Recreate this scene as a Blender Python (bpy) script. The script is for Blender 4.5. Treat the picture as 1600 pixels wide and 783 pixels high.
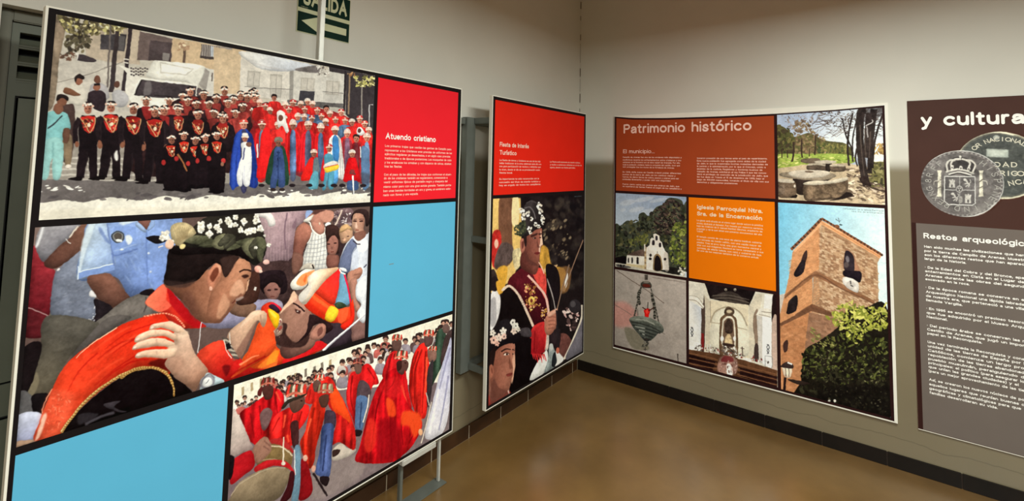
import bpy, bmesh, math
import numpy as np
from mathutils import Matrix, Vector

for o in list(bpy.data.objects): bpy.data.objects.remove(o)
SC = bpy.context.scene
COL = SC.collection

# ---------------------------------------------------------------- print painter (numpy, flat prints only)
CAM_F, CAM_CX, CAM_CY = 760.6351, 787.094, 207.5213
CAM_YAW, CAM_PITCH, CAM_ROLL = 0.9061, 0.0676, 0.0216
CAM_Z = 1.62
def cam_axes():
    y, p, r = CAM_YAW, CAM_PITCH, CAM_ROLL
    f = np.array([math.sin(y)*math.cos(p), math.cos(y)*math.cos(p), math.sin(p)])
    rt = np.array([math.cos(y), -math.sin(y), 0.0]); up = np.cross(rt, f)
    return rt*math.cos(r)+up*math.sin(r), -rt*math.sin(r)+up*math.cos(r), f
AX_R, AX_U, AX_F = cam_axes()
D_PANEL, D_WALL, X_WALL = 1.7963, 2.0, 3.5745
Z_TOP = CAM_Z + 0.409
P1_X0, P1_X1 = 0.2578, 1.9113
P2_X0, P2_X1 = 2.1848, 3.3049
P3_Y0, P3_Y1 = 1.677, -0.0105
P4_Y0 = -0.1068
P_H = 1.780
def to_panel(panel, xy):
    """photograph measurements (pixels) -> metres on the flat panel (u right, v down from its top left)"""
    xy = np.asarray(xy, float).reshape(-1, 2)
    d = np.outer((xy[:, 0]-CAM_CX)/CAM_F, AX_R) - np.outer((xy[:, 1]-CAM_CY)/CAM_F, AX_U) + AX_F
    if panel in (1, 2):
        t = D_PANEL/d[:, 1]; u = d[:, 0]*t - (P1_X0 if panel == 1 else P2_X0)
    else:
        t = X_WALL/d[:, 0]; u = (P3_Y0 if panel == 3 else P4_Y0) - d[:, 1]*t
    return np.stack([u, 0.409 - d[:, 2]*t], 1)



# ---------------------------------------------------------------- camera
cam = bpy.data.cameras.new('camera'); cam_ob = bpy.data.objects.new('camera', cam); COL.objects.link(cam_ob)
cam.sensor_fit = 'HORIZONTAL'; cam.sensor_width = 36.0; cam.lens = CAM_F*36/1600
cam.shift_x = (800-CAM_CX)/1600; cam.shift_y = -(391.5-CAM_CY)/1600
cam.clip_start = 0.02
m = Matrix.Identity(4)
for i in range(3): m[i][0], m[i][1], m[i][2] = AX_R[i], AX_U[i], -AX_F[i]
m[0][3], m[1][3], m[2][3] = 0.0, 0.0, CAM_Z
cam_ob.matrix_world = m
SC.camera = cam_ob

# ---------------------------------------------------------------- world, lamps, exposure
W = bpy.data.worlds.new('world'); SC.world = W; W.use_nodes = True
W.node_tree.nodes['Background'].inputs[0].default_value = (1.0, 0.93, 0.82, 1)
W.node_tree.nodes['Background'].inputs[1].default_value = 0.25
SC.view_settings.view_transform = 'Standard'; SC.view_settings.look = 'None'
SC.view_settings.gamma = 1.0; SC.view_settings.use_curve_mapping = False
SC.view_settings.exposure = 0.1
LAMPS = [((1.65, -0.25, 2.66), (1.2, 0.5), 80.0, (0.93, 1.0, 0.93), 0.0), ((-0.6, -1.0, 2.66), (1.2, 0.5), 112.0, (0.96, 1.0, 0.93), 0.0)]
for loc, size, power, colr, rz in LAMPS:
    l = bpy.data.lights.new('ceiling_lamp_light', 'AREA'); l.shape = 'RECTANGLE'; l.size, l.size_y = size; l.energy = power; l.color = colr
    o = bpy.data.objects.new('ceiling_lamp_light', l); o.location = loc; o.rotation_euler = (0, 0, rz); COL.objects.link(o)

# ---------------------------------------------------------------- materials
def lin(c): return tuple(((v/255.0+0.055)/1.055)**2.4 if v/255.0 > 0.04045 else v/255.0/12.92 for v in c)
def node(nt, t, **k):
    n = nt.nodes.new(t)
    for a, v in k.items(): setattr(n, a, v)
    return n
def mat(name, col, rough=.6, metal=0.0, noise=0.0, scale=30.0, spec=.5, bump=0.0, bscale=80.0):
    m = bpy.data.materials.new(name); m.use_nodes = True; nt = m.node_tree; b = nt.nodes['Principled BSDF']
    c = lin(col)
    b.inputs['Roughness'].default_value = rough; b.inputs['Metallic'].default_value = metal; b.inputs['Specular IOR Level'].default_value = spec
    b.inputs['Base Color'].default_value = (*c, 1)
    tc = node(nt, 'ShaderNodeTexCoord')
    if noise:
        n = node(nt, 'ShaderNodeTexNoise'); n.inputs['Scale'].default_value = scale; n.inputs['Detail'].default_value = 6
        r = node(nt, 'ShaderNodeValToRGB')
        r.color_ramp.elements[0].position = .3; r.color_ramp.elements[1].position = .7
        r.color_ramp.elements[0].color = (*[v*(1-noise) for v in c], 1); r.color_ramp.elements[1].color = (*[min(1, v*(1+noise)) for v in c], 1)
        nt.links.new(tc.outputs['Object'], n.inputs['Vector']); nt.links.new(n.outputs['Fac'], r.inputs['Fac']); nt.links.new(r.outputs['Color'], b.inputs['Base Color'])
    if bump:
        n2 = node(nt, 'ShaderNodeTexNoise'); n2.inputs['Scale'].default_value = bscale; n2.inputs['Detail'].default_value = 4
        bp = node(nt, 'ShaderNodeBump'); bp.inputs['Strength'].default_value = bump; bp.inputs['Distance'].default_value = .002
        nt.links.new(tc.outputs['Object'], n2.inputs['Vector']); nt.links.new(n2.outputs['Fac'], bp.inputs['Height']); nt.links.new(bp.outputs['Normal'], b.inputs['Normal'])
    return m
def wall_mat():
    """plaster in two tones: matt off-white above, darker and glossier below shoulder height"""
    m = bpy.data.materials.new('painted_plaster'); m.use_nodes = True; nt = m.node_tree; b = nt.nodes['Principled BSDF']; L = nt.links.new
    g = node(nt, 'ShaderNodeNewGeometry'); sp = node(nt, 'ShaderNodeSeparateXYZ'); L(g.outputs['Position'], sp.inputs[0])
    n = node(nt, 'ShaderNodeTexNoise'); n.inputs['Scale'].default_value = 1.3; n.inputs['Detail'].default_value = 8; L(g.outputs['Position'], n.inputs['Vector'])
    f = node(nt, 'ShaderNodeTexNoise'); f.inputs['Scale'].default_value = 70; f.inputs['Detail'].default_value = 3; L(g.outputs['Position'], f.inputs['Vector'])
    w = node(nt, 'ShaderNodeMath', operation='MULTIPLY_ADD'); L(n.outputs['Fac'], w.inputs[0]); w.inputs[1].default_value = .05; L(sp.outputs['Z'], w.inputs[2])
    r = node(nt, 'ShaderNodeMapRange'); r.interpolation_type = 'SMOOTHSTEP'; L(w.outputs[0], r.inputs['Value']); r.inputs['From Min'].default_value = TONE_Z-.045; r.inputs['From Max'].default_value = TONE_Z+.045
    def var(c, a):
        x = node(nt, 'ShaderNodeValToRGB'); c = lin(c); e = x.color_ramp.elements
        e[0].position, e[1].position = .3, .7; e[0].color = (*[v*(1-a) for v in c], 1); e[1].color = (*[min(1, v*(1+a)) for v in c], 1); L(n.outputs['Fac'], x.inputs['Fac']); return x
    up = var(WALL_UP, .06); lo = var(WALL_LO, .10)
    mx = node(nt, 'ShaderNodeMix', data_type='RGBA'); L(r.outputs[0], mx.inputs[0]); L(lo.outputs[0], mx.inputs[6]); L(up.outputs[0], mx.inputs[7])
    # hairline crack in the lower plaster
    cn = node(nt, 'ShaderNodeTexNoise'); cn.inputs['Scale'].default_value = 3.0; cn.inputs['Detail'].default_value = 5; cb = node(nt, 'ShaderNodeCombineXYZ'); L(sp.outputs['Y'], cb.inputs[0]); L(sp.outputs['X'], cb.inputs[1]); L(cb.outputs[0], cn.inputs['Vector'])
    c1 = node(nt, 'ShaderNodeMath', operation='MULTIPLY_ADD'); L(cn.outputs['Fac'], c1.inputs[0]); c1.inputs[1].default_value = -.10; L(sp.outputs['Z'], c1.inputs[2])
    c2 = node(nt, 'ShaderNodeMath', operation='SUBTRACT'); L(c1.outputs[0], c2.inputs[0]); c2.inputs[1].default_value = .105
    c3 = node(nt, 'ShaderNodeMath', operation='ABSOLUTE'); L(c2.outputs[0], c3.inputs[0])
    c4 = node(nt, 'ShaderNodeMapRange'); L(c3.outputs[0], c4.inputs['Value']); c4.inputs['From Min'].default_value = .0012; c4.inputs['From Max'].default_value = .0035; c4.inputs['To Min'].default_value = .72; c4.inputs['To Max'].default_value = 1.0
    mm = node(nt, 'ShaderNodeMix', data_type='RGBA', blend_type='MULTIPLY'); mm.inputs[0].default_value = 1; L(mx.outputs[2], mm.inputs[6]); L(c4.outputs[0], mm.inputs[7])
    L(mm.outputs[2], b.inputs['Base Color'])
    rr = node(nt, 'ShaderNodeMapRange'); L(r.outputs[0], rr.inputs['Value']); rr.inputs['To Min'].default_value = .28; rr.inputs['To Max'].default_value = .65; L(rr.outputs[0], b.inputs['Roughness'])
    bp = node(nt, 'ShaderNodeBump'); bp.inputs['Strength'].default_value = .12; bp.inputs['Distance'].default_value = .002; L(f.outputs['Fac'], bp.inputs['Height']); L(bp.outputs['Normal'], b.inputs['Normal'])
    return m
def floor_mat():
    m = bpy.data.materials.new('polished_floor'); m.use_nodes = True; nt = m.node_tree; b = nt.nodes['Principled BSDF']; L = nt.links.new
    g = node(nt, 'ShaderNodeNewGeometry')
    n = node(nt, 'ShaderNodeTexNoise'); n.inputs['Scale'].default_value = 2.2; n.inputs['Detail'].default_value = 9; n.inputs['Roughness'].default_value = .6; L(g.outputs['Position'], n.inputs['Vector'])
    r = node(nt, 'ShaderNodeValToRGB'); e = r.color_ramp.elements; e[0].position, e[1].position = .3, .72; e[0].color = (*lin(FLOOR_A), 1); e[1].color = (*lin(FLOOR_B), 1)
    L(n.outputs['Fac'], r.inputs['Fac']); L(r.outputs['Color'], b.inputs['Base Color'])
    b.inputs['Roughness'].default_value = .3; b.inputs['Coat Weight'].default_value = 1.0; b.inputs['Coat IOR'].default_value = 1.85; b.inputs['Coat Roughness'].default_value = .27
    return m
TONE_Z = 1.70  # height at which the wall tone changes
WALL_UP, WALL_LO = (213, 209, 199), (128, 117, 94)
FLOOR_A, FLOOR_B = (104, 76, 38), (134, 101, 56)
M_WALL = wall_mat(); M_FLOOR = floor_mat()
M_CEIL = mat('ceiling_paint', (200, 172, 132), .8, noise=.05, scale=3)
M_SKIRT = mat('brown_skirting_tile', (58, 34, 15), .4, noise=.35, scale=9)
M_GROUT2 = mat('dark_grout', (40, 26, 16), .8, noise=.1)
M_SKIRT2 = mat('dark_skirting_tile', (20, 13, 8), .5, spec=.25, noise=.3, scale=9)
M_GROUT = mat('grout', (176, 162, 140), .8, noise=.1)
M_CRACK = mat('crack', (88, 74, 58), .9, noise=.3, scale=60)
M_FOAM = mat('white_foam_board', (238, 234, 222), .55, noise=.03, scale=12)
M_BLACK = mat('black_ink', (26, 21, 22), .55, spec=.06, noise=.10, scale=25)
M_MAROON = mat('dark_maroon_ink', (44, 22, 22), .55, spec=.06, noise=.10, scale=25)
M_RED = mat('red_ink', (240, 36, 48), .55, spec=.06, noise=.02, scale=6)
M_RED2 = mat('vermilion_ink', (232, 40, 24), .55, spec=.06, noise=.03, scale=6)
M_BLUE = mat('sky_blue_ink', (94, 180, 218), .55, spec=.06, noise=.015, scale=6)
M_BROWN = mat('russet_ink', (166, 70, 36), .55, spec=.06, noise=.03, scale=6)
M_ORANGE = mat('orange_ink', (246, 126, 8), .55, spec=.06, noise=.02, scale=6)
M_COCOA = mat('cocoa_ink', (74, 49, 43), .55, spec=.06, noise=.05, scale=8)
M_DARKCOCOA = mat('dark_cocoa_ink', (54, 30, 27), .55, spec=.06, noise=.05, scale=8)
M_GREY = mat('warm_grey_ink', (112, 102, 96), .55, spec=.06, noise=.03, scale=8)
M_TXT = mat('white_ink', (250, 246, 240), .55, spec=.06, noise=.01)
M_TXTP = mat('pale_pink_ink', (248, 206, 190), .55, spec=.06, noise=.01)
M_TXTC = mat('cream_ink', (250, 226, 190), .55, spec=.06, noise=.01)
M_TXTG = mat('grey_ink', (120, 138, 146), .55, spec=.06, noise=.01)
M_COINTXT = mat('worn_silver_ink', (176, 172, 166), .55, spec=.06, noise=.15, scale=120)
M_COINTXT2 = mat('pale_silver_ink', (214, 208, 190), .55, spec=.06, noise=.12, scale=120)
M_STEEL = mat('grey_painted_steel', (112, 116, 110), .42, .35, noise=.10, scale=14)
M_POLE = mat('bright_steel', (206, 204, 196), .35, .25, noise=.06, scale=20)
M_DOOR = mat('grey_green_door_paint', (86, 89, 76), .5, noise=.12, scale=5, bump=.1)
M_JAMB = mat('door_frame_paint', (98, 96, 82), .55, noise=.10, scale=5)
M_SHADE = mat('gap_shade', (10, 10, 9), .9, noise=.1)  # near-black colour standing in for shade in the door's recesses
M_GREEN = mat('dark_green_sign', (8, 40, 30), .55, spec=.1, noise=.10, scale=20)
M_GLOW = mat('photoluminescent_yellow', (206, 208, 168), .5, noise=.03, scale=20)
M_LAMP = mat('lamp_housing_paint', (230, 230, 226), .4, noise=.02)
def emis(name, c, s):
    m = bpy.data.materials.new(name); m.use_nodes = True; b = m.node_tree.nodes['Principled BSDF']
    b.inputs['Emission Color'].default_value = (*c, 1); b.inputs['Emission Strength'].default_value = s; return m
M_DIFF = emis('lamp_diffuser', (1, 1, .95), 2.0)

# ---------------------------------------------------------------- mesh helpers
def box_geo(x0, y0, z0, x1, y1, z1):
    v = [(x, y, z) for x in (x0, x1) for y in (y0, y1) for z in (z0, z1)]
    return v, [(0, 1, 3, 2), (4, 6, 7, 5), (0, 4, 5, 1), (2, 3, 7, 6), (0, 2, 6, 4), (1, 5, 7, 3)]
def mesh(name, v, f): me = bpy.data.meshes.new(name); me.from_pydata(v, [], f); me.update(); return me
def obj(name, me, m=None, parent=None):
    o = bpy.data.objects.new(name, me); COL.objects.link(o)
    if me is not None and m is not None and not me.materials: me.materials.append(m)
    if parent: o.parent = parent
    return o
def boxes(name, bl, m, parent=None, bevel=0.0):
    V, F = [], []
    for b in bl:
        v, f = box_geo(*b); k = len(V); V += v; F += [tuple(i+k for i in q) for q in f]
    me = mesh(name, V, F)
    if bevel:
        bm = bmesh.new(); bm.from_mesh(me); bmesh.ops.bevel(bm, geom=bm.edges[:], offset=bevel, segments=2, affect='EDGES', clamp_overlap=True); bm.to_mesh(me); bm.free()
    return obj(name, me, m, parent)
def empty(name, loc): o = bpy.data.objects.new(name, None); o.location = loc; o.empty_display_size = .1; COL.objects.link(o); return o
def tag(o, label=None, cat=None, group=None, kind=None):
    if label: o['label'] = label
    if cat: o['category'] = cat
    if group: o['group'] = group
    if kind: o['kind'] = kind
    return o
# ---------------------------------------------------------------- the room
RX0, RX1, RY0, RY1, RH = -3.0, X_WALL, -4.0, D_WALL, 3.35
tag(boxes('floor', [(RX0, RY0, -.1, RX1, RY1, 0)], M_FLOOR), kind='structure')
tag(boxes('ceiling', [(RX0, RY0, RH, RX1, RY1, RH+.1)], M_CEIL), kind='structure')
DX0, DX1, DZ = 0.188, 1.06, 2.058          # doorway in the left wall
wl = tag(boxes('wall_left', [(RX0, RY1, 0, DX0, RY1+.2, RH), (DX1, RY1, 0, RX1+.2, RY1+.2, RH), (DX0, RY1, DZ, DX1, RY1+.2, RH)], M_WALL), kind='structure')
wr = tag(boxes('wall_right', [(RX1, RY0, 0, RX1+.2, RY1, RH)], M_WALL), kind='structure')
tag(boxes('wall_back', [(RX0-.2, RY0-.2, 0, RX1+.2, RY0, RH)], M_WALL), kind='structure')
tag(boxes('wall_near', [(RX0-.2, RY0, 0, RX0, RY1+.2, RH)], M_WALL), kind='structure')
# split in the corner joint
for z0, z1, w in ((2.96, 3.02, .005), (2.86, 2.90, .003), (2.69, 2.74, .004), (2.38, 2.45, .0045), (2.16, 2.235, .0045), (2.085, 2.11, .003), (2.50, 2.66, .0015), (2.25, 2.36, .0015)):
    boxes('crack', [(RX1-w, RY1-w, z0, RX1-.0001, RY1-.0001, z1)], M_CRACK, wr)
# skirting tiles with light joints
def skirting(name, along, start, end, first, parent_kind):
    t, h, pitch, gap = .012, .076, .305, .006
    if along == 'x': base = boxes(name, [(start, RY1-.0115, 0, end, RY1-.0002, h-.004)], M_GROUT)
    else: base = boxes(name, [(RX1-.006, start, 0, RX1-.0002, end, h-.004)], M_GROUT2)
    tag(base, kind='structure')
    p = first
    while p-pitch > start: p -= pitch
    edges = [start]
    while p < end: edges.append(p); p += pitch
    edges.append(end)
    for a, b in zip(edges, edges[1:]):
        if b-a < .03: continue
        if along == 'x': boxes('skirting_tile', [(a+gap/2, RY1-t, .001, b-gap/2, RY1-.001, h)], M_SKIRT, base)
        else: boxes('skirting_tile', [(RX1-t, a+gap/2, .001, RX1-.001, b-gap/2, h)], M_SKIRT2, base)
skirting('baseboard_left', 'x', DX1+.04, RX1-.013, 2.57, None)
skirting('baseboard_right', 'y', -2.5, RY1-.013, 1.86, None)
# louvred door set back in its opening
S = RY1+.055
door = tag(empty('door_1', (DX0, S, 0)), kind='structure')
def dpart(name, bl, m, par=door, bevel=0): return boxes(name, [(a-DX0, b-S, c, d-DX0, e-S, f) for a, b, c, d, e, f in bl], m, par, bevel)
dpart('door_frame', [(DX0+.002, S-.008, 0, DX0+.029, S+.07, DZ-.002), (DX1-.029, S-.008, 0, DX1-.002, S+.07, DZ-.002), (DX0+.029, S-.008, DZ-.036, DX1-.029, S+.07, DZ-.002)], M_JAMB, bevel=.003)
LX0, LX1 = DX0+.031, DX1-.031
OX0, OX1, OZ0, OZ1 = LX0+.018, LX1-.05, 1.842, 1.993       # louvre opening
leaf = dpart('door_leaf', [(LX0, S+.005, .01, OX0, S+.045, DZ-.038), (OX1, S+.005, .01, LX1, S+.045, DZ-.038), (OX0, S+.005, .01, OX1, S+.045, OZ0), (OX0, S+.005, OZ1, OX1, S+.045, DZ-.038)], M_DOOR)
dpart('door_panel', [(OX0+.004, S-.002, .95, OX1-.004, S+.006, 1.796)], M_DOOR, door, .004); dpart('door_panel', [(OX0+.004, S-.002, .14, OX1-.004, S+.006, .85)], M_DOOR, door, .004)
dpart('groove_shade', [(OX0+.001, S+.0035, .947, OX1-.001, S+.0052, 1.799)], M_SHADE); dpart('groove_shade', [(OX0+.001, S+.0035, .137, OX1-.001, S+.0052, .853)], M_SHADE)  # dark sheets paint the shade line around each door panel
dpart('opening_shade', [(OX0, S+.046, OZ0-.01, OX1, S+.05, OZ1+.01)], M_SHADE)  # near-black sheet paints the shade behind the slats
for k in range(3):
    z = OZ0+.004+k*.0515
    v = [(OX0, S+.003, z), (OX1, S+.003, z), (OX1, S+.03, z+.029), (OX0, S+.03, z+.029), (OX0, S+.009, z-.002), (OX1, S+.009, z-.002), (OX1, S+.036, z+.027), (OX0, S+.036, z+.027)]
    v = [(a-DX0, b-S, c) for a, b, c in v]
    obj('louvre_slat', mesh('louvre_slat', v, [(0, 1, 2, 3), (7, 6, 5, 4), (0, 4, 5, 1), (1, 5, 6, 2), (2, 6, 7, 3), (3, 7, 4, 0)]), M_DOOR, door)
    dpart('louvre_rail', [(OX0, S+.004, z-.006, OX1, S+.02, z+.006)], M_DOOR)
# ceiling lamps (above the picture)
for i, (loc, size, power, colr, rz) in enumerate(LAMPS):
    r = tag(empty('ceiling_lamp', (loc[0], loc[1], RH)), ('fluorescent ceiling lamp hung over the corner with the panels', 'fluorescent ceiling lamp hung away from the panels')[i], 'lamp', 'ceiling lamps')
    z = loc[2]-RH
    boxes('housing', [(-.62, -.27, z+.012, .62, .27, z+.07)], M_LAMP, r, .006)
    boxes('diffuser', [(-.60, -.25, z+.004, .60, .25, z+.012)], M_DIFF, r)
    for s in (-.45, .45): boxes('suspension_rod', [(s-.006, -.006, z+.07, s+.006, .006, -.001)], M_STEEL, r)

# ---------------------------------------------------------------- painting the printed photographs
def value_noise(h, w, cell, rng, cellx=None):
    cellx = cellx or cell
    gh, gw = int(h/cell)+3, int(w/cellx)+3
    g = rng.random((gh, gw))*2-1
    y = np.arange(h)/cell; x = np.arange(w)/cellx
    yi = y.astype(int); xi = x.astype(int)
    fy = (y-yi)[:, None]; fx = (x-xi)[None]
    fy = fy*fy*(3-2*fy); fx = fx*fx*(3-2*fx)
    a = g[np.ix_(yi, xi)]; b = g[np.ix_(yi, xi+1)]; c = g[np.ix_(yi+1, xi)]; e = g[np.ix_(yi+1, xi+1)]
    return (a*(1-fx)+b*fx)*(1-fy) + (c*(1-fx)+e*fx)*fy

def box_blur(a, r):
    r = int(r)
    if r < 1: return a
    for ax in (0, 1):
        p = np.pad(a, [(r+1, r) if i == ax else (0, 0) for i in range(a.ndim)], mode='edge')
        s = np.cumsum(p, axis=ax, dtype=np.float64)
        n = a.shape[ax]
        hi = np.take(s, np.arange(2*r+1, 2*r+1+n), axis=ax); lo = np.take(s, np.arange(0, n), axis=ax)
        a = (hi-lo)/(2*r+1)
    return a

def spline(p, closed=True, k=6):
    n = len(p)
    if n < 3: return p
    out = []
    t = np.linspace(0, 1, k, endpoint=False)[:, None]
    rng_ = range(n) if closed else range(n-1)
    for i in rng_:
        if closed: a, b, c, d = p[i-1], p[i], p[(i+1) % n], p[(i+2) % n]
        else: a, b, c, d = p[max(i-1, 0)], p[i], p[i+1], p[min(i+2, n-1)]
        out.append(0.5*((2*b)+(-a+c)*t+(2*a-5*b+4*c-d)*t*t+(-a+3*b-3*c+d)*t**3))
    if not closed: out.append(p[-1:])
    return np.concatenate(out)

class Canvas:
    def __init__(s, panel, rect, res, base, seed=1):
        s.panel, s.rect, s.res = panel, rect, res
        s.W = int(round((rect[2]-rect[0])*res)); s.H = int(round((rect[3]-rect[1])*res))
        s.a = np.empty((s.H, s.W, 3), np.float32); s.a[:] = np.array(base)/255.
        s.rng = np.random.default_rng(seed)
        k = res/600.0
        s.n = (value_noise(s.H, s.W, 26*k, s.rng)*.5+value_noise(s.H, s.W, 9*k, s.rng)*.35+value_noise(s.H, s.W, 3*k, s.rng)*.3).astype(np.float32)
        s.vol = .3
        s.nf = (value_noise(s.H, s.W, 60*k, s.rng, 7*k)*.7+value_noise(s.H, s.W, 110*k, s.rng, 16*k)*.6).astype(np.float32)
        s.V(0, 0, 1)
    def V(s, ox, oy, sc): s.ox, s.oy, s.sc = ox, oy, sc; return s
    def M(s, pts):
        p = np.asarray(pts, float).reshape(-1, 2)/s.sc + [s.ox, s.oy]
        uv = to_panel(s.panel, p)
        return (uv-[s.rect[0], s.rect[1]])*s.res
    def cover(s, q, pad=0):
        x0 = max(int(math.floor(q[:, 0].min()))-1-pad, 0); x1 = min(int(math.ceil(q[:, 0].max()))+2+pad, s.W)
        y0 = max(int(math.floor(q[:, 1].min()))-1-pad, 0); y1 = min(int(math.ceil(q[:, 1].max()))+2+pad, s.H)
        if x1 <= x0 or y1 <= y0: return None
        w, h, S = x1-x0, y1-y0, 3
        acc = np.zeros((h*S, w+2))
        p = q-[x0, y0]; p2 = np.roll(p, -1, 0)
        for (ax, ay), (bx, by) in zip(p, p2):
            if ay == by: continue
            sg = 1.0
            if ay > by: ax, ay, bx, by, sg = bx, by, ax, ay, -1.0
            r0 = max(int(math.ceil(ay*S-.5)), 0); r1 = min(int(math.ceil(by*S-.5)), h*S)
            if r1 <= r0: continue
            r = np.arange(r0, r1)
            x = np.clip(ax+(bx-ax)*((r+.5)/S-ay)/(by-ay), 0, w)
            xi = x.astype(int); fx = x-xi
            acc[r, xi] += sg*(1-fx); acc[r, xi+1] += sg*fx
        m = np.clip(np.abs(np.cumsum(acc, 1)[:, :w]), 0, 1).reshape(h, S, w).mean(1)
        return x0, y0, x1, y1, m
    def fill(s, q, col, f=0, n=0.0, a=1.0, c2=None, g=None, vol=0.0, fold=0.0):
        k = s.res/430.0                       # roughly canvas pixels for one photograph pixel
        fr = f*k
        cv = s.cover(q, int(fr*2)+1 if f else 0)
        if cv is None: return
        x0, y0, x1, y1, m = cv
        if f: m = box_blur(box_blur(m, max(1, fr*.6)), max(1, fr*.6))
        c = np.array(col, float)/255.
        if c2 is not None:
            g0, g1 = s.M(g); d = g1-g0
            yy, xx = np.mgrid[y0:y1, x0:x1]
            t = np.clip(((xx-g0[0])*d[0]+(yy-g0[1])*d[1])/(d@d+1e-9), 0, 1)[..., None]
            c = c*(1-t)+np.array(c2, float)/255.*t
        if n: c = c*(1+(n*1.4+.03)*s.n[y0:y1, x0:x1, None])
        if fold: c = c*(1+fold*s.nf[y0:y1, x0:x1, None])
        if vol and not f and min(m.shape) > 5:            # rounded modelling of the painted form, sun from above
            r = int(min(max(.13*min(m.shape), 1), 26)); p_ = 2*r+2
            mb = box_blur(box_blur(np.pad(m, p_), r), r); h_, w_ = m.shape; k_ = max(1, int(r*.8))
            c0 = mb[p_:p_+h_, p_:p_+w_]; gr = mb[p_+k_:p_+k_+h_, p_-k_//3:p_-k_//3+w_]-mb[p_-k_:p_-k_+h_, p_+k_//3:p_+k_//3+w_]
            c = c*(1+vol*(.55*gr-.38*np.clip(2-2*c0, 0, 1)))[..., None]
        m = (m*a)[..., None]
        s.a[y0:y1, x0:x1] = s.a[y0:y1, x0:x1]*(1-m)+c*m
    def P(s, col, pts, sm=1, **k):
        q = s.M(pts)
        s.fill(spline(q) if sm and len(q) > 2 else q, col, vol=s.vol if sm else 0, **k)
    def B(s, col, x0, y0, x1, y1, **k): s.P(col, [x0, y0, x1, y0, x1, y1, x0, y1], sm=0, **k)
    def L(s, col, pts, w, w2=None, sm=1, **k):
        p = np.asarray(pts, float).reshape(-1, 2)
        if sm and len(p) > 2: p = spline(p, False)
        t = np.gradient(p, axis=0); t /= np.linalg.norm(t, axis=1)[:, None]+1e-9
        nrm = np.stack([-t[:, 1], t[:, 0]], 1)
        ww = np.linspace(w, w if w2 is None else w2, len(p))[:, None]/2
        s.fill(s.M(np.concatenate([p+nrm*ww, (p-nrm*ww)[::-1]])), col, **k)
    def E(s, col, x, y, rx, ry=None, rot=0, k=14, **kw):
        ry = rx if ry is None else ry
        t = np.arange(k)*2*math.pi/k
        ex, ey = rx*np.cos(t), ry*np.sin(t); cr, sr = math.cos(rot), math.sin(rot)
        s.fill(s.M(np.stack([x+ex*cr-ey*sr, y+ex*sr+ey*cr], 1)), col, vol=s.vol*.7 if k > 8 else 0, **kw)
    def S(s, cols, region, n, r0, r1, asp=.6, rot=None, a=1.0, k=7, **kw):
        """n small daubs scattered inside a polygon given in the current view"""
        rg = np.asarray(region, float).reshape(-1, 2)
        lo, hi = rg.min(0), rg.max(0); c = 0; g = 0
        while c < n and g < n*12:
            g += 1
            x, y = lo+s.rng.random(2)*(hi-lo)
            ins = False; j = len(rg)-1
            for i in range(len(rg)):
                if (rg[i, 1] > y) != (rg[j, 1] > y) and x < (rg[j, 0]-rg[i, 0])*(y-rg[i, 1])/(rg[j, 1]-rg[i, 1])+rg[i, 0]: ins = not ins
                j = i
            if not ins: continue
            c += 1
            rr = r0+(r1-r0)*s.rng.random()**1.5
            col = np.array(cols[s.rng.integers(len(cols))], float)*(.9+.2*s.rng.random())
            s.E(np.minimum(col, 255), x, y, rr, rr*asp*(.7+.6*s.rng.random()), s.rng.random()*3.14 if rot is None else rot+.3*s.rng.standard_normal(), k=k, a=a, **kw)
    def done(s, grain=.03, warp=.45, sat=1.04, tex=.045):
        """turn the clean daubs into a printed photograph: ragged edges, mottling, muted inks, dot grain"""
        k = s.res/700.0; r = s.rng
        H, W = s.H, s.W
        dx = (value_noise(H, W, 5*k, r)*1.3+value_noise(H, W, 14*k, r)*1.6)*warp*k
        dy = (value_noise(H, W, 5*k, r)*1.3+value_noise(H, W, 14*k, r)*1.6)*warp*k
        yy, xx = np.mgrid[0:H, 0:W]
        x = np.clip(xx+dx, 0, W-1.001); y = np.clip(yy+dy, 0, H-1.001)
        xi = x.astype(int); yi = y.astype(int); fx = (x-xi)[..., None]; fy = (y-yi)[..., None]
        xj = np.minimum(xi+1, W-1); yj = np.minimum(yi+1, H-1)
        a = (s.a[yi, xi]*(1-fx)+s.a[yi, xj]*fx)*(1-fy)+(s.a[yj, xi]*(1-fx)+s.a[yj, xj]*fx)*fy
        t = value_noise(H, W, 3.2*k, r)*.6+value_noise(H, W, 8*k, r)*.6+value_noise(H, W, 30*k, r)*.5
        a = a*(1+tex*t[..., None])+t[..., None]*.012
        g = a.mean(2, keepdims=True); a = g+(a-g)*sat
        a = np.clip(.46+(np.clip(a, 0, 1)**.94-.46)*1.13, 0, 1); a = box_blur(a, 1)*.5+a*.5
        a = a+(r.random((H, W, 1))-.5)*grain
        return np.clip(a, 0, 1).astype(np.float32)
GROUP = (0.016, 0.018, 1.087, 0.582); KISS = (0.010, 0.601, 1.087, 1.166); MARCH = (0.550, 1.187, 1.632, 1.764)
TRUMPET = (0.020, 0.602, 1.100, 1.762)
CHURCH = (0.014, 0.603, 0.555, 1.168); LAMP = (0.012, 1.189, 0.551, 1.757); NAVE = (0.570, 1.189, 1.113, 1.757)
PICNIC = (1.134, 0.026, 1.672, 0.586); TOWER = (1.132, 0.606, 1.668, 1.762); COINS = (0.055, 0.170, 0.80, 0.640)
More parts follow.
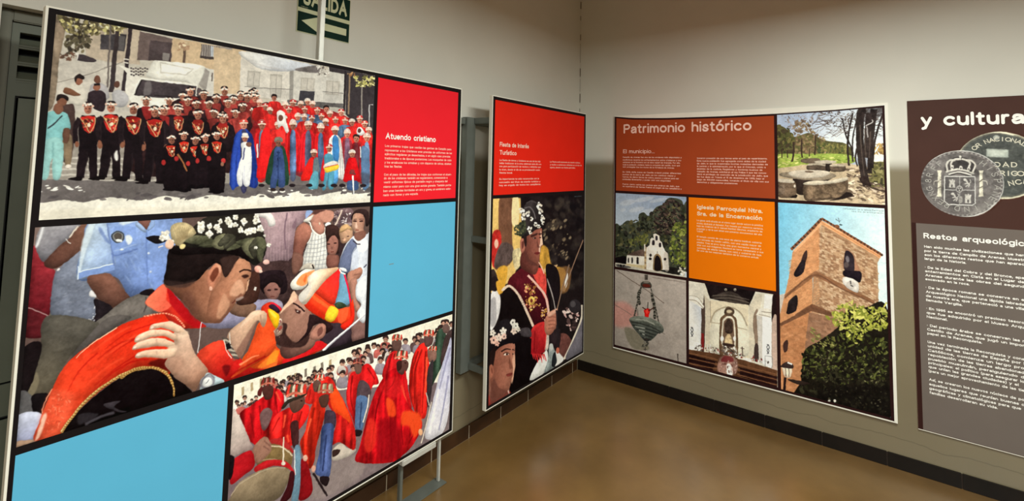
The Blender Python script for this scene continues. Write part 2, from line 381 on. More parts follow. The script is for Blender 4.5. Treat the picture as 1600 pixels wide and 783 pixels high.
def paint_kiss():
    c = Canvas(1, KISS, 1000, (96, 78, 74), 2); c.vol = .5
    # bystanders on the far left
    c.V(20, 340, 4.35)
    c.P((127, 108, 103), [140, 50, 520, 30, 540, 800, 60, 800], sm=0); c.P((132, 156, 210), [900, 10, 1150, 0, 1150, 560, 900, 560], sm=0, n=.06)
    c.P((150, 52, 60), [150, 190, 230, 330, 290, 380, 250, 660, 100, 640, 110, 300], c2=(96, 30, 38), g=[150, 250, 200, 640], n=.15)
    c.P((88, 32, 38), [110, 615, 240, 660, 235, 800, 60, 800], n=.15)
    c.L((170, 140, 140), [105, 615, 170, 635, 240, 672], 8)
    c.P((96, 92, 84), [255, 640, 560, 700, 520, 800, 215, 800], sm=0, n=.1)
    c.P((128, 134, 152), [450, 220, 330, 330, 285, 380, 255, 640, 330, 705, 470, 712, 555, 690, 560, 560, 520, 420], n=.12, c2=(112, 118, 136), g=[450, 250, 350, 700])
    c.S([(150, 154, 170), (105, 110, 126)], [300, 380, 500, 330, 550, 650, 290, 640], 70, 8, 30, .18, rot=-.2, a=.5, f=.6)
    c.P((168, 165, 172), [205, 58, 450, 48, 430, 90, 340, 180, 215, 300, 155, 195], n=.1, c2=(130, 128, 138), g=[190, 100, 330, 250])
    c.P((225, 225, 230), [200, 60, 215, 62, 175, 190, 155, 190], f=.6)
    c.P((129, 93, 80), [520, 40, 450, 60, 395, 130, 330, 180, 215, 300, 250, 345, 320, 330, 440, 240, 500, 160], c2=(93, 63, 56), g=[480, 80, 240, 320], n=.08)
    c.L((224, 212, 200), [445, 58, 420, 90, 385, 135], 9); c.L((230, 225, 222), [362, 140, 375, 165, 395, 176], 7)
    c.E((235, 230, 232), 308, 352, 14, 8, -.6)
    # man in the light blue shirt
    c.P((140, 164, 215), [510, 40, 700, 20, 1000, 10, 1080, 10, 1080, 560, 860, 545, 790, 545, 690, 400, 440, 420, 480, 180], c2=(122, 146, 205), g=[600, 100, 800, 520], n=.07)
    c.P((190, 208, 232), [515, 42, 640, 35, 665, 180, 690, 340, 445, 420, 455, 320, 480, 170], c2=(150, 172, 214), g=[480, 200, 680, 260], n=.08)
    c.P((215, 228, 240), [515, 44, 560, 42, 500, 220, 460, 360, 448, 350, 470, 180], f=1.2, a=.8)
    c.P((128, 152, 206), [440, 375, 560, 345, 690, 318, 692, 355, 560, 385, 440, 418], sm=0)
    c.L((225, 235, 245), [445, 370, 560, 342, 690, 315], 6); c.L((215, 225, 240), [440, 420, 446, 330], 8)
    c.L((92, 112, 170), [640, 40, 668, 190, 690, 330], 9, f=.7)
    c.P((130, 155, 212), [665, 180, 690, 262, 850, 215, 835, 60, 690, 60], sm=0, n=.06)
    c.L((90, 110, 168), [670, 240, 700, 258, 850, 212], 7, f=.5); c.L((170, 190, 225), [690, 225, 840, 180], 5, f=.5)
    c.P((92, 112, 170), [600, 70, 660, 170, 640, 170, 585, 90], f=.8, a=.6)
    c.L((95, 118, 178), [905, 80, 915, 480], 7, f=.5)
    c.S([(108, 132, 192), (165, 186, 228)], [700, 270, 950, 200, 950, 480, 800, 520], 40, 14, 50, .15, rot=1.2, a=.4, f=1)
    c.P((200, 214, 236), [730, 30, 850, 22, 790, 40, 740, 52], f=.4); c.P((127, 88, 80), [850, 22, 935, 18, 915, 75, 900, 80], n=.05)
    c.P((165, 188, 228), [850, 28, 905, 88, 890, 100, 835, 55]); c.P((150, 175, 222), [940, 20, 960, 20, 960, 60, 915, 90])
    c.E((70, 76, 86), 715, 130, 46, 42); c.E((150, 150, 150), 715, 132, 36, 33); c.E((86, 80, 76), 715, 128, 28, 25)
    c.E((225, 228, 230), 722, 156, 26, 10, .1)
    c.P((222, 230, 242), [765, 125, 800, 118, 815, 150, 790, 185, 775, 165], f=.4)
    c.E((215, 225, 242), 740, 217, 14, 7); c.E((200, 212, 238), 922, 242, 9); c.E((200, 212, 238), 935, 368, 9)
    # his arm
    c.P((133, 93, 80), [515, 400, 640, 375, 680, 400, 740, 480, 800, 555, 670, 620, 590, 560, 525, 470], c2=(101, 70, 61), g=[640, 400, 600, 560], n=.08)
    c.P((38, 32, 36), [555, 555, 680, 620, 560, 740, 500, 770, 560, 660], n=.2)
    c.P((225, 222, 226), [528, 498, 545, 500, 568, 545, 520, 535])
    c.S([(220, 218, 222), (180, 178, 190)], [555, 590, 580, 600, 570, 720, 510, 770, 490, 750], 18, 4, 13)
    # background on the right half
    c.V(430, 320, 6.02)
    c.P((60, 46, 48), [-160, 330, 300, 300, 900, 400, 900, 783, -160, 783], sm=0)
    c.P((176, 150, 156), [-120, 70, 330, 55, 260, 170, 190, 230, 165, 480, 0, 560, -110, 520], n=.1, c2=(150, 124, 134), g=[-60, 200, 180, 400])
    for i in range(9): c.L((196, 170, 172), [-90+i*28, 80, -100+i*28, 530], 4, f=.5, a=.6)
    c.L((120, 96, 108), [110, 75, 85, 260, 100, 420], 12, f=1); c.P((118, 92, 104), [155, 200, 200, 130, 190, 220], f=1.2, a=.7)
    c.P((232, 226, 224), [-160, 70, -60, 62, -10, 130, 0, 190, -60, 200, -90, 130, -160, 110])
    c.P((150, 170, 215), [290, 62, 350, 58, 330, 110, 290, 140], f=.5)
    c.P((110, 88, 92), [560, 60, 720, 40, 720, 190, 560, 200], n=.25); c.S([(215, 205, 205), (150, 130, 130), (80, 66, 76)], [540, 60, 720, 40, 715, 190, 560, 190], 40, 8, 26, .4)
    c.L((225, 205, 190), [628, 50, 585, 150, 560, 195], 14, f=.5)
    # woman in the checked top
    c.P((186, 132, 117), [355, 70, 440, 50, 540, 60, 545, 130, 450, 180, 470, 260, 430, 290, 350, 230, 330, 150, 260, 170], n=.05)
    c.P((197, 143, 126), [420, 58, 535, 62, 548, 120, 500, 165, 440, 150], f=.6); c.P((90, 62, 58), [340, 80, 372, 60, 350, 50, 470, 48, 420, 70, 375, 92], f=.5)
    c.P((226, 224, 220), [330, 195, 350, 240, 410, 285, 470, 255, 485, 620, 420, 640, 250, 590, 265, 470, 345, 260], n=.03)
    for i in range(7): c.L((132, 132, 138), [262+i*34, 640, 300+i*32, 420, 332+i*26, 215+i*8], 5, f=.3, a=.8)
    for i in range(8): c.L((132, 132, 138), [255, 330+i*40, 380, 335+i*38, 485, 300+i*42], 5, f=.3, a=.8)
    c.P((175, 118, 102), [260, 170, 320, 195, 345, 250, 335, 300, 290, 370, 255, 470, 240, 600, 190, 640, 165, 560, 175, 330, 200, 225], n=.06, c2=(127, 82, 73), g=[320, 250, 180, 420])
    c.P((186, 132, 117), [345, 165, 450, 175, 462, 250, 420, 282, 375, 262, 350, 225], n=.04)
    c.L((238, 236, 230), [268, 155, 320, 165, 335, 200, 355, 240, 410, 283, 465, 265, 470, 215], 13); c.P((236, 230, 222), [262, 150, 355, 95, 345, 130, 310, 165])
    c.L((232, 230, 226), [345, 262, 330, 320, 300, 365], 9)
    c.E((236, 238, 240), 495, 185, 30, 20, -.4); c.E((225, 200, 180), 418, 175, 8, 14)
    # children
    c.P((66, 46, 44), [470, 220, 520, 185, 590, 210, 610, 300, 600, 420, 590, 460, 490, 440, 480, 330], n=.1)
    c.P((159, 111, 100), [490, 330, 530, 285, 580, 300, 590, 380, 570, 460, 530, 480, 492, 440], n=.05); c.P((127, 84, 75), [486, 480, 560, 470, 600, 490, 580, 585, 490, 590], n=.06)
    for x, y in ((500, 372), (562, 360)): c.E((62, 38, 38), x, y, 15, 7)
    c.L((105, 56, 50), [522, 442, 552, 440], 8); c.P((127, 86, 78), [530, 390, 542, 412, 520, 415], f=.6); c.P((62, 44, 42), [480, 330, 520, 230, 600, 250, 600, 330, 560, 290, 520, 300, 490, 345])
    c.P((192, 152, 126), [600, 240, 650, 185, 710, 205, 728, 270, 720, 320, 660, 360, 620, 350], n=.08); c.P((196, 158, 118), [598, 260, 620, 200, 680, 182, 725, 240, 680, 230, 630, 260], n=.15)
    c.E((95, 68, 65), 682, 298, 11, 6); c.P((222, 176, 150), [650, 310, 665, 330, 640, 340], f=.4); c.E((127, 91, 85), 635, 316, 9, 5)
    c.P((214, 218, 230), [730, 300, 860, 275, 880, 300, 860, 783, 760, 783, 740, 640, 600, 620, 640, 420], n=.04)
    c.P((108, 116, 146), [720, 320, 640, 440, 595, 590, 660, 640, 700, 620, 730, 460, 770, 390], n=.08); c.P((226, 230, 236), [605, 590, 660, 598, 670, 630, 612, 615])
    c.P((240, 242, 246), [770, 380, 860, 330, 862, 420, 800, 440], f=.6); c.P((200, 206, 224), [720, 460, 770, 400, 780, 600, 720, 600], f=1, a=.6)
    c.P((56, 42, 42), [712, 110, 760, 50, 850, 45, 880, 90, 880, 180, 850, 200, 835, 110, 740, 95, 725, 150], n=.1)
    c.P((165, 120, 104), [728, 110, 760, 80, 820, 90, 840, 150, 830, 230, 850, 290, 790, 340, 745, 310, 750, 265, 720, 220], c2=(197, 157, 136), g=[830, 150, 730, 200], n=.04)
    for x, y in ((748, 155), (808, 155)): c.E((66, 44, 42), x, y, 19, 8)
    c.L((70, 48, 44), [735, 138, 765, 136], 6); c.L((70, 48, 44), [790, 136, 830, 138], 6); c.P((222, 188, 170), [758, 160, 772, 212, 748, 214], f=.5); c.L((128, 70, 62), [752, 238, 785, 235], 9)
    c.P((118, 79, 70), [745, 270, 840, 240, 850, 290, 790, 335, 750, 315], f=.6, a=.8)
    c.L((60, 50, 60), [728, 335, 765, 365, 800, 372], 10); c.L((70, 70, 90), [830, 590, 860, 560], 10)
    c.P((178, 127, 109), [680, 650, 740, 610, 800, 590, 820, 630, 790, 690, 750, 710, 770, 783, 690, 783], n=.06); c.L((114, 75, 68), [740, 660, 800, 650], 5, f=.4)
    # dark figures behind, the small child
    c.V(390, 400, 4.605)
    c.P((66, 50, 50), [-60, 60, 120, 40, 320, 60, 320, 330, 200, 420, -60, 420], n=.2); c.P((118, 84, 75), [310, -20, 380, 0, 370, 90, 310, 130], n=.05)
    c.P((40, 30, 34), [70, 130, 240, 110, 260, 260, 100, 270], n=.2)
    c.P((142, 102, 95), [100, 240, 140, 185, 215, 200, 215, 270, 175, 320, 130, 305], n=.05)
    for x, y in ((140, 245), (190, 240)): c.E((58, 36, 36), x, y, 14, 7)
    c.L((100, 56, 52), [148, 292, 178, 290], 6); c.P((36, 27, 30), [92, 240, 110, 160, 180, 130, 240, 180, 220, 230, 190, 195, 140, 195])
    c.P((158, 150, 172), [60, 330, 120, 310, 220, 320, 230, 400, 50, 400], n=.08)
    c.P((101, 70, 63), [-60, 230, 20, 200, 60, 230, 40, 330, -60, 380], n=.1)
    c.P((52, 42, 48), [560, 480, 740, 470, 830, 470, 830, 600, 560, 700], n=.15); c.P((133, 100, 95), [740, 400, 830, 440, 830, 590, 740, 620], n=.06); c.P((62, 50, 58), [520, 540, 720, 520, 700, 620, 540, 690])
    c.P((175, 127, 112), [720, 180, 770, 170, 765, 300, 800, 380, 760, 400, 730, 300], n=.05); c.P((228, 230, 238), [770, 200, 850, 150, 830, 470, 770, 420, 800, 350, 765, 300], n=.04)
    # man seen from behind: dark jacket, red collar and sash
    c.V(20, 340, 4.35)
    c.P((112, 106, 102), [960, 500, 880, 510, 760, 560, 640, 650, 540, 770, 960, 800], n=.1, c2=(90, 84, 82), g=[700, 600, 900, 780])
    c.P((30, 24, 28), [860, 515, 910, 490, 960, 492, 960, 530, 900, 530]); c.L((58, 52, 54), [900, 540, 905, 600, 890, 640], 8, f=.6)
    c.V(20, 500, 3.917)
    c.P((84, 80, 74), [205, -20, 480, 0, 520, 60, 330, 250, 240, 430, 200, 470, 95, 450, 130, 330, 170, 180], c2=(104, 96, 82), g=[380, 100, 120, 440], n=.08)
    c.P((130, 120, 100), [140, 320, 160, 380, 130, 455, 92, 448], f=1, a=.7)
    c.P((28, 22, 24), [60, 180, 180, 150, 90, 450, 50, 440], n=.1); c.P((92, 90, 92), [45, 440, 110, 450, 140, 500, 130, 575, 35, 580], n=.06)
    c.P((24, 20, 22), [120, 460, 225, 460, 185, 580, 130, 580]); c.P((196, 200, 222), [30, 582, 180, 575, 150, 720, 20, 745], n=.06, c2=(160, 164, 196), g=[100, 590, 80, 740])
    c.P((170, 140, 120), [20, 745, 130, 735, 130, 790, 10, 790])
    c.P((98, 92, 90), [590, -20, 730, -20, 640, 40, 470, 150, 340, 265, 380, 190, 460, 100], n=.08)
    c.P((20, 14, 16), [300, 690, 420, 540, 560, 420, 700, 330, 850, 290, 960, 320, 1130, 500, 960, 600, 300, 760], n=.1)
    c.P((214, 52, 32), [735, 0, 960, -40, 1010, 60, 960, 330, 850, 285, 700, 325, 560, 415, 420, 535, 300, 685, 290, 740, 130, 740, 170, 600, 240, 420, 330, 265, 470, 150, 620, 55], c2=(232, 82, 52), g=[800, 100, 200, 700], n=.06)
    for a_ in ([880, 20, 700, 80, 560, 180], [860, 60, 720, 130, 600, 210], [760, 110, 640, 150, 520, 240], [780, 200, 640, 290, 500, 400], [740, 250, 600, 330, 470, 470], [830, 240, 720, 260, 640, 320], [520, 200, 400, 320, 320, 460]):
        c.L((168, 24, 20), a_, 9, 3, f=1.2, a=.75)
    for a_ in ([720, 40, 580, 120, 420, 240], [760, 90, 620, 180, 480, 290], [680, 230, 560, 300, 430, 420]): c.L((244, 92, 62), a_, 10, 4, f=1.5, a=.7)
    c.P((222, 100, 74), [240, 430, 360, 450, 380, 480, 290, 680, 150, 720, 180, 580], f=4, a=.5, n=.12); c.S([(240, 140, 110), (196, 66, 46)], [240, 450, 360, 470, 280, 660, 180, 690], 60, 5, 14, .4, a=.6)
    c.P((226, 180, 160), [185, 580, 205, 590, 170, 700, 135, 735], f=.8); c.L((236, 150, 120), [240, 420, 195, 500, 178, 570], 6)
    c.L((236, 190, 160), [640, 45, 520, 120, 440, 180, 385, 235], 7, 4)
    c.P((44, 40, 44), [410, 575, 520, 575, 480, 610, 400, 640], f=1); c.L((70, 66, 72), [440, 640, 540, 590, 620, 565], 16, f=.8); c.P((66, 60, 66), [550, 520, 660, 495, 620, 535, 700, 560, 640, 560])
    pts = spline(np.array([[298, 685], [350, 610], [440, 500], [560, 400], [690, 325], [790, 297], [870, 292], [940, 318.]]), False, 14)
    for i, (x, y) in enumerate(pts): c.E((206, 168, 104) if i % 2 else (150, 108, 60), x, y, 11, 9, k=9)
    for i, (x, y) in enumerate(pts[::2]): c.E((240, 214, 160), x-2, y-3, 4, k=6)
    # collar, neck, head in profile
    c.V(230, 330, 4.35)
    c.P((148, 144, 172), [560, 560, 700, 620, 760, 600, 830, 640, 640, 783, 380, 783, 420, 700], n=.06)
    c.P((125, 95, 80), [560, 660, 640, 610, 740, 640, 690, 720, 580, 700], n=.08); c.P((70, 46, 40), [690, 430, 760, 420, 750, 600, 640, 640, 600, 610, 660, 560], n=.1)
    c.L((215, 210, 205), [735, 515, 728, 540], 16)
    c.P((216, 56, 44), [-5, 600, 105, 500, 160, 540, 250, 650, 330, 740, 390, 770, 380, 790, 200, 790, 100, 690, 0, 640], n=.05)
    c.P((236, 124, 96), [-5, 600, 105, 498, 135, 515, 130, 600, 165, 640, 90, 685, 0, 640], f=.8, c2=(224, 96, 76), g=[20, 600, 150, 600])
    c.P((170, 26, 32), [135, 520, 190, 570, 300, 700, 380, 775, 300, 783, 170, 650, 150, 600], f=1)
    c.P((159, 109, 87), [115, 490, 250, 480, 400, 400, 520, 440, 600, 560, 590, 640, 500, 745, 440, 760, 350, 745, 260, 640, 160, 540], n=.05, c2=(118, 79, 63), g=[420, 520, 220, 560])
    c.P((188, 134, 107), [480, 330, 620, 320, 690, 345, 705, 400, 700, 450, 680, 470, 690, 490, 665, 560, 640, 580, 620, 575, 600, 600, 575, 625, 560, 650, 510, 740, 470, 762, 400, 740, 430, 560, 500, 450], n=.04, c2=(161, 109, 87), g=[660, 420, 440, 600])
    c.P((218, 170, 143), [640, 470, 660, 550, 600, 580, 560, 560, 600, 480], f=2, a=.7); c.P((207, 159, 131), [520, 560, 560, 640, 500, 730, 470, 700], f=2, a=.6)
    c.P((127, 84, 68), [630, 560, 655, 575, 640, 590, 600, 605], f=.5); c.L((92, 50, 42), [575, 625, 600, 603, 640, 592], 7)
    c.P((101, 70, 61), [570, 640, 600, 620, 575, 640, 550, 690, 510, 745, 480, 755, 530, 690], f=1, a=.6)
    c.P((58, 36, 32), [640, 440, 675, 432, 690, 445, 660, 458], f=.3); c.L((52, 34, 30), [625, 415, 660, 400, 705, 408], 11); c.L((224, 180, 150), [690, 465, 672, 545], 7, f=.7)
    c.P((200, 190, 185), [600, 600, 640, 580, 655, 590, 610, 612], f=.8, a=.5)
    c.P((103, 68, 58), [330, 745, 350, 680, 300, 560, 240, 560, 260, 640], f=3, a=.6)
    c.P((32, 24, 24), [155, 250, 300, 220, 520, 260, 620, 310, 590, 360, 545, 440, 520, 440, 500, 380, 460, 355, 400, 400, 340, 470, 200, 500, 115, 490, 130, 380], n=.12)
    c.P((66, 48, 44), [500, 320, 620, 300, 600, 350, 545, 440, 520, 440, 505, 380], f=1.5, a=.8); c.P((60, 46, 44), [115, 470, 250, 480, 340, 465, 250, 520, 130, 500], f=2, a=.7)
    c.P((26, 19, 20), [160, 250, 420, 200, 740, 250, 745, 360, 700, 350, 600, 300, 420, 290, 200, 300], n=.1)
    c.P((197, 132, 107), [400, 470, 420, 400, 465, 358, 500, 375, 500, 430, 465, 490, 440, 545, 415, 530], n=.04); c.P((112, 62, 48), [425, 450, 450, 400, 480, 385, 485, 420, 455, 470, 440, 480], f=.8); c.P((218, 161, 136), [470, 362, 498, 378, 495, 420, 480, 390], f=.6); c.E((226, 177, 156), 430, 525, 12, 16)
    # hat band of flowers and leaves
    c.P((46, 42, 38), [240, 220, 420, 30, 720, 20, 800, 180, 800, 300, 720, 370, 640, 260, 420, 250], n=.15)
    c.P((30, 26, 30), [-10, 180, 80, 165, 130, 200, 60, 220])
    L_ = [(96, 96, 76), (80, 80, 64), (112, 110, 88), (68, 66, 56)]
    for i, p in enumerate(([250, 210, 330, 165, 440, 180, 380, 225], [350, 235, 430, 190, 520, 215, 440, 245], [440, 235, 470, 170, 540, 160, 520, 260], [520, 250, 530, 160, 600, 170, 580, 250], [540, 262, 600, 220, 640, 240, 560, 270], [600, 210, 700, 180, 760, 210, 650, 235], [640, 240, 740, 180, 750, 260, 715, 325], [690, 250, 740, 180, 760, 200, 730, 320], [740, 180, 800, 190, 805, 250, 770, 300], [745, 260, 790, 260, 780, 340, 750, 330], [280, 190, 320, 165, 360, 170, 300, 215], [480, 215, 545, 150, 560, 200, 500, 240])):
        c.P(L_[i % 4], p, n=.2); c.L((132, 130, 104), [p[0], p[1], p[4], p[5]], 3, 1, f=.3, a=.6)
    c.P((196, 178, 140), [160, 100, 240, 75, 300, 100, 330, 150, 260, 200, 220, 240, 170, 200], n=.15)
    for i in range(10): c.L((132, 112, 82), [190+i*9, 240-i*7, 200+i*9, 170-i*5, 170+i*14, 90+i*3], 5, 2, a=.8)
    F_ = [(244, 240, 232), (232, 226, 214), (250, 246, 240)]
    for x, y, r in ((120, 165, 42), (150, 215, 34), (100, 180, 28), (365, 95, 36), (360, 125, 30), (425, 105, 24), (420, 155, 30), (470, 110, 30), (490, 130, 26), (495, 70, 22), (545, 60, 30), (560, 85, 30), (600, 40, 24), (595, 95, 22), (655, 72, 30), (635, 130, 28), (690, 140, 34), (720, 130, 30), (740, 60, 34), (765, 120, 30), (740, 35, 22), (825, 230, 20), (735, 248, 14), (795, 165, 12)):
        for k in range(9):
            t = k*2.4+x; d_ = .25+.45*RGF(k*3+int(x)+int(y)); c.E(np.array(F_[k % 3])*(.86 if k < 3 else 1.0), x+math.cos(t)*r*d_, y+math.sin(t)*r*d_, r*(.28+.16*RGF(k+int(x))), r*(.26+.16*RGF(k+int(y))), t, k=9, n=.06)
        c.E((206, 198, 176), x, y, r*.2, f=.4, a=.8)
    c.E((240, 196, 176), 150, 225, 28, 34, .3, n=.1); c.E((236, 170, 156), 752, 395, 28, 24, .5, n=.1); c.E((240, 190, 180), 808, 345, 22, 18, n=.1); c.E((226, 206, 150), 240, 240, 24, 16, -.4)
    c.L((236, 214, 200), [75, 245, 110, 235], 8); c.E((244, 206, 190), 770, 410, 14, 10)
    # bearded man with the red and white cap
    c.V(390, 400, 4.605)
    c.P((222, 62, 38), [10, 640, 60, 490, 130, 460, 210, 520, 160, 600, 215, 670, 300, 700, 480, 620, 530, 620, 540, 660, 260, 790, -60, 800], n=.07, c2=(242, 96, 40), g=[300, 640, 60, 640])
    c.P((206, 36, 40), [250, 740, 420, 660, 480, 615, 530, 620, 540, 655, 400, 720, 260, 780], f=.8)
    c.P((250, 150, 40), [120, 783, 160, 700, 215, 680, 180, 760], f=1.5, a=.8); c.P((255, 190, 130), [-20, 760, 60, 710, 90, 720, 0, 783], f=1, a=.7)
    c.P((139, 102, 90), [230, 650, 420, 560, 470, 620, 420, 680, 260, 740], n=.05, c2=(95, 66, 61), g=[420, 600, 260, 700])
    c.P((146, 107, 95), [315, 262, 400, 350, 450, 420, 470, 480, 440, 580, 360, 640, 250, 650, 180, 600, 170, 560, 215, 500, 225, 455, 205, 440, 200, 420, 240, 375, 275, 330], n=.05, c2=(165, 123, 107), g=[420, 500, 230, 440])
    c.P((222, 184, 158), [318, 250, 340, 310, 300, 345, 250, 385, 215, 420, 240, 370, 280, 320], f=.8); c.P((207, 159, 143), [320, 300, 400, 360, 380, 420, 320, 360], f=2, a=.5)
    c.P((66, 40, 38), [325, 380, 365, 395, 360, 415, 335, 405], f=.5); c.L((48, 32, 32), [310, 340, 350, 360, 395, 400], 11); c.E((226, 214, 206), 345, 395, 6, 4)
    c.P((60, 42, 40), [215, 505, 240, 480, 270, 500, 260, 560, 330, 620, 430, 560, 400, 640, 300, 660, 200, 640, 150, 590, 180, 540], n=.15, f=.5)
    c.P((159, 132, 119), [170, 545, 215, 480, 240, 500, 230, 560, 180, 580, 150, 590], f=1.2, a=.8); c.S([(196, 166, 146), (95, 72, 70)], [160, 560, 215, 490, 240, 520, 220, 590], 26, 3, 9, .4)
    c.E((236, 214, 196), 218, 465, 15, 18, .3); c.E((154, 102, 97), 222, 470, 7, 10); c.P((150, 72, 66), [205, 520, 225, 500, 235, 515, 215, 535], f=.4)
    c.P((50, 34, 36), [440, 420, 560, 470, 600, 520, 540, 560, 520, 490, 460, 500, 420, 570, 330, 630, 400, 560, 420, 480], n=.12)
    c.P((180, 127, 112), [470, 510, 520, 485, 548, 510, 540, 570, 490, 605, 430, 590], n=.05); c.P((116, 75, 68), [490, 530, 520, 510, 525, 550, 490, 580], f=.8)
    c.P((240, 70, 40), [390, 345, 460, 262, 600, 350, 710, 370, 740, 310, 752, 400, 745, 470, 680, 530, 650, 485, 570, 475, 450, 410], n=.05)
    c.P((208, 40, 26), [400, 350, 430, 330, 540, 430, 540, 450, 450, 405], f=1.5, a=.6); c.P((250, 110, 60), [460, 280, 580, 370, 560, 380, 450, 300], f=1.2, a=.7)
    c.P((232, 48, 50), [640, 92, 660, 150, 640, 250, 620, 330, 575, 345, 480, 270, 460, 262, 520, 190], n=.05, c2=(246, 70, 50), g=[640, 120, 520, 280])
    c.P((120, 166, 196), [650, 125, 690, 135, 720, 300, 715, 345, 640, 380, 615, 340, 640, 240], n=.05); c.L((226, 40, 70), [680, 125, 705, 220, 725, 330], 12); c.L((240, 236, 230), [645, 95, 660, 120, 690, 130], 10)
    c.P((246, 238, 224), [640, 88, 580, 85, 480, 105, 415, 150, 420, 210, 350, 290, 395, 350, 470, 262, 540, 180], n=.03, c2=(250, 200, 160), g=[400, 230, 540, 260])
    c.P((206, 200, 196), [420, 210, 440, 240, 380, 330, 352, 295], f=1.2, a=.7)
    c.P((246, 240, 230), [292, 200, 330, 150, 400, 95, 470, 100, 420, 140, 415, 205, 370, 240, 310, 240], n=.03)
    c.P((244, 150, 96), [335, 195, 370, 140, 420, 115, 470, 105, 420, 150, 415, 195, 370, 215], n=.06, f=.5); c.P((226, 112, 60), [385, 170, 410, 130, 400, 190], f=.8)
    c.P((206, 196, 184), [355, 110, 380, 70, 420, 50, 462, 58, 465, 95, 400, 92], n=.1); c.L((44, 36, 38), [450, 60, 462, 92], 10)
    c.P((244, 206, 60), [580, 360, 640, 395, 600, 470, 540, 450], n=.05); c.P((66, 80, 60), [610, 350, 650, 330, 700, 360, 640, 380], n=.4); c.P((250, 100, 60), [640, 400, 710, 370, 690, 460, 640, 480], f=1, a=.8)
    c.P((238, 52, 36), [720, 330, 752, 380, 745, 470, 690, 530, 655, 500, 720, 450], n=.05)
    c.L((232, 230, 234), [525, 680, 600, 610, 720, 510, 830, 415], 15, 9); c.L((160, 158, 170), [530, 688, 606, 618, 722, 518, 832, 422], 5, 3)
    # hand with the flag, forearm, bracelet watch
    c.P((216, 60, 42), [80, 380, 110, 345, 160, 330, 215, 360, 230, 390, 170, 430, 100, 460], n=.05)
    c.P((58, 40, 56), [135, 360, 170, 345, 215, 385, 205, 410, 160, 385]); c.P((244, 190, 40), [130, 385, 170, 390, 215, 440, 190, 520, 150, 460], n=.05); c.P((250, 214, 80), [140, 395, 165, 400, 195, 440, 175, 440], f=.6); c.L((226, 40, 70), [150, 340, 190, 350, 225, 385], 10)
    c.V(190, 470, 4.892)
    c.P((222, 72, 52), [580, 400, 770, 300, 880, 420, 1020, 520, 1180, 470, 1180, 560, 790, 640, 640, 540], n=.06, c2=(190, 36, 34), g=[640, 420, 800, 560])
    c.P((234, 86, 46), [920, 480, 1050, 180, 1130, 130, 1180, 340, 1150, 400, 960, 520, 830, 590], n=.06); c.L((250, 140, 100), [900, 490, 1000, 430, 1050, 415], 16, 5, f=.8); c.L((150, 20, 22), [800, 590, 900, 530, 1100, 420], 12, f=1.2, a=.7)
    c.P((90, 18, 22), [770, 500, 830, 500, 800, 580], f=1.5, a=.8); c.P((250, 150, 60), [1040, 510, 1130, 420, 1180, 370, 1180, 500], f=2, a=.6)
    c.P((195, 157, 136), [820, 240, 940, 140, 1000, 80, 1060, 72, 1110, 100, 1100, 180, 1075, 200, 1040, 150, 980, 280, 920, 420, 860, 430, 800, 350], c2=(222, 184, 156), g=[920, 320, 1000, 90], n=.04)
    c.P((127, 91, 80), [1000, 190, 1040, 160, 960, 340, 900, 440, 850, 430], f=2, a=.7); c.L((159, 118, 102), [1060, 110, 1068, 160, 1082, 195], 6, f=.4); c.P((236, 208, 184), [990, 90, 1050, 75, 1060, 100, 1000, 130, 900, 210], f=1.5, a=.7)
    for i in range(9): c.E((176, 166, 152) if i % 2 else (90, 80, 76), 790+i*10, 290+i*18, 30, 11, .35, k=10)
    c.P((28, 22, 26), [785, 335, 825, 320, 835, 360, 800, 375], sm=0); c.L((225, 220, 210), [780, 300, 800, 380, 840, 440], 7); c.L((215, 206, 196), [825, 245, 830, 330], 8)
    # front hand on the shoulder
    c.P((52, 12, 12), [210, 470, 340, 440, 400, 560, 330, 530, 240, 500], f=2, a=.7)
    c.P((218, 184, 163), [330, 470, 400, 380, 400, 240, 470, 215, 510, 260, 560, 400, 660, 540, 600, 620, 560, 690, 510, 660, 400, 580, 360, 530], n=.04, c2=(169, 127, 107), g=[450, 300, 480, 640])
    for p in ([210, 215, 240, 180, 330, 160, 400, 165, 500, 235, 470, 260, 390, 230, 300, 205, 225, 222], [100, 300, 130, 260, 220, 225, 320, 220, 410, 255, 420, 310, 330, 270, 220, 280, 120, 318], [78, 360, 110, 325, 200, 290, 300, 285, 400, 320, 400, 370, 300, 345, 180, 358, 90, 372], [105, 420, 140, 390, 240, 370, 340, 370, 420, 360, 400, 430, 320, 440, 200, 430, 120, 440]):
        c.P((228, 192, 166), p, n=.03); q = np.array(p).reshape(-1, 2); c.L((169, 127, 109), np.concatenate([q[-1:], q[-2:-5:-1]]).ravel(), 8, 4, f=.8, a=.8)
        c.L((246, 220, 200), (q[1:5]+[4, 8]).ravel(), 9, 5, f=.8, a=.7); c.E((240, 214, 200), q[0, 0]+22, q[0, 1]-8, 15, 9, -.4, f=.3)
    for x, y in ((268, 305), (268, 395), (262, 235)): c.L((180, 141, 126), [x-4, y-16, x+2, y+14], 5, f=.4, a=.8)
    c.P((236, 206, 182), [430, 250, 500, 235, 500, 270, 440, 290], f=1.5, a=.7); c.P((232, 200, 176), [350, 360, 420, 340, 420, 385, 370, 395], f=1.5, a=.7); c.P((159, 118, 100), [340, 470, 420, 420, 480, 470, 420, 560, 370, 520], f=4, a=.45)
    c.P((190, 208, 216), [640, 560, 690, 560, 785, 615, 720, 650, 600, 690]); c.E((150, 150, 160), 655, 620, 62, 50, -.5); c.E((232, 232, 232), 656, 622, 42, 36, -.5); c.L((90, 90, 96), [656, 622, 670, 602], 4); c.L((90, 90, 96), [656, 622, 640, 632], 4); c.L((110, 106, 112), [600, 660, 620, 600, 670, 560, 710, 590], 10, f=.3)
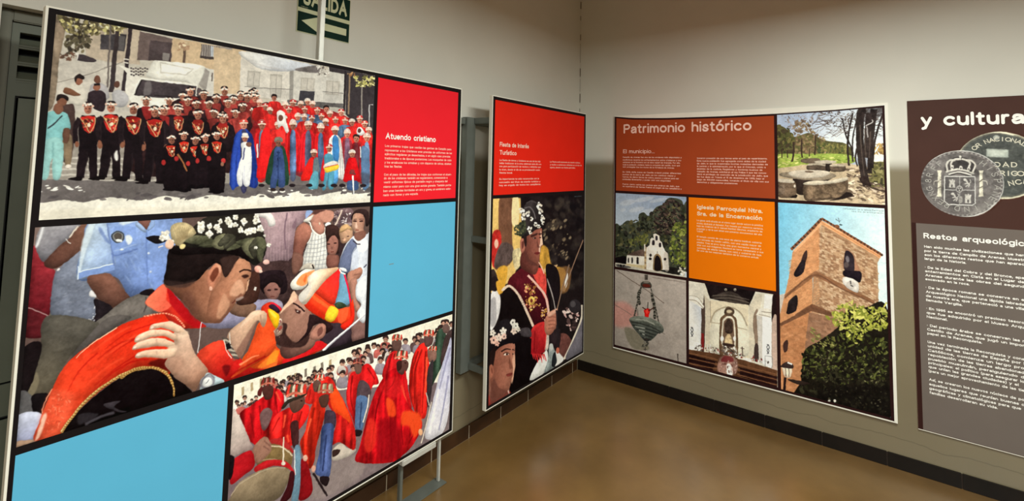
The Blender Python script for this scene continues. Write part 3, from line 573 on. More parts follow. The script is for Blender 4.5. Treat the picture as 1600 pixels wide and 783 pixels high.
    c.L((226, 222, 224), [580, 400, 600, 240, 610, 160], 6); pts = spline(np.array([[0, 590], [60, 545], [130, 515], [210, 508], [290, 525], [350, 570], [390, 640], [400, 720.]]), False, 8)
    for i, (x, y) in enumerate(pts): c.E((206, 168, 104) if i % 2 else (150, 108, 60), x, y, 13 if y < 640 else 9, 11, k=9)
    pts = spline(np.array([[175, 120], [250, 103], [330, 96], [400, 115], [440, 150], [480, 200.]]), False, 7)
    for i, (x, y) in enumerate(pts): c.E((240, 160, 130) if i % 2 else (200, 90, 70), x, y, 10, 7, k=8)
    return c
def paint_group():
    c = Canvas(1, GROUP, 1000, (196, 188, 176), 3)
    # street front
    c.V(80, 10, 4.608)
    c.B((196, 190, 180), -100, 0, 1300, 1500)
    c.P((186, 172, 156), [230, 150, 640, 160, 640, 420, 420, 400, 250, 370], sm=0, n=.05)
    c.P((198, 192, 184), [50, 375, 430, 405, 640, 450, 560, 760, 0, 760], sm=0, n=.04)
    c.P((74, 70, 74), [358, 205, 540, 200, 526, 325, 350, 308], sm=0, n=.2); c.P((110, 106, 106), [470, 215, 530, 215, 520, 320, 470, 315], sm=0, a=.6)
    c.P((112, 98, 96), [635, 180, 878, 235, 862, 398, 618, 385], sm=0, n=.08); c.P((80, 70, 72), [712, 245, 872, 262, 858, 396, 700, 386, 705, 320], sm=0, n=.15)
    c.P((140, 134, 132), [805, 335, 850, 340, 845, 392, 800, 388], sm=0); c.P((196, 182, 164), [575, 165, 636, 178, 615, 390, 560, 385], sm=0)
    c.P((206, 182, 152), [872, 225, 1400, 320, 1400, 640, 1100, 600, 1100, 440, 862, 405], sm=0, n=.05)
    c.P((158, 150, 146), [1080, 272, 1300, 300, 1300, 395, 1074, 362], sm=0)
    for i in range(9): c.L((70, 62, 62), [1082+i*16, 274+i*2, 1078+i*16, 366+i*3], 4)
    c.P((70, 62, 62), [1074, 355, 1300, 385, 1300, 402, 1074, 372], sm=0); c.P((196, 204, 216), [1150, 285, 1180, 290, 1176, 365, 1146, 362], sm=0, a=.8)
    c.L((96, 80, 72), [962, 300, 955, 412], 18); c.S([(224, 206, 180), (170, 140, 116)], [920, 260, 1000, 260, 990, 330, 920, 320], 24, 6, 18)
    c.P((214, 210, 204), [1090, 440, 1300, 480, 1300, 760, 1110, 660], sm=0); c.L((110, 100, 96), [1158, 480, 1154, 540], 10)
    # tree
    c.P((146, 130, 114), [38, 60, 110, 70, 85, 260, 55, 420, 15, 720, -60, 720, 0, 400], n=.2)
    c.S([(92, 86, 70), (70, 64, 54), (112, 104, 82), (60, 54, 48)], [40, 60, 330, 130, 300, 200, 270, 320, 100, 340, 110, 200], 150, 8, 30)
    c.S([(120, 112, 84), (86, 78, 62), (150, 140, 100), (206, 198, 140)], [40, 60, 540, 150, 530, 185, 300, 210, 120, 200], 140, 7, 22)
    c.S([(226, 214, 160), (240, 230, 190)], [230, 120, 540, 150, 500, 210, 230, 200], 22, 6, 15)
    c.L((96, 84, 72), [70, 370, 140, 330, 260, 240], 12, 6); c.P((70, 62, 66), [185, 350, 230, 345, 320, 385, 300, 402, 190, 390], n=.2); c.P((232, 228, 222), [165, 335, 200, 335, 190, 385, 180, 385, 180, 352], sm=0)
    c.S([(120, 90, 76), (96, 76, 66)], [70, 340, 180, 340, 180, 385, 80, 385], 24, 6, 20)
    c.L((120, 112, 106), [40, 545, 240, 500, 440, 425], 4); c.L((120, 112, 106), [380, 440, 520, 400], 4)
    # poles
    c.L((110, 102, 100), [425, 140, 404, 585], 13); c.L((62, 54, 56), [478, 180, 452, 400, 432, 620], 32, 34); c.L((58, 50, 54), [570, 150, 545, 400, 518, 610], 28, 30)
    c.L((220, 214, 206), [522, 378, 560, 386], 10, sm=0); c.L((220, 214, 206), [520, 404, 556, 410], 9, sm=0)
    # lorry
    c.P((226, 222, 214), [478, 420, 560, 450, 650, 520, 640, 560, 560, 670, 530, 600, 545, 480], sm=0, n=.03)
    for i in range(22): c.E((70, 62, 64), 575+(i % 8)*17, 445+(i//8)*22+(i % 2)*6, 8, 5)
    c.P((238, 236, 228), [735, 395, 800, 392, 1105, 436, 1060, 560, 960, 545, 700, 512, 708, 450], n=.03)
    c.P((206, 202, 194), [780, 400, 1030, 450, 970, 500, 785, 480], sm=0); c.P((244, 242, 236), [790, 410, 1015, 455, 965, 490, 792, 470], sm=0); c.P((160, 154, 150), [1100, 440, 1140, 470, 1110, 620, 1060, 560], sm=0)
    c.P((226, 224, 216), [1010, 480, 1105, 440, 1060, 555, 985, 540], f=.6)
    c.P((236, 234, 226), [640, 512, 1050, 560, 1045, 690, 830, 740, 610, 740, 560, 670], sm=0, n=.03)
    c.P((70, 62, 66), [655, 528, 1045, 575, 1036, 665, 760, 655, 600, 640], sm=0, n=.15); c.P((120, 114, 116), [680, 545, 720, 550, 715, 630, 665, 635], f=.8, a=.8); c.L((40, 34, 36), [740, 640, 850, 646], 6); c.L((44, 38, 40), [652, 530, 600, 640], 12)
    c.P((90, 80, 82), [1050, 590, 1080, 600, 1075, 650, 1045, 640]); c.L((230, 226, 220), [1052, 562, 1040, 640], 8)
    # white houses on the right
    c.V(320, 50, 4.35)
    c.P((206, 184, 156), [60, 100, 250, 135, 240, 420, 60, 420], sm=0, n=.05)
    c.P((218, 212, 204), [245, 130, 600, 200, 590, 480, 235, 420], sm=0, n=.03); c.P((206, 202, 196), [600, 215, 960, 280, 945, 520, 580, 480], sm=0, n=.03)
    for p in ([290, 262, 378, 270, 372, 375, 284, 368], [445, 285, 527, 292, 520, 450, 440, 440], [650, 308, 748, 318, 742, 400, 646, 394], [825, 328, 917, 336, 912, 432, 820, 424]):
        c.P((184, 178, 170), p, sm=0); q = np.array(p, float).reshape(-1, 2); c.P((200, 194, 186), (q.mean(0)+(q-q.mean(0))*.82).ravel(), sm=0); c.L((160, 154, 148), [(q[0, 0]+q[1, 0])/2, q[0, 1]+4, (q[2, 0]+q[3, 0])/2, q[2, 1]-4], 4)
    c.P((64, 62, 68), [646, 398, 746, 404, 740, 475, 638, 466], sm=0, n=.1)
    c.L((150, 146, 142), [590, 265, 585, 470], 26, f=.5)
    for y, x0, x1 in ((370, 270, 380), (380, 360, 600), (405, 800, 940)): c.L((120, 116, 114), [x0, y, x1, y+12], 4)
    for i in range(30): c.L((132, 128, 126), [360+i*8, 382+i*.4, 358+i*8, 455+i*.4], 2, a=.7)
    for i in range(16): c.L((130, 126, 126), [808+i*8, 408+i*.5, 806+i*8, 478+i*.5], 2, a=.7)
    c.P((96, 92, 92), [560, 462, 950, 488, 945, 520, 820, 520, 560, 490], sm=0, n=.15); c.P((172, 168, 160), [820, 505, 960, 520, 950, 560, 830, 540], sm=0)
    c.P((230, 228, 226), [250, 130, 740, 226, 690, 250, 560, 268, 420, 260, 330, 225], n=.04, c2=(206, 210, 220), g=[300, 150, 560, 240]); c.L((196, 192, 192), [300, 200, 430, 240, 560, 262], 5, f=.6, a=.8)
    c.P((110, 104, 104), [620, 250, 760, 228, 770, 275, 640, 268], f=.5, n=.2); c.S([(230, 226, 220), (120, 112, 108), (180, 174, 168)], [760, 225, 850, 245, 850, 300, 770, 300], 34, 5, 16)
    c.P((66, 60, 64), [840, 235, 1160, 300, 1140, 760, 1000, 600, 955, 560, 960, 290, 850, 270], sm=0, n=.08); c.P((206, 202, 196), [850, 268, 945, 285, 944, 330, 850, 300], sm=0, a=.7)
    c.L((50, 44, 48), [955, 265, 945, 540], 14); c.L((150, 128, 106), [985, 280, 975, 560], 10, f=.4); c.L((150, 142, 136), [1066, 350, 1064, 620], 9)
    c.S([(196, 190, 120), (226, 216, 160), (120, 116, 80)], [1010, 300, 1155, 300, 1155, 370, 1030, 370], 60, 5, 16); c.S([(150, 110, 80), (190, 150, 110)], [960, 275, 1020, 280, 1020, 300, 970, 300], 10, 5, 12)
    c.L((196, 194, 196), [1142, 494, 1117, 494, 1116, 640], 7, sm=0)
    # steps, road and sunlit foreground
    c.V(0, 0, 1)
    c.P((150, 143, 136), [60, 200, 600, 230, 600, 330, 55, 350], sm=0, n=.05)
    for i in range(5): c.L((206, 200, 192), [66, 246+i*9, 330, 250+i*8], 2.2, f=.3)
    c.P((104, 98, 98), [62, 280, 240, 284, 600, 292, 600, 330, 55, 350], sm=0, n=.06)
    c.P((232, 228, 218), [55, 318, 100, 312, 130, 316, 170, 308, 220, 313, 260, 306, 300, 311, 330, 304, 370, 309, 400, 302, 430, 307, 460, 300, 500, 305, 530, 299, 560, 303, 600, 298, 600, 340, 50, 350], sm=0, n=.03)
    c.P((214, 206, 190), [55, 330, 300, 322, 600, 312, 600, 345, 50, 350], f=3, a=.5)
    c.S([(92, 86, 88), (110, 104, 104)], [70, 305, 590, 292, 590, 303, 70, 316], 70, 3, 10, .35, rot=-.1); c.S([(236, 232, 226)], [62, 290, 160, 288, 160, 300, 62, 302], 12, 2, 7, .3, rot=-.1); c.S([(236, 232, 226)], [400, 292, 580, 290, 580, 300, 400, 302], 20, 1.5, 5, .4, rot=0)
    # back people by the pole
    c.V(60, 90, 3.56)
    SK = (150, 102, 84)
    c.P((214, 208, 198), [150, 165, 205, 140, 255, 165, 255, 260, 165, 250], n=.05); c.P((120, 84, 66), [135, 180, 160, 165, 230, 205, 215, 215, 150, 200]); c.E(SK, 222, 128, 22, 26); c.P((44, 36, 36), [198, 115, 225, 92, 252, 108, 250, 122, 215, 118, 205, 140])
    c.P((180, 176, 180), [290, 155, 340, 140, 385, 170, 385, 230, 290, 230], n=.05); c.E((110, 76, 64), 327, 122, 19, 22); c.P((54, 44, 50), [275, 200, 320, 180, 370, 200, 360, 300, 280, 260], n=.1); c.E(SK, 322, 162, 20, 20); c.L((40, 34, 36), [305, 150, 340, 148], 12)
    c.P((188, 186, 190), [410, 200, 450, 180, 500, 215, 480, 270, 420, 265], n=.05); c.E((96, 68, 58), 435, 150, 17, 20)
    # left spectators
    c.P((74, 58, 56), [85, 290, 160, 260, 200, 290, 185, 560, 130, 560], n=.1); c.E((128, 88, 72), 133, 238, 28, 34); c.P((44, 36, 36), [102, 240, 105, 210, 135, 203, 165, 220, 162, 240, 135, 222])
    c.P((130, 112, 92), [135, 440, 185, 440, 180, 600, 150, 600], n=.1); c.E((230, 220, 210), 168, 605, 18, 12)
    c.P((136, 192, 196), [50, 310, 110, 300, 165, 320, 175, 400, 140, 405, 130, 470, 45, 470, 35, 400], n=.05); c.P((150, 196, 196), [35, 465, 135, 465, 125, 660, 80, 670, 75, 560, 50, 670, 15, 660], n=.05); c.L((44, 44, 50), [132, 322, 90, 365, 50, 395], 6); c.P((104, 76, 64), [135, 400, 172, 400, 165, 470, 140, 470]); c.E((132, 92, 76), 112, 285, 27, 32); c.L((104, 150, 154), [80, 470, 78, 560], 5, f=.4)
    # helper figures
    RG = c.rng
    def head(x, y, r, hat='flower', skin=None):
        sk = np.array(skin or (164, 110, 92))*(.82+.35*RG.random())
        c.E(sk, x, y, r*.78, r, n=.05); c.E(sk*.72, x+r*.3, y+r*.25, r*.35, r*.6, f=.5, a=.6)
        c.E((60, 40, 38), x-r*.3, y-r*.05, r*.17, r*.1); c.E((60, 40, 38), x+r*.3, y-r*.05, r*.17, r*.1); c.L((110, 60, 54), [x-r*.25, y+r*.5, x+r*.25, y+r*.5], r*.14)
        if hat == 'flower':
            c.P((40, 32, 34), [x-r, y-r*.45, x-r*.75, y-r*1.25, x+r*.1, y-r*1.5, x+r*.85, y-r*1.2, x+r, y-r*.4, x, y-r*.62])
            for k in range(7): c.E((236, 228, 218) if k % 3 else (226, 190, 172), x+(k-3)*r*.33, y-r*.95+abs(k-3)*r*.1+RG.standard_normal()*r*.12, r*.30, r*.27, k=7)
        elif hat == 'cap':
            cl = [(206, 80, 70), (226, 190, 180), (180, 60, 60), (214, 206, 200)][int(RG.integers(4))]
            c.P(cl, [x-r, y-r*.3, x-r*.8, y-r*1.1, x, y-r*1.45, x+r*.8, y-r*1.1, x+r, y-r*.3, x, y-r*.5], n=.1); c.L((230, 214, 196), [x-r, y-r*.35, x, y-r*.55, x+r, y-r*.35], r*.3); c.E((236, 224, 216), x, y-r*1.0, r*.3, r*.25, k=7)
        elif hat == 'hair': c.P((46, 36, 36), [x-r*.9, y, x-r*.8, y-r*1.0, x, y-r*1.3, x+r*.8, y-r*1.0, x+r*.9, y, x+r*.5, y-r*.6, x-r*.5, y-r*.6])
    def bust(x, y, r, col, w=2.0, h=4.5, coat=None):
        cc = np.array(col)*(.85+.3*RG.random())
        c.P(coat or cc*.9, [x-r*w, y+r*h, x-r*w, y+r*1.9, x-r*.9, y+r*1.05, x+r*.9, y+r*1.05, x+r*w, y+r*1.9, x+r*w, y+r*h], n=.2, fold=.25)
        if coat: c.P(cc, [x-r*1.0, y+r*1.2, x, y+r*.9, x+r*1.0, y+r*1.2, x+r*.9, y+r*3.4, x-r*.3, y+r*3.6], n=.15)
        else: c.L(cc*.7, [x-r*.9, y+r*1.5, x-r*.6, y+r*3, x-r*.8, y+r*h], r*.25, f=.4); c.L(np.minimum(cc*1.25, 255), [x+r*.9, y+r*1.4, x+r*1.3, y+r*3], r*.3, f=.5, a=.7)
    def sash(x, y, r, red=(176, 52, 46)):
        red = np.array(red)*.9
        c.P(red, [x-r*1.25, y+r*1.35, x, y+r*1.05, x+r*1.2, y+r*1.35, x+r*1.15, y+r*2.4, x+r*.9, y+r*3.6, x+r*.1, y+r*4.1, x-r*.7, y+r*3.5, x-r*1.15, y+r*2.3], n=.2, sm=0)
        c.S([(206, 172, 110), (226, 206, 170), (120, 60, 44), (196, 120, 80)], [x-r*1.1, y+r*1.7, x+r*1.0, y+r*1.7, x+r*.4, y+r*3.8, x-r*.8, y+r*3.0], 22, r*.1, r*.34)
        c.S([(70, 36, 34), (92, 44, 40)], [x-r*1.2, y+r*1.8, x+r*1.1, y+r*2.0, x+r*.4, y+r*3.8, x-r*.8, y+r*3.2], 12, r*.15, r*.4, a=.8); c.E((232, 220, 190), x+r*.1, y+r*2.7, r*.28, r*.36)
        c.L((206, 166, 120), [x-r*1.3, y+r*1.5, x-r*.3, y+r*3.0, x+r*.3, y+r*4.0], r*.16); c.L((206, 166, 120), [x+r*1.2, y+r*1.5, x+r*1.0, y+r*2.6, x+r*.4, y+r*4.0], r*.16)
    # black-coated company: back rows
    c.V(240, 130, 4.35)
    c.P((52, 34, 36), [-120, 250, 40, 180, 200, 100, 480, 90, 720, 110, 760, 300, 740, 560, -120, 620], n=.25)
    back = [(250, 62), (480, 60), (680, 72), (665, 85), (200, 98), (340, 88), (590, 92), (635, 105), (425, 112), (690, 105), (105, 128), (505, 142), (290, 152), (605, 170), (165, 172), (685, 198), (555, 212), (410, 212), (300, 215), (470, 232), (15, 205), (735, 180), (760, 170), (230, 130), (375, 150), (540, 120)]
    for x, y in sorted(back, key=lambda q: q[1]): bust(x, y, 28, (150, 62, 58) if RG.random() < .75 else (120, 44, 48), coat=(54, 34, 38) if RG.random() < .5 else None); head(x, y, 27)
    c.P((34, 24, 28), [60, 240, 180, 220, 350, 250, 360, 420, 60, 440], n=.2)
    for x, y in ((165, 195), (300, 220), (470, 245), (20, 225)): bust(x, y, 32, (150, 40, 42), 2.4, 6.5, coat=(34, 24, 28)); sash(x, y, 32); head(x, y, 30)
    # front men
    c.V(60, 90, 3.56)
    for x, y in ((600, 250), (700, 300)): bust(x, y, 26, (140, 46, 46), 2.0, 6, coat=(40, 28, 32)); head(x, y, 24)
    for x, y, d in ((275, 285, 0), (403, 280, 0), (528, 290, 8), (645, 305, 16)):
        K = (30, 22, 26)
        c.P(K, [x-56, y+70, x-36, y+36, x+36, y+36, x+56, y+70, x+50, y+200, x+52, y+385, x+10, y+390, x+2, y+262, x-22, y+385, x-66, y+385, x-48, y+200], n=.15, sm=0)
        for sg_ in (-1, 1): c.L((38, 29, 33), [x+sg_*46, y+52, x+sg_*70, y+100, x+sg_*68, y+190], 34, 26, n=.15); c.L((70, 58, 60), [x+sg_*54, y+70, x+sg_*58, y+180], 3, f=.4, a=.6)
        sash(x, y, 34, (190, 48, 44)); c.E((138, 92, 74), x+66, y+200, 15, 22); c.E((138, 92, 74), x-62, y+196, 12, 18); c.L((70, 60, 60), [x-5, y+240, x-12, y+380], 4, f=.5, a=.5)
        c.P((22, 16, 18), [x-110, y+392, x-40, y+375, x-40, y+398]); c.P((22, 16, 18), [x, y+392, x+55, y+380, x+60, y+398]); head(x, y, 27)
    c.P((236, 234, 230), [420, 540, 440, 515, 440, 570, 425, 570], f=.5)
    # children in front
    c.V(240, 130, 4.35)
    for x, y, h in ((120, 388, 330), (205, 362, 360), (285, 395, 310), (350, 378, 320), (428, 362, 370)):
        K = (28, 20, 24)
        c.P(K, [x-62, y+80, x-30, y+32, x+35, y+32, x+66, y+80, x+60, y+200, x+45, y+h, x-45, y+h, x-60, y+200], n=.15); sash(x, y+4, 27, (206, 56, 44)); head(x, y, 27); c.E((190, 60, 60), x+45, y+165, 17, 18); c.E((150, 104, 86), x+38, y+188, 13, 16); c.E((170, 52, 52), x-52, y+150, 15, 18)
        c.P((20, 15, 18), [x-60, y+h+8, x-20, y+h-14, x-10, y+h+10]); c.P((20, 15, 18), [x+5, y+h+8, x+40, y+h-14, x+48, y+h+10])
    c.L((150, 100, 66), [160, 480, 200, 540, 225, 600], 14, 10)
    # red-caped company
    c.V(400, 140, 4.605)
    c.P((150, 44, 48), [0, 200, 120, 120, 420, 130, 640, 190, 830, 320, 830, 560, 0, 560], n=.25)
    rd = [(370, 92), (405, 112), (265, 102), (320, 112), (210, 118), (130, 62), (25, 100), (65, 128), (440, 158), (100, 158), (505, 142), (612, 170), (300, 200), (530, 180), (570, 222), (400, 215), (500, 238), (690, 240), (745, 218), (780, 255), (40, 250), (155, 262), (265, 245), (370, 258), (465, 270), (810, 300), (655, 312), (235, 150), (350, 150), (470, 200), (640, 230), (200, 215), (345, 205)]
    for x, y in sorted(rd, key=lambda q: q[1]): bust(x, y, 24, (222, 52, 50) if RG.random() < .85 else (96, 124, 160), 2.0, 5); head(x, y, 23, 'cap' if y != 62 and x != 505 else 'hair', (190, 126, 108))
    c.P((232, 228, 226), [150, 200, 150, 165, 175, 150, 205, 165, 215, 220, 235, 300, 215, 310, 190, 260, 160, 270], n=.04); c.E((110, 72, 62), 178, 205, 17, 22)
    c.P((232, 230, 232), [722, 300, 730, 275, 755, 272, 780, 310, 760, 330, 730, 325]); c.E((90, 60, 56), 742, 295, 13, 16)
    def caped(x, y, r, bot, cape, tunic, w=3.0, hat='cap'):
        c.P(cape, [x-r*1.0, y+r*1.3, x, y+r*.9, x+r*1.0, y+r*1.3, x+r*w*.7, y+r*3.5, x+r*w, bot, x+r*.6, bot+6, x-r*.6, bot+6, x-r*w, bot, x-r*w*.7, y+r*3.5], n=.10, fold=.32)
        c.P(tunic, [x-r*.5, y+r*1.4, x+r*.5, y+r*1.4, x+r*.75, y+r*5, x+r*.7, bot+25, x-r*.7, bot+25, x-r*.75, y+r*5], n=.18, fold=.3)
        d = np.array(cape)*.65
        for k in (-.8, -.6, .62, .85): c.L(d, [x+k*r*1.1, y+r*1.8, x+k*r*w*.8, y+r*5, x+k*r*w, bot-4], r*.16, f=.5, a=.8)
        c.L(np.minimum(np.array(cape)*1.2, 255), [x-r*1.3, y+r*1.8, x-r*w*.75, bot-20], r*.3, f=1, a=.6); head(x, y, r, hat, (190, 126, 108))
    RD = (222, 40, 44)
    caped(40, 262, 29, 600, (206, 40, 46), (98, 128, 156)); c.P((230, 50, 48), [45, 320, 105, 315, 110, 480, 75, 640, 10, 640], n=.06); c.L((226, 226, 226), [8, 390, 10, 490], 9)
    caped(265, 262, 28, 610, RD, (90, 112, 150), 2.6); caped(375, 265, 30, 600, (200, 36, 44), (92, 96, 122), 2.9); caped(465, 285, 27, 600, RD, (86, 104, 140), 2.5)
    caped(655, 322, 25, 560, (160, 60, 70), (120, 90, 110), 2.2); caped(720, 355, 26, 600, (150, 40, 48), (110, 50, 56), 2.2, 'hair'); caped(797, 350, 27, 660, (200, 50, 52), (104, 132, 166), 2.0)
    c.P((96, 124, 160), [755, 430, 800, 420, 812, 480, 805, 690, 765, 700], n=.1); c.L((214, 214, 216), [750, 410, 752, 490], 8)
    c.P((70, 62, 70), [130, 600, 800, 600, 800, 680, 130, 680], f=3, a=.5)
    # white cape
    caped(568, 300, 28, 630, (232, 228, 226), (84, 140, 192), 2.4); c.P((70, 130, 190), [550, 350, 590, 350, 595, 500, 560, 500], n=.06)
    # blue cape figure and child in white
    c.V(240, 130, 4.35)
    caped(612, 285, 30, 690, (44, 66, 150), (60, 60, 90), 3.2); c.P((56, 84, 180), [575, 340, 600, 345, 560, 500, 555, 700, 525, 700, 540, 460], n=.06)
    c.P((236, 236, 240), [595, 410, 650, 405, 665, 470, 665, 560, 650, 690, 610, 690, 605, 600, 600, 695, 572, 690, 565, 610, 600, 480], n=.04); c.L((200, 200, 214), [618, 560, 612, 680], 5, f=.4); c.L((80, 80, 120), [620, 440, 605, 520], 8); c.E((120, 84, 74), 648, 415, 19, 17); head(622, 378, 24, 'cap'); c.E((236, 232, 230), 620, 348, 22, 12)
    c.P((226, 40, 42), [735, 330, 790, 320, 790, 560, 765, 640, 700, 640, 715, 500], n=.06)
    # green cape, kneeling children, drummer
    c.V(400, 140, 4.605)
    c.P((44, 70, 56), [130, 420, 160, 400, 200, 415, 225, 500, 235, 660, 205, 690, 110, 690, 65, 650, 95, 500], n=.1); c.P((66, 84, 130), [135, 425, 185, 425, 205, 560, 205, 690, 165, 700, 155, 640, 140, 705, 100, 700, 120, 560], n=.1); c.L((40, 52, 90), [160, 440, 158, 640], 6, f=.4); c.S([(40, 48, 80)], [140, 440, 180, 440, 180, 560, 140, 560], 10, 4, 9)
    head(160, 385, 26, 'none'); c.P((120, 116, 106), [132, 380, 135, 350, 160, 338, 188, 352, 188, 378, 160, 365], n=.1); c.E((54, 44, 44), 122, 720, 20, 12); c.E((54, 44, 44), 186, 720, 20, 12)
    c.P((226, 44, 40), [405, 490, 375, 510, 320, 640, 350, 655, 400, 640, 430, 560], n=.06); c.P((110, 122, 130), [415, 500, 445, 495, 455, 590, 410, 600], n=.1); c.P((100, 160, 180), [405, 600, 445, 595, 445, 700, 420, 715, 375, 705], n=.08); head(415, 462, 25, 'cap')
    c.P((206, 44, 52), [490, 470, 460, 640, 500, 640, 520, 500], n=.06); c.P((88, 150, 176), [490, 475, 545, 470, 560, 560, 555, 700, 525, 715, 510, 650, 500, 715, 475, 715, 495, 590], n=.08); c.L((60, 110, 136), [520, 600, 512, 700], 6, f=.4)
    head(525, 425, 26, 'cap'); c.P((220, 208, 196), [488, 545, 570, 515, 590, 530, 585, 575, 505, 595, 490, 580], n=.05); c.P((230, 196, 70), [492, 562, 588, 540, 586, 572, 510, 597, 496, 588], n=.05); c.E((226, 220, 214), 535, 535, 48, 18, -.28); c.L((200, 70, 60), [490, 562, 590, 538], 5)
    c.P((206, 30, 36), [660, 505, 690, 490, 720, 505, 750, 640, 735, 665, 640, 665, 630, 630], n=.08); c.P((70, 90, 130), [660, 660, 730, 660, 730, 720, 660, 720], n=.1); head(690, 465, 25, 'cap'); c.L((236, 236, 240), [695, 620, 702, 755], 14, 8); c.L((110, 60, 60), [672, 600, 715, 610], 14); c.E((130, 60, 60), 692, 590, 18, 16)
    for x in (40, 260, 380, 470, 560, 620, 770): c.E((44, 36, 40), x, 690, 24, 12)
    return c
def paint_march():
    c = Canvas(1, MARCH, 900, (120, 104, 108), 4)
    RG = c.rng
    c.V(360, 560, 3.51)
    c.P((236, 230, 214), [0, 140, 480, -20, 1300, -300, 1300, 120, 500, 180, 0, 330], sm=0, n=.03)
    for x, y in ((60, 160), (110, 135), (160, 115), (205, 100), (320, 95), (350, 85), (405, 60), (455, 45), (495, 25), (540, 10)): c.P((120, 110, 100) if x % 2 else (170, 150, 120), [x, y, x+13, y-6, x+14, y+38, x, y+46], sm=0)
    c.P((126, 112, 114), [0, 800, 380, 600, 560, 480, 720, 400, 1300, 200, 1300, 800], sm=0, n=.06); c.P((150, 136, 132), [450, 640, 700, 520, 720, 640, 520, 760, 440, 760], f=4, a=.6)
    c.P((196, 184, 172), [560, 500, 610, 465, 640, 490, 690, 500, 640, 540, 560, 560], n=.05)
    def crowd(reg, n, r0, r1, dark=.4):
        rg = np.array(reg, float).reshape(-1, 2); lo, hi = rg.min(0), rg.max(0)
        P_ = []
        while len(P_) < n:
            x, y = lo+RG.random(2)*(hi-lo); t = (x-lo[0])/(hi[0]-lo[0]); yt = np.interp(x, rg[:len(rg)//2, 0], rg[:len(rg)//2, 1]); yb = np.interp(x, rg[:len(rg)//2-1:-1, 0], rg[:len(rg)//2-1:-1, 1])
            if yt <= y <= yb: P_.append((x, y))
        for x, y in sorted(P_, key=lambda q: q[1]):
            r = r0+(r1-r0)*RG.random(); b = [(232, 226, 220), (206, 196, 190), (96, 76, 76), (180, 96, 90), (150, 140, 150)][int(RG.integers(5))]
            c.P(b, [x-r*1.6, y+r*4, x-r*1.3, y+r*1.2, x+r*1.3, y+r*1.2, x+r*1.6, y+r*4], n=.1); c.E(np.array((186, 143, 126))*(.75+.4*RG.random()), x, y, r*.8, r)
            c.P((60, 46, 44), [x-r*.9, y, x-r*.7, y-r*1.0, x, y-r*1.25, x+r*.7, y-r*1.0, x+r*.9, y, x, y-r*.5]); c.E((70, 46, 42), x-r*.25, y+r*.05, r*.15, r*.1); c.E((70, 46, 42), x+r*.3, y+r*.05, r*.15, r*.1)
    crowd([10, 235, 150, 190, 300, 120, 150, 260, 10, 310][:6]+[300, 190, 150, 260, 10, 320], 34, 9, 14)
    crowd([240, 120, 420, 80, 560, 50, 560, 150, 420, 170, 240, 200], 34, 11, 17)
    c.V(530, 490, 3.404)
    crowd([0, 260, 120, 190, 300, 110, 300, 220, 120, 300, 0, 350], 34, 12, 19)
    crowd([250, 160, 400, 90, 600, 40, 600, 140, 400, 200, 250, 240], 26, 13, 19)
    def turban(x, y, r, tl=0, cols=((200, 60, 50), (90, 84, 66), (222, 200, 180))):
        c.P((80, 40, 36), [x-r, y+r*.1, x-r*.9, y-r*.8, x, y-r*1.2, x+r*.9, y-r*.8, x+r, y, x, y-r*.3], n=.15)
        for k in range(7): c.P(cols[k % 3], [x-r+k*r*.28, y+r*.05, x-r*.8+k*r*.25, y-r*.95, x-r*.55+k*r*.25, y-r*1.05, x-r*.7+k*r*.28, y], n=.1)
        c.L((210, 120, 100), [x-r, y+r*.05, x, y-r*.3, x+r, y], r*.25, n=.2)
    def cape(col, p, folds, hi=()):
        c.P(col, p, n=.10, fold=.38); d = np.array(col)*.6
        for q in folds: c.L(d, q, 9, 4, f=1.2, a=.8)
        for q in hi: c.L((255, 104, 70), q, 12, 6, f=1.5, a=.75)
    # far right: green cape, light cloth
    c.P((60, 78, 66), [520, 100, 560, 90, 575, 200, 520, 330, 480, 400, 500, 250], n=.12, fold=.3); c.E((106, 84, 80), 568, 80, 20, 26); c.P((70, 56, 56), [560, 130, 610, 90, 610, 260, 540, 280], n=.15)
    # two capes at the right
    cape((206, 40, 44), [290, 200, 260, 230, 230, 340, 330, 330, 320, 200], [[280, 210, 250, 330]])
    c.P((101, 75, 70), [280, 150, 300, 130, 330, 150, 322, 195, 290, 195]); turban(308, 140, 26)
    cape((214, 44, 38), [460, 155, 420, 175, 385, 250, 370, 380, 385, 480, 420, 550, 460, 545, 470, 420, 480, 300, 470, 200], [[440, 190, 400, 320, 400, 480], [460, 200, 450, 350, 440, 530], [420, 200, 380, 320]], [[465, 230, 462, 340, 455, 430]])
    c.P((97, 70, 68), [450, 120, 480, 110, 500, 130, 490, 165, 460, 175]); turban(475, 118, 28); c.P((137, 102, 92), [470, 190, 510, 180, 515, 240, 480, 260], n=.1); turban(498, 195, 20)
    c.P((60, 52, 56), [470, 300, 500, 250, 490, 420, 470, 500, 465, 420], n=.1); c.L((200, 190, 180), [462, 420, 478, 490], 5)
    c.P((196, 196, 222), [595, 130, 570, 200, 530, 330, 490, 500, 455, 650, 500, 668, 545, 640, 580, 540, 600, 300], n=.05, c2=(232, 228, 236), g=[560, 250, 520, 600])
    for q in ([590, 180, 550, 330, 510, 500], [580, 330, 560, 460, 530, 620]): c.L((150, 148, 180), q, 10, 6, f=1.2, a=.8)
    c.L((245, 240, 246), [530, 400, 500, 540, 480, 640], 12, f=1.5, a=.8); c.L((226, 214, 200), [436, 690, 470, 560, 490, 470], 5)
    # man with jeans
    cape((196, 36, 38), [100, 300, 60, 320, 40, 400, 40, 480, 70, 560, 100, 640, 110, 480, 130, 380, 160, 420, 180, 380, 210, 370, 190, 310, 150, 265], [[70, 330, 60, 450, 90, 560], [150, 290, 190, 350]])
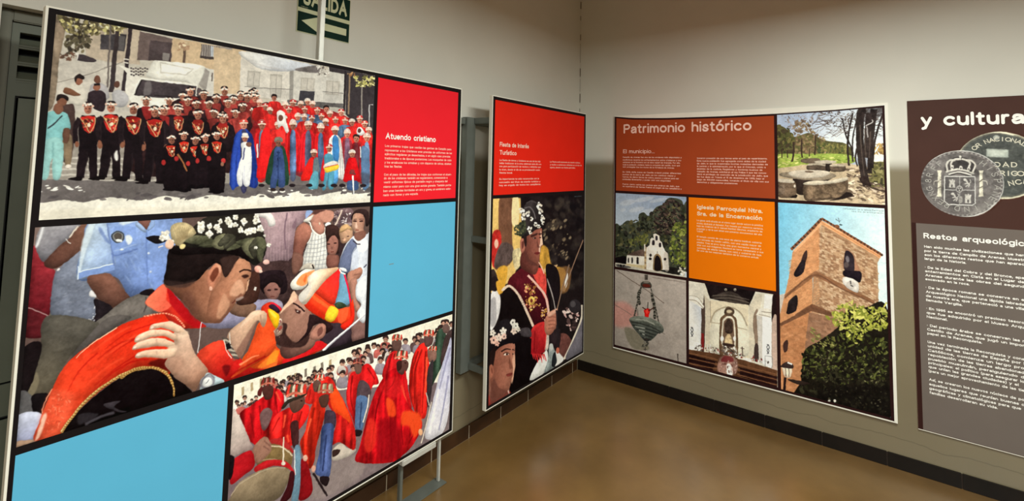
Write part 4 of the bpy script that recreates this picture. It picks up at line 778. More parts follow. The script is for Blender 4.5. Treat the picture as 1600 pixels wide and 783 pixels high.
    c.P((86, 70, 76), [105, 360, 150, 370, 170, 420, 150, 450, 95, 460], n=.1); c.P((88, 112, 150), [95, 440, 150, 450, 135, 540, 120, 620, 85, 615, 85, 520], n=.1); c.L((50, 64, 96), [118, 470, 108, 610], 6, f=.5); c.P((40, 32, 34), [80, 620, 120, 622, 110, 650, 85, 650]); c.L((226, 214, 200), [158, 430, 148, 500, 125, 580], 6)
    c.P((116, 88, 80), [80, 270, 100, 250, 118, 270, 115, 310, 90, 320]); turban(97, 265, 23, 0, ((120, 50, 50), (80, 60, 54), (159, 102, 97)))
    # main figure with the flying cape
    cape((190, 26, 34), [300, 290, 250, 320, 210, 380, 170, 470, 140, 580, 110, 700, 95, 790, 280, 790, 330, 760, 390, 700, 440, 600, 420, 540, 380, 500, 360, 400, 340, 310], [[240, 380, 200, 500, 180, 650, 160, 780], [300, 330, 280, 380, 240, 420], [290, 460, 270, 560, 280, 700], [350, 520, 330, 600, 340, 700], [210, 450, 190, 560], [390, 560, 400, 620, 370, 690]], [[330, 380, 350, 440, 370, 480]])
    c.P((244, 86, 42), [250, 450, 290, 470, 300, 540, 260, 540], f=3, a=.8); c.P((246, 92, 44), [340, 520, 420, 530, 438, 590, 400, 660, 370, 600, 330, 590], f=3.5, a=.8); c.P((226, 60, 46), [160, 560, 200, 600, 190, 700, 150, 740, 130, 680], f=3, a=.7)
    c.P((130, 16, 26), [220, 560, 320, 600, 330, 740, 220, 780, 200, 680], f=6, a=.7); c.P((214, 46, 46), [215, 390, 300, 330, 340, 380, 330, 440, 260, 440], f=3, a=.5)
    c.P((95, 66, 61), [310, 265, 350, 245, 368, 265, 360, 300, 330, 325, 305, 300]); c.P((60, 36, 34), [305, 260, 330, 250, 330, 290, 310, 305]); turban(328, 238, 36); c.E((50, 30, 28), 352, 262, 5, 3)
    c.P((206, 36, 40), [350, 300, 370, 420, 385, 500, 365, 480, 340, 380], n=.06); c.E((236, 180, 140), 432, 630, 12, 18)
    # left group
    c.V(360, 560, 3.51)
    cape((184, 28, 34), [190, 200, 110, 260, 50, 310, 90, 430, 150, 480, 190, 420, 240, 330, 290, 260, 285, 190, 240, 165], [[110, 300, 130, 440], [160, 260, 170, 420], [240, 190, 260, 300]], [[250, 180, 275, 240]])
    c.P((120, 92, 92), [160, 310, 200, 270, 230, 300, 200, 380, 175, 390], n=.15); c.P((80, 48, 44), [175, 160, 215, 145, 235, 165, 225, 215, 190, 225]); turban(205, 145, 36, 0, ((130, 50, 46), (80, 60, 50), (190, 136, 126))); c.P((90, 40, 40), [150, 180, 175, 150, 170, 200, 150, 205])
    cape((216, 48, 42), [460, 130, 430, 160, 410, 240, 480, 250, 600, 240, 580, 160, 540, 100], [[440, 170, 430, 230]]); c.P((101, 75, 68), [455, 130, 485, 120, 500, 140, 490, 175, 460, 180]); turban(488, 118, 27)
    cape((206, 40, 38), [320, 270, 250, 310, 210, 380, 190, 440, 330, 480, 370, 400, 420, 330, 430, 260, 380, 250], [[270, 320, 230, 400], [340, 300, 320, 420], [390, 290, 360, 400]], [[300, 310, 290, 380], [310, 420, 320, 460]])
    c.P((70, 40, 40), [330, 360, 370, 350, 370, 480, 340, 480], n=.1)
    c.P((91, 66, 58), [330, 235, 390, 205, 408, 235, 395, 270, 350, 300, 325, 270]); c.E((40, 24, 22), 388, 232, 6, 4); turban(360, 205, 56); c.P((50, 44, 38), [280, 265, 320, 225, 410, 195, 400, 210, 330, 240, 290, 275])
    cape((220, 52, 36), [490, 215, 440, 270, 410, 400, 380, 470, 430, 600, 460, 560, 470, 480, 500, 380, 520, 280], [[460, 270, 430, 400, 430, 540], [490, 290, 470, 420]], [[440, 330, 420, 420]])
    cape((206, 40, 38), [540, 180, 580, 165, 630, 250, 680, 380, 680, 500, 600, 460, 550, 470, 580, 340, 540, 260], [[600, 250, 650, 360]]); c.P((250, 84, 40), [545, 190, 585, 170, 630, 260, 660, 350, 600, 310, 560, 280], n=.05)
    c.P((64, 52, 64), [520, 290, 575, 300, 570, 380, 520, 400], n=.15); c.P((72, 88, 136), [505, 370, 565, 370, 555, 500, 545, 640, 500, 650, 465, 620, 490, 500], n=.12, fold=.3, c2=(88, 104, 156), g=[480, 500, 560, 500]); c.L((48, 58, 96), [525, 420, 505, 620], 8, f=.6)
    c.P((40, 30, 32), [490, 650, 540, 650, 530, 695, 500, 690]); c.P((84, 56, 48), [485, 215, 530, 195, 540, 225, 525, 265, 495, 265]); turban(520, 185, 42, 0, ((150, 140, 110), (186, 70, 60), (206, 196, 170)))
    c.P((60, 44, 40), [560, 505, 600, 500, 590, 525, 560, 540]); c.L((44, 34, 36), [455, 630, 490, 690, 530, 755], 14, 12)
    c.P((130, 24, 30), [380, 560, 420, 570, 450, 700, 430, 760, 375, 770, 385, 650], n=.1); c.P((110, 140, 160), [350, 490, 380, 490, 385, 640, 370, 780, 335, 780, 350, 640], n=.1); c.L((225, 225, 225), [350, 500, 355, 640], 5); c.E((218, 170, 151), 410, 545, 14, 18); c.E((212, 159, 141), 455, 605, 12, 20)
    # drummer in the corner
    c.P((206, 190, 182), [10, 290, 50, 320, 110, 460, 120, 490, 60, 520, 0, 520], n=.05, c2=(170, 150, 146), g=[40, 380, 100, 500])
    c.P((180, 52, 52), [215, 448, 290, 440, 340, 500, 330, 520, 230, 470], n=.05); c.P((126, 104, 70), [215, 470, 300, 490, 340, 530, 320, 610, 250, 570, 160, 600, 150, 560], n=.1)
    c.L((214, 196, 170), [215, 478, 290, 490, 340, 535], 8); c.L((176, 150, 120), [160, 560, 250, 555, 320, 600], 5)
    c.P((196, 40, 46), [130, 600, 200, 560, 290, 560, 340, 600, 350, 640, 310, 600, 230, 590, 150, 625], n=.06)
    c.P((150, 132, 108), [0, 760, 40, 690, 110, 640, 200, 600, 290, 598, 330, 630, 310, 690, 240, 780, 0, 800], n=.05, c2=(112, 98, 80), g=[180, 610, 200, 780]); c.L((186, 170, 150), [0, 755, 50, 690, 130, 640, 210, 605, 300, 600], 5, a=.7)
    c.P((62, 24, 28), [330, 620, 350, 640, 330, 760, 270, 790, 310, 700], n=.1); c.L((226, 214, 196), [292, 430, 288, 580], 8); c.E((230, 220, 205), 290, 576, 11)
    c.P((159, 118, 102), [120, 500, 180, 430, 215, 450, 220, 510, 160, 570, 125, 565], n=.06); c.L((101, 68, 61), [185, 450, 215, 480], 5, f=.4); c.L((101, 68, 61), [180, 480, 212, 505], 5, f=.4)
    c.P((176, 32, 40), [20, 550, 110, 505, 130, 590, 60, 650, 0, 690, 0, 560], n=.08); c.P((26, 20, 24), [-10, 540, 20, 545, 10, 640, -10, 660])
    return c
def paint_trumpet():
    c = Canvas(2, TRUMPET, 560, (34, 28, 30), 5)
    c.V(760, 295, 4.894)
    c.B((34, 28, 30), -50, 0, 900, 1800)
    c.P((222, 186, 116), [40, 70, 260, 70, 270, 300, 260, 520, 200, 700, 30, 800], sm=0, f=1, n=.06); c.P((116, 82, 65), [100, 70, 195, 75, 195, 330, 190, 560, 60, 610, 90, 400], f=2, n=.1); c.P((240, 220, 170), [200, 75, 245, 75, 245, 260, 195, 270], f=2)
    c.P((176, 48, 44), [45, 350, 100, 320, 115, 420, 100, 560, 45, 590], f=2, n=.2); c.E((226, 180, 160), 75, 420, 16, 36, f=1.5); c.E((214, 190, 170), 145, 436, 10, 16, f=1); c.P((90, 76, 74), [110, 420, 200, 440, 190, 560, 60, 600], f=2, n=.2); c.P((206, 156, 66), [80, 620, 160, 600, 130, 780, 70, 790], f=2, n=.1)
    c.S([(44, 38, 40), (24, 20, 24), (60, 54, 52), (80, 72, 64)], [260, 40, 740, 30, 740, 780, 470, 780, 440, 300], 200, 14, 50, f=4, a=.5)
    c.S([(170, 150, 120), (206, 186, 150), (120, 104, 84)], [440, 240, 640, 230, 640, 560, 430, 480], 44, 6, 20, .5, rot=-.7, f=2, a=.6)
    c.P((196, 150, 70), [420, 440, 470, 460, 500, 580, 600, 620, 600, 783, 480, 700, 410, 580], f=3, n=.15); c.P((222, 186, 140), [430, 620, 540, 580, 520, 610, 450, 640], f=1.5); c.P((150, 110, 70), [500, 640, 640, 600, 620, 783, 500, 783], f=3, a=.7); c.E((240, 236, 230), 610, 700, 12, 60, .1, f=1)
    c.L((148, 120, 102), [740, 390, 680, 540, 590, 783], 8)
    c.P((206, 190, 150), [200, 480, 270, 460, 270, 560, 220, 620], f=2, n=.2); c.P((60, 50, 48), [20, 640, 60, 620, 85, 700, 60, 770, 20, 770], n=.1)
    c.V(760, 430, 3.642)
    c.P((226, 222, 222), [25, 110, 60, 90, 80, 140, 70, 230, 40, 300, 20, 300], f=1, n=.06); c.P((150, 146, 150), [20, 160, 50, 130, 55, 260, 25, 290], f=1.5, a=.7); c.E((40, 32, 34), 45, 50, 26, 44); c.P((214, 160, 66), [55, 40, 100, 30, 90, 80, 70, 110], f=1.2)
    # main figure
    c.P((24, 18, 20), [80, 180, 95, 90, 130, 50, 250, 20, 350, 60, 360, 220, 280, 420, 260, 783, 130, 783, 150, 500, 90, 380, 75, 260], n=.1)
    c.P((92, 30, 40), [120, 40, 240, -60, 300, -20, 350, 120, 355, 220, 330, 280, 270, 290, 210, 150], n=.12, c2=(66, 20, 30), g=[200, 20, 300, 260])
    c.L((206, 180, 160), [90, 85, 130, 62, 180, 110, 230, 210, 265, 290], 15, n=.35); pts = spline(np.array([[90, 85], [130, 62], [180, 110], [230, 210], [265, 290.]]), False, 9)
    for x, y in pts: c.E((226, 204, 186), x, y, 7, 5, k=7)
    c.P((226, 84, 76), [260, -20, 310, -40, 340, 20, 335, 130, 310, 90], n=.12, f=.4)
    c.L((240, 190, 176), [235, 0, 290, 60, 335, 120, 352, 200, 350, 225], 13); c.S([(206, 160, 84), (236, 204, 130), (150, 100, 60), (226, 140, 120)], [215, 40, 280, 40, 290, 170, 260, 210, 230, 190, 215, 130], 70, 4, 12); c.E((220, 176, 96), 256, 145, 20, 26, n=.3); c.E((120, 60, 50), 256, 145, 8, 11); c.S([(206, 160, 84), (220, 180, 150)], [290, 150, 345, 200, 330, 270, 310, 230], 26, 3, 9)
    c.P((30, 24, 28), [340, -60, 400, -40, 420, 60, 400, 200, 370, 120, 345, 40], n=.15); c.L((150, 140, 140), [345, 20, 375, 110, 392, 200], 5)
    c.L((137, 113, 97), [470, -60, 430, 80, 400, 200], 7)
    c.P((206, 56, 56), [258, 305, 330, 265, 345, 300, 330, 440, 255, 450], n=.06, c2=(170, 36, 42), g=[280, 300, 300, 440]); c.P((226, 60, 60), [265, 445, 320, 430, 330, 470, 290, 500], n=.2)
    c.P((186, 127, 112), [330, 262, 350, 222, 395, 215, 402, 270, 380, 330, 345, 345, 328, 310], n=.06); c.P((222, 166, 140), [352, 215, 400, 190, 402, 205, 372, 230], f=.5); c.L((110, 62, 54), [350, 255, 385, 258], 5, f=.4); c.L((110, 62, 54), [350, 280, 380, 286], 5, f=.4)
    c.P((70, 64, 68), [185, 310, 240, 300, 258, 350, 200, 345], n=.15); c.L((60, 50, 54), [395, 230, 405, 380], 8); c.P((220, 206, 196), [330, 350, 355, 345, 350, 420, 328, 420], n=.1)
    c.P((20, 15, 18), [150, 400, 250, 360, 330, 430, 250, 640, 130, 690], n=.1)
    # neighbours at the right
    c.P((116, 75, 70), [400, 340, 460, 340, 500, 420, 450, 480, 400, 420], n=.15); c.P((50, 40, 44), [360, 330, 420, 310, 410, 420, 365, 400], n=.2)
    c.S([(230, 206, 200), (206, 170, 166), (90, 70, 70), (60, 48, 50)], [440, 180, 520, 200, 520, 330, 470, 320, 440, 250], 46, 6, 16); c.E((52, 48, 52), 503, 178, 36, 40); c.E((84, 80, 84), 492, 165, 16, 18, f=1.5)
    c.L((230, 220, 205), [543, 170, 540, 250, 500, 350, 470, 420, 440, 480], 11); c.P((122, 118, 128), [545, 250, 505, 350, 450, 478, 552, 435, 552, 200], n=.05)
    c.P((236, 236, 232), [248, 600, 270, 530, 320, 450, 345, 430, 350, 500, 330, 555], n=.03); c.P((150, 160, 160), [355, 420, 372, 390, 385, 420, 400, 480, 380, 530, 330, 555, 350, 480], n=.2); c.P((40, 44, 48), [385, 440, 430, 470, 390, 520, 370, 510], n=.2); c.P((236, 234, 230), [395, 430, 440, 480, 390, 520, 400, 490], f=.5); c.E((196, 200, 198), 368, 412, 13, 24)
    c.E((196, 110, 90), 405, 430, 10, 18); c.L((240, 220, 200), [330, 440, 320, 470], 9)
    # man in the lower corner
    c.P((159, 109, 95), [20, 480, 60, 410, 150, 380, 162, 440, 158, 540, 130, 640, 125, 690, 20, 750, 10, 740], n=.06, c2=(186, 132, 114), g=[40, 560, 150, 520]); c.P((116, 75, 68), [40, 600, 110, 640, 120, 690, 30, 740], f=2, a=.7); c.P((226, 176, 146), [150, 440, 160, 470, 156, 560, 140, 620, 148, 540], f=1)
    c.P((60, 38, 36), [88, 455, 120, 440, 125, 456, 95, 470], f=.5); c.L((50, 32, 30), [75, 440, 110, 420, 150, 425], 8); c.P((127, 82, 73), [130, 480, 150, 520, 128, 530], f=.8); c.L((96, 52, 46), [112, 560, 148, 535], 8); c.E((148, 98, 85), 28, 545, 12, 34); c.P((50, 32, 32), [15, 470, 45, 420, 35, 520, 18, 510])
    c.P((150, 60, 54), [10, 680, 40, 720, 120, 660, 130, 690, 10, 760], n=.1); c.L((226, 206, 196), [118, 640, 128, 680], 6)
    c.P((34, 30, 34), [40, 340, 70, 270, 120, 250, 180, 290, 175, 360, 100, 400, 40, 430, 15, 440, 15, 380], n=.1); c.P((24, 20, 24), [20, 440, 100, 370, 190, 330, 180, 380, 90, 410, 30, 470])
    for x, y, r, cl in ((40, 370, 24, (240, 196, 180)), (70, 355, 24, (244, 220, 206)), (95, 320, 22, (240, 232, 222)), (100, 350, 18, (236, 200, 186)), (35, 330, 20, (236, 226, 214)), (150, 270, 20, (240, 234, 226)), (165, 290, 22, (240, 236, 226)), (155, 320, 20, (236, 214, 200)), (180, 310, 14, (230, 220, 206)), (60, 390, 16, (236, 186, 170))):
        for k in range(5): c.E(np.array(cl)*(.9+.1*RGF(k)), x+math.cos(k*1.3+x)*r*.5, y+math.sin(k*1.3+x)*r*.6, r*.36, r*.5, k, k=8)
    # cuff, hand and hilt once more, crisp
    c.V(760, 430, 3.642)
    c.P((196, 52, 54), [258, 312, 326, 268, 346, 300, 340, 352, 330, 440, 292, 452, 252, 450], sm=0, n=.1, c2=(150, 30, 38), g=[300, 290, 290, 450]); c.L((232, 96, 88), [330, 275, 340, 330, 332, 420], 6, f=.8, a=.7); c.L((120, 22, 30), [275, 320, 270, 440], 8, f=1.2, a=.7)
    for i in range(9): c.L((214, 54, 58), [262+i*8, 448, 268+i*8+(i % 3)*4, 478+(i*7) % 22], 7, 3, n=.2)
    c.P((188, 126, 106), [332, 268, 346, 232, 372, 214, 396, 222, 402, 262, 388, 306, 372, 332, 346, 342, 330, 312], n=.06)
    for y in (240, 262, 284, 305): c.L((122, 72, 62), [352, y, 376, y-4, 396, y+2], 5, 3, f=.5, a=.8)
    c.P((222, 172, 150), [348, 222, 392, 196, 400, 206, 380, 226, 356, 238], n=.04)
    c.L((44, 38, 42), [398, 200, 404, 300, 408, 400], 9, 7); c.L((176, 168, 164), [346, 30, 372, 110, 394, 198], 4)
    # man in the lower corner: features
    c.P((168, 112, 94), [24, 500, 48, 440, 88, 404, 150, 388, 160, 432, 156, 470, 164, 512, 152, 540, 152, 566, 140, 592, 134, 634, 112, 668, 60, 700, 24, 640], n=.06, c2=(134, 84, 70), g=[140, 520, 40, 560])
    c.P((102, 64, 56), [40, 590, 70, 640, 118, 662, 128, 700, 40, 742, 18, 700], f=2.5, a=.75); c.P((40, 28, 28), [14, 450, 52, 408, 46, 470, 36, 520, 18, 520], n=.1)
    c.L((44, 30, 28), [84, 436, 112, 420, 138, 424], 9, 5); c.L((44, 30, 28), [146, 424, 160, 428], 7, 4); c.E((232, 214, 200), 112, 452, 15, 6, -.15); c.E((40, 26, 26), 116, 451, 6, 6); c.L((60, 38, 34), [94, 450, 112, 440, 130, 448], 4); c.E((40, 26, 26), 152, 450, 6, 5)
    c.P((112, 70, 58), [128, 462, 140, 500, 150, 528, 134, 534, 128, 520], f=.8, a=.8); c.P((222, 170, 146), [144, 462, 158, 506, 150, 520], f=.8, a=.8); c.P((138, 66, 60), [112, 566, 136, 556, 154, 556, 144, 570, 122, 578], n=.06); c.L((84, 42, 38), [112, 566, 152, 560], 3); c.P((222, 172, 146), [154, 440, 164, 510, 156, 560, 146, 620, 150, 540], f=1)
    c.P((156, 98, 80), [18, 520, 32, 510, 42, 540, 34, 582, 22, 586], n=.05); c.L((96, 54, 46), [28, 530, 32, 560], 5, f=.5)
    # head of the main figure
    c.V(760, 295, 4.894)
    c.P((134, 82, 72), [284, 470, 400, 555, 398, 600, 372, 656, 318, 640, 258, 590], n=.06, c2=(96, 54, 50), g=[390, 560, 290, 620])
    c.P((158, 100, 86), [292, 372, 330, 338, 400, 306, 424, 308, 422, 372, 430, 430, 414, 448, 412, 486, 406, 500, 404, 546, 384, 584, 340, 578, 300, 520, 284, 470], n=.05, sm=1, c2=(116, 70, 62), g=[410, 430, 296, 450])
    c.P((246, 206, 182), [414, 318, 424, 370, 430, 426, 414, 440, 410, 486, 402, 500, 400, 450, 410, 410], f=.9)
    c.P((62, 38, 36), [340, 356, 386, 340, 388, 352, 344, 370], f=.4); c.P((62, 38, 36), [398, 342, 420, 340, 420, 350, 400, 354], f=.4)
    c.E((52, 32, 32), 366, 378, 14, 6); c.E((226, 204, 190), 360, 378, 4, 3); c.E((52, 32, 32), 410, 374, 8, 5); c.P((104, 62, 56), [386, 380, 398, 430, 410, 446, 388, 446], f=.9, a=.8)
    c.P((124, 54, 54), [366, 492, 388, 482, 408, 486, 402, 500, 380, 504], n=.05); c.L((70, 34, 34), [366, 493, 404, 491], 3); c.P((92, 56, 52), [300, 470, 330, 540, 380, 570, 390, 590, 330, 580, 294, 520], f=2.5, a=.7)
    c.P((176, 114, 98), [260, 392, 282, 380, 296, 420, 290, 470, 270, 494, 258, 460]); c.P((104, 60, 54), [268, 410, 284, 400, 284, 440, 272, 460], f=.7); c.P((44, 32, 32), [284, 380, 304, 356, 306, 430, 294, 440], f=.5); c.L((240, 190, 164), [400, 560, 425, 610, 440, 650], 9)
    c.P((64, 58, 60), [278, 180, 288, 132, 340, 88, 390, 108, 412, 170, 420, 250, 440, 304, 396, 300, 300, 366, 262, 310], n=.12, c2=(34, 30, 32), g=[310, 120, 420, 260]); c.L((124, 118, 120), [290, 150, 330, 140, 362, 180, 374, 230], 7, f=.7); c.L((98, 92, 94), [302, 112, 342, 94, 384, 110], 5, f=.8)
    c.S([(70, 74, 58), (48, 52, 44), (96, 98, 74)], [212, 300, 290, 240, 300, 330, 260, 364, 220, 350], 70, 8, 20)
    for x, y, r in ((275, 180, 30), (285, 220, 26), (315, 190, 28), (345, 230, 20), (265, 160, 22), (330, 310, 26), (335, 335, 18), (405, 140, 30), (410, 170, 28), (400, 115, 16), (430, 240, 26), (425, 215, 18), (375, 275, 22), (400, 290, 18), (430, 265, 14)):
        for k in range(7): c.E(((250, 248, 242), (230, 224, 212), (206, 200, 188))[k % 3], x+math.cos(k*2.26+x)*r*.62*(.4+.6*RGF(k+x)), y+math.sin(k*2.26+x)*r*.62, r*.30, r*.36, k, k=7)
    return c
def RGF(k): return ((k*7919) % 13)/13.0
def paint_church():
    c = Canvas(3, CHURCH, 700, (150, 170, 196), 6)
    c.V(955, 295, 5.592)
    c.P((150, 168, 192), [30, 20, 700, 20, 700, 800, 30, 800], sm=0, c2=(196, 208, 220), g=[300, 40, 150, 420])
    for x, y, rx, ry in ((150, 120, 70, 26), (300, 90, 90, 20), (110, 185, 26, 16), (230, 180, 70, 20), (420, 100, 80, 16), (330, 200, 60, 26)): c.E((206, 214, 222), x, y, rx, ry, -.2, f=3, a=.55)
    c.P((70, 74, 62), [40, 330, 90, 320, 130, 285, 160, 275, 200, 295, 245, 280, 250, 225, 290, 205, 330, 235, 365, 205, 400, 160, 460, 135, 500, 85, 560, 80, 620, 100, 640, 140, 670, 150, 670, 720, 40, 720], n=.25)
    c.S([(58, 62, 48), (40, 42, 36), (84, 84, 60), (104, 100, 72), (48, 46, 42)], [60, 330, 160, 285, 250, 235, 330, 240, 420, 160, 540, 90, 660, 150, 660, 700, 60, 640], 420, 8, 26)
    c.S([(38, 32, 32), (60, 50, 48), (90, 76, 70), (50, 44, 44)], [380, 200, 500, 100, 620, 110, 650, 300, 560, 400, 400, 400], 200, 8, 26, .35, rot=.6); c.S([(120, 106, 90), (136, 120, 100)], [380, 200, 470, 150, 640, 180, 600, 380, 350, 420], 46, 4, 16, .3, rot=-.5)
    c.S([(116, 126, 62), (96, 108, 54), (150, 156, 84), (74, 84, 48)], [560, 300, 660, 280, 660, 680, 510, 640, 520, 480], 150, 8, 22); c.S([(112, 114, 66), (80, 86, 54)], [170, 440, 330, 380, 330, 480, 190, 500], 50, 8, 20); c.S([(60, 64, 48), (36, 38, 32)], [45, 440, 160, 420, 150, 620, 45, 620], 60, 8, 22); c.P((26, 22, 24), [40, 600, 140, 590, 135, 655, 40, 640], n=.2)
    c.P((196, 190, 176), [40, 640, 180, 660, 420, 712, 660, 765, 660, 790, 40, 700], sm=0, n=.04); c.P((90, 86, 84), [60, 655, 180, 680, 130, 690, 60, 672], n=.1); c.P((40, 38, 36), [440, 680, 590, 690, 590, 745, 440, 715], n=.3)
    c.P((228, 222, 210), [145, 578, 300, 585, 302, 695, 138, 660], sm=0, n=.03); c.P((96, 80, 72), [142, 576, 215, 545, 296, 522, 300, 588], sm=0, n=.15); c.P((206, 190, 150), [138, 650, 302, 668, 302, 698, 138, 665], sm=0, n=.04)
    for x, w, y0, y1 in ((153, 12, 597, 640), (185, 13, 592, 648), (230, 18, 590, 655)): c.P((50, 44, 44), [x, y0+10, x+w/2, y0, x+w, y0+12, x+w, y1, x, y1], sm=0)
    c.P((236, 230, 220), [300, 698, 300, 560, 316, 510, 345, 488, 350, 440, 362, 424, 378, 430, 376, 395, 392, 388, 428, 408, 432, 450, 450, 465, 460, 500, 480, 540, 500, 560, 512, 705, 470, 705, 380, 712], n=.03, sm=0); c.P((200, 192, 180), [470, 560, 505, 570, 512, 704, 476, 704], f=2, a=.6)
    for i in range(9): c.P((196, 172, 132) if i % 2 else (150, 126, 96), [298, 500+i*22, 314, 503+i*22, 315, 524+i*22, 298, 521+i*22], sm=0)
    c.P((222, 216, 206), [294, 482, 306, 478, 306, 540, 294, 545], sm=0)
    c.P((150, 126, 92), [378, 706, 378, 610, 392, 575, 412, 565, 440, 590, 452, 640, 452, 706], n=.08); c.P((34, 28, 30), [388, 706, 388, 620, 398, 590, 413, 580, 434, 604, 442, 640, 442, 706])
    for x, y, r in ((404, 428, 12), (377, 468, 14), (434, 488, 12)): c.P((52, 46, 50), [x-r*.7, y+r*1.4, x-r*.7, y-r, x, y-r*1.6, x+r*.7, y-r, x+r*.7, y+r*1.4])
    c.E((60, 54, 54), 352, 578, 11, 13); c.E((50, 44, 44), 348, 608, 13, 12); c.E((50, 44, 44), 478, 612, 11, 13, .6); c.L((70, 60, 58), [411, 545, 411, 560], 4)
    c.S([(230, 226, 214), (206, 200, 186)], [585, 690, 655, 690, 655, 760, 600, 740], 24, 5, 15); c.S([(30, 26, 28)], [60, 655, 130, 668, 130, 676, 60, 664], 5, 6, 14)
    return c
def paint_lamp():
    c = Canvas(3, LAMP, 700, (176, 166, 158), 7)
    c.V(955, 415, 5.048)
    c.P((182, 172, 164), [10, 10, 620, 60, 620, 800, 10, 800], sm=0, c2=(150, 140, 132), g=[450, 100, 80, 620], n=.03); c.P((206, 132, 122), [30, 300, 130, 290, 210, 380, 170, 470, 40, 470], f=10, a=.6)
    c.P((118, 112, 96), [110, 490, 190, 505, 280, 600, 300, 660, 170, 640], f=2.5, a=.85); c.L((104, 90, 82), [50, 35, 160, 110, 300, 200, 425, 295], 5); c.L((120, 104, 96), [35, 305, 150, 375, 165, 390], 4); c.L((120, 108, 100), [330, 90, 590, 130], 4, f=.6); c.L((120, 110, 102), [405, 520, 430, 540], 4)
    c.L((84, 78, 72), [283, 70, 283, 110], 26, f=.5, n=.3)
    def chain(p, w):
        q = spline(np.array(p, float).reshape(-1, 2), False, 10)
        for i, (x, y) in enumerate(q): c.E(((66, 64, 58), (120, 116, 106), (44, 42, 40))[i % 3], x, y, w*(.6+.5*RGF(i)), w*.6, k=7)
    chain([245, 160, 225, 240, 205, 330, 190, 390], 9); chain([235, 190, 222, 240, 230, 300], 15); chain([318, 170, 345, 280, 365, 370, 382, 450], 8); chain([325, 220, 345, 320, 350, 410], 14); c.L((96, 92, 86), [215, 340, 218, 390], 5)
    c.P((74, 70, 64), [240, 140, 262, 122, 305, 122, 326, 150, 318, 172, 270, 172, 246, 160], n=.1); c.E((96, 44, 36), 285, 155, 32, 14, .1); c.E((130, 124, 114), 285, 128, 26, 8)
    # red cup
    c.L((40, 40, 36), [297, 285, 293, 340], 6); c.P((206, 34, 32), [265, 350, 290, 335, 315, 345, 305, 380, 300, 405, 275, 405, 270, 375], n=.2); c.L((70, 44, 36), [252, 325, 275, 340, 290, 350, 318, 345, 345, 325], 8); c.L((60, 40, 34), [288, 405, 290, 430], 10); c.E((236, 70, 60), 290, 360, 12, 18, f=.6)
    # bowl
    c.P((84, 88, 82), [150, 430, 165, 405, 210, 395, 300, 405, 390, 450, 420, 495, 412, 525, 380, 530, 340, 570, 300, 595, 270, 590, 230, 545, 185, 490], n=.15)
    c.P((120, 124, 114), [152, 425, 170, 402, 215, 395, 300, 405, 390, 448, 420, 495, 380, 480, 290, 450, 210, 440], n=.2); c.L((52, 54, 50), [165, 440, 240, 455, 320, 480, 400, 520], 9); c.L((170, 172, 160), [200, 420, 280, 430, 350, 462], 6, f=.6)
    for i, (a, b) in enumerate(((175, 395), (205, 360), (230, 335), (250, 318))): c.L((46, 48, 46), [a, 465+i*32, (a+b)/2, 495+i*26, b, 530+i*16], 9, f=.4); c.L((176, 178, 168), [a+20, 475+i*30, (a+b)/2-10, 492+i*26], 7, f=.8)
    c.E((50, 46, 44), 285, 580, 24, 12, .2); c.S([(70, 68, 62), (120, 116, 108), (44, 42, 40)], [250, 600, 300, 600, 300, 640, 255, 640], 16, 5, 12); c.L((44, 40, 40), [275, 640, 275, 670], 5); c.L((44, 40, 40), [262, 655, 288, 658], 4); c.L((60, 52, 48), [530, 690, 533, 755], 9, 5)
    return c
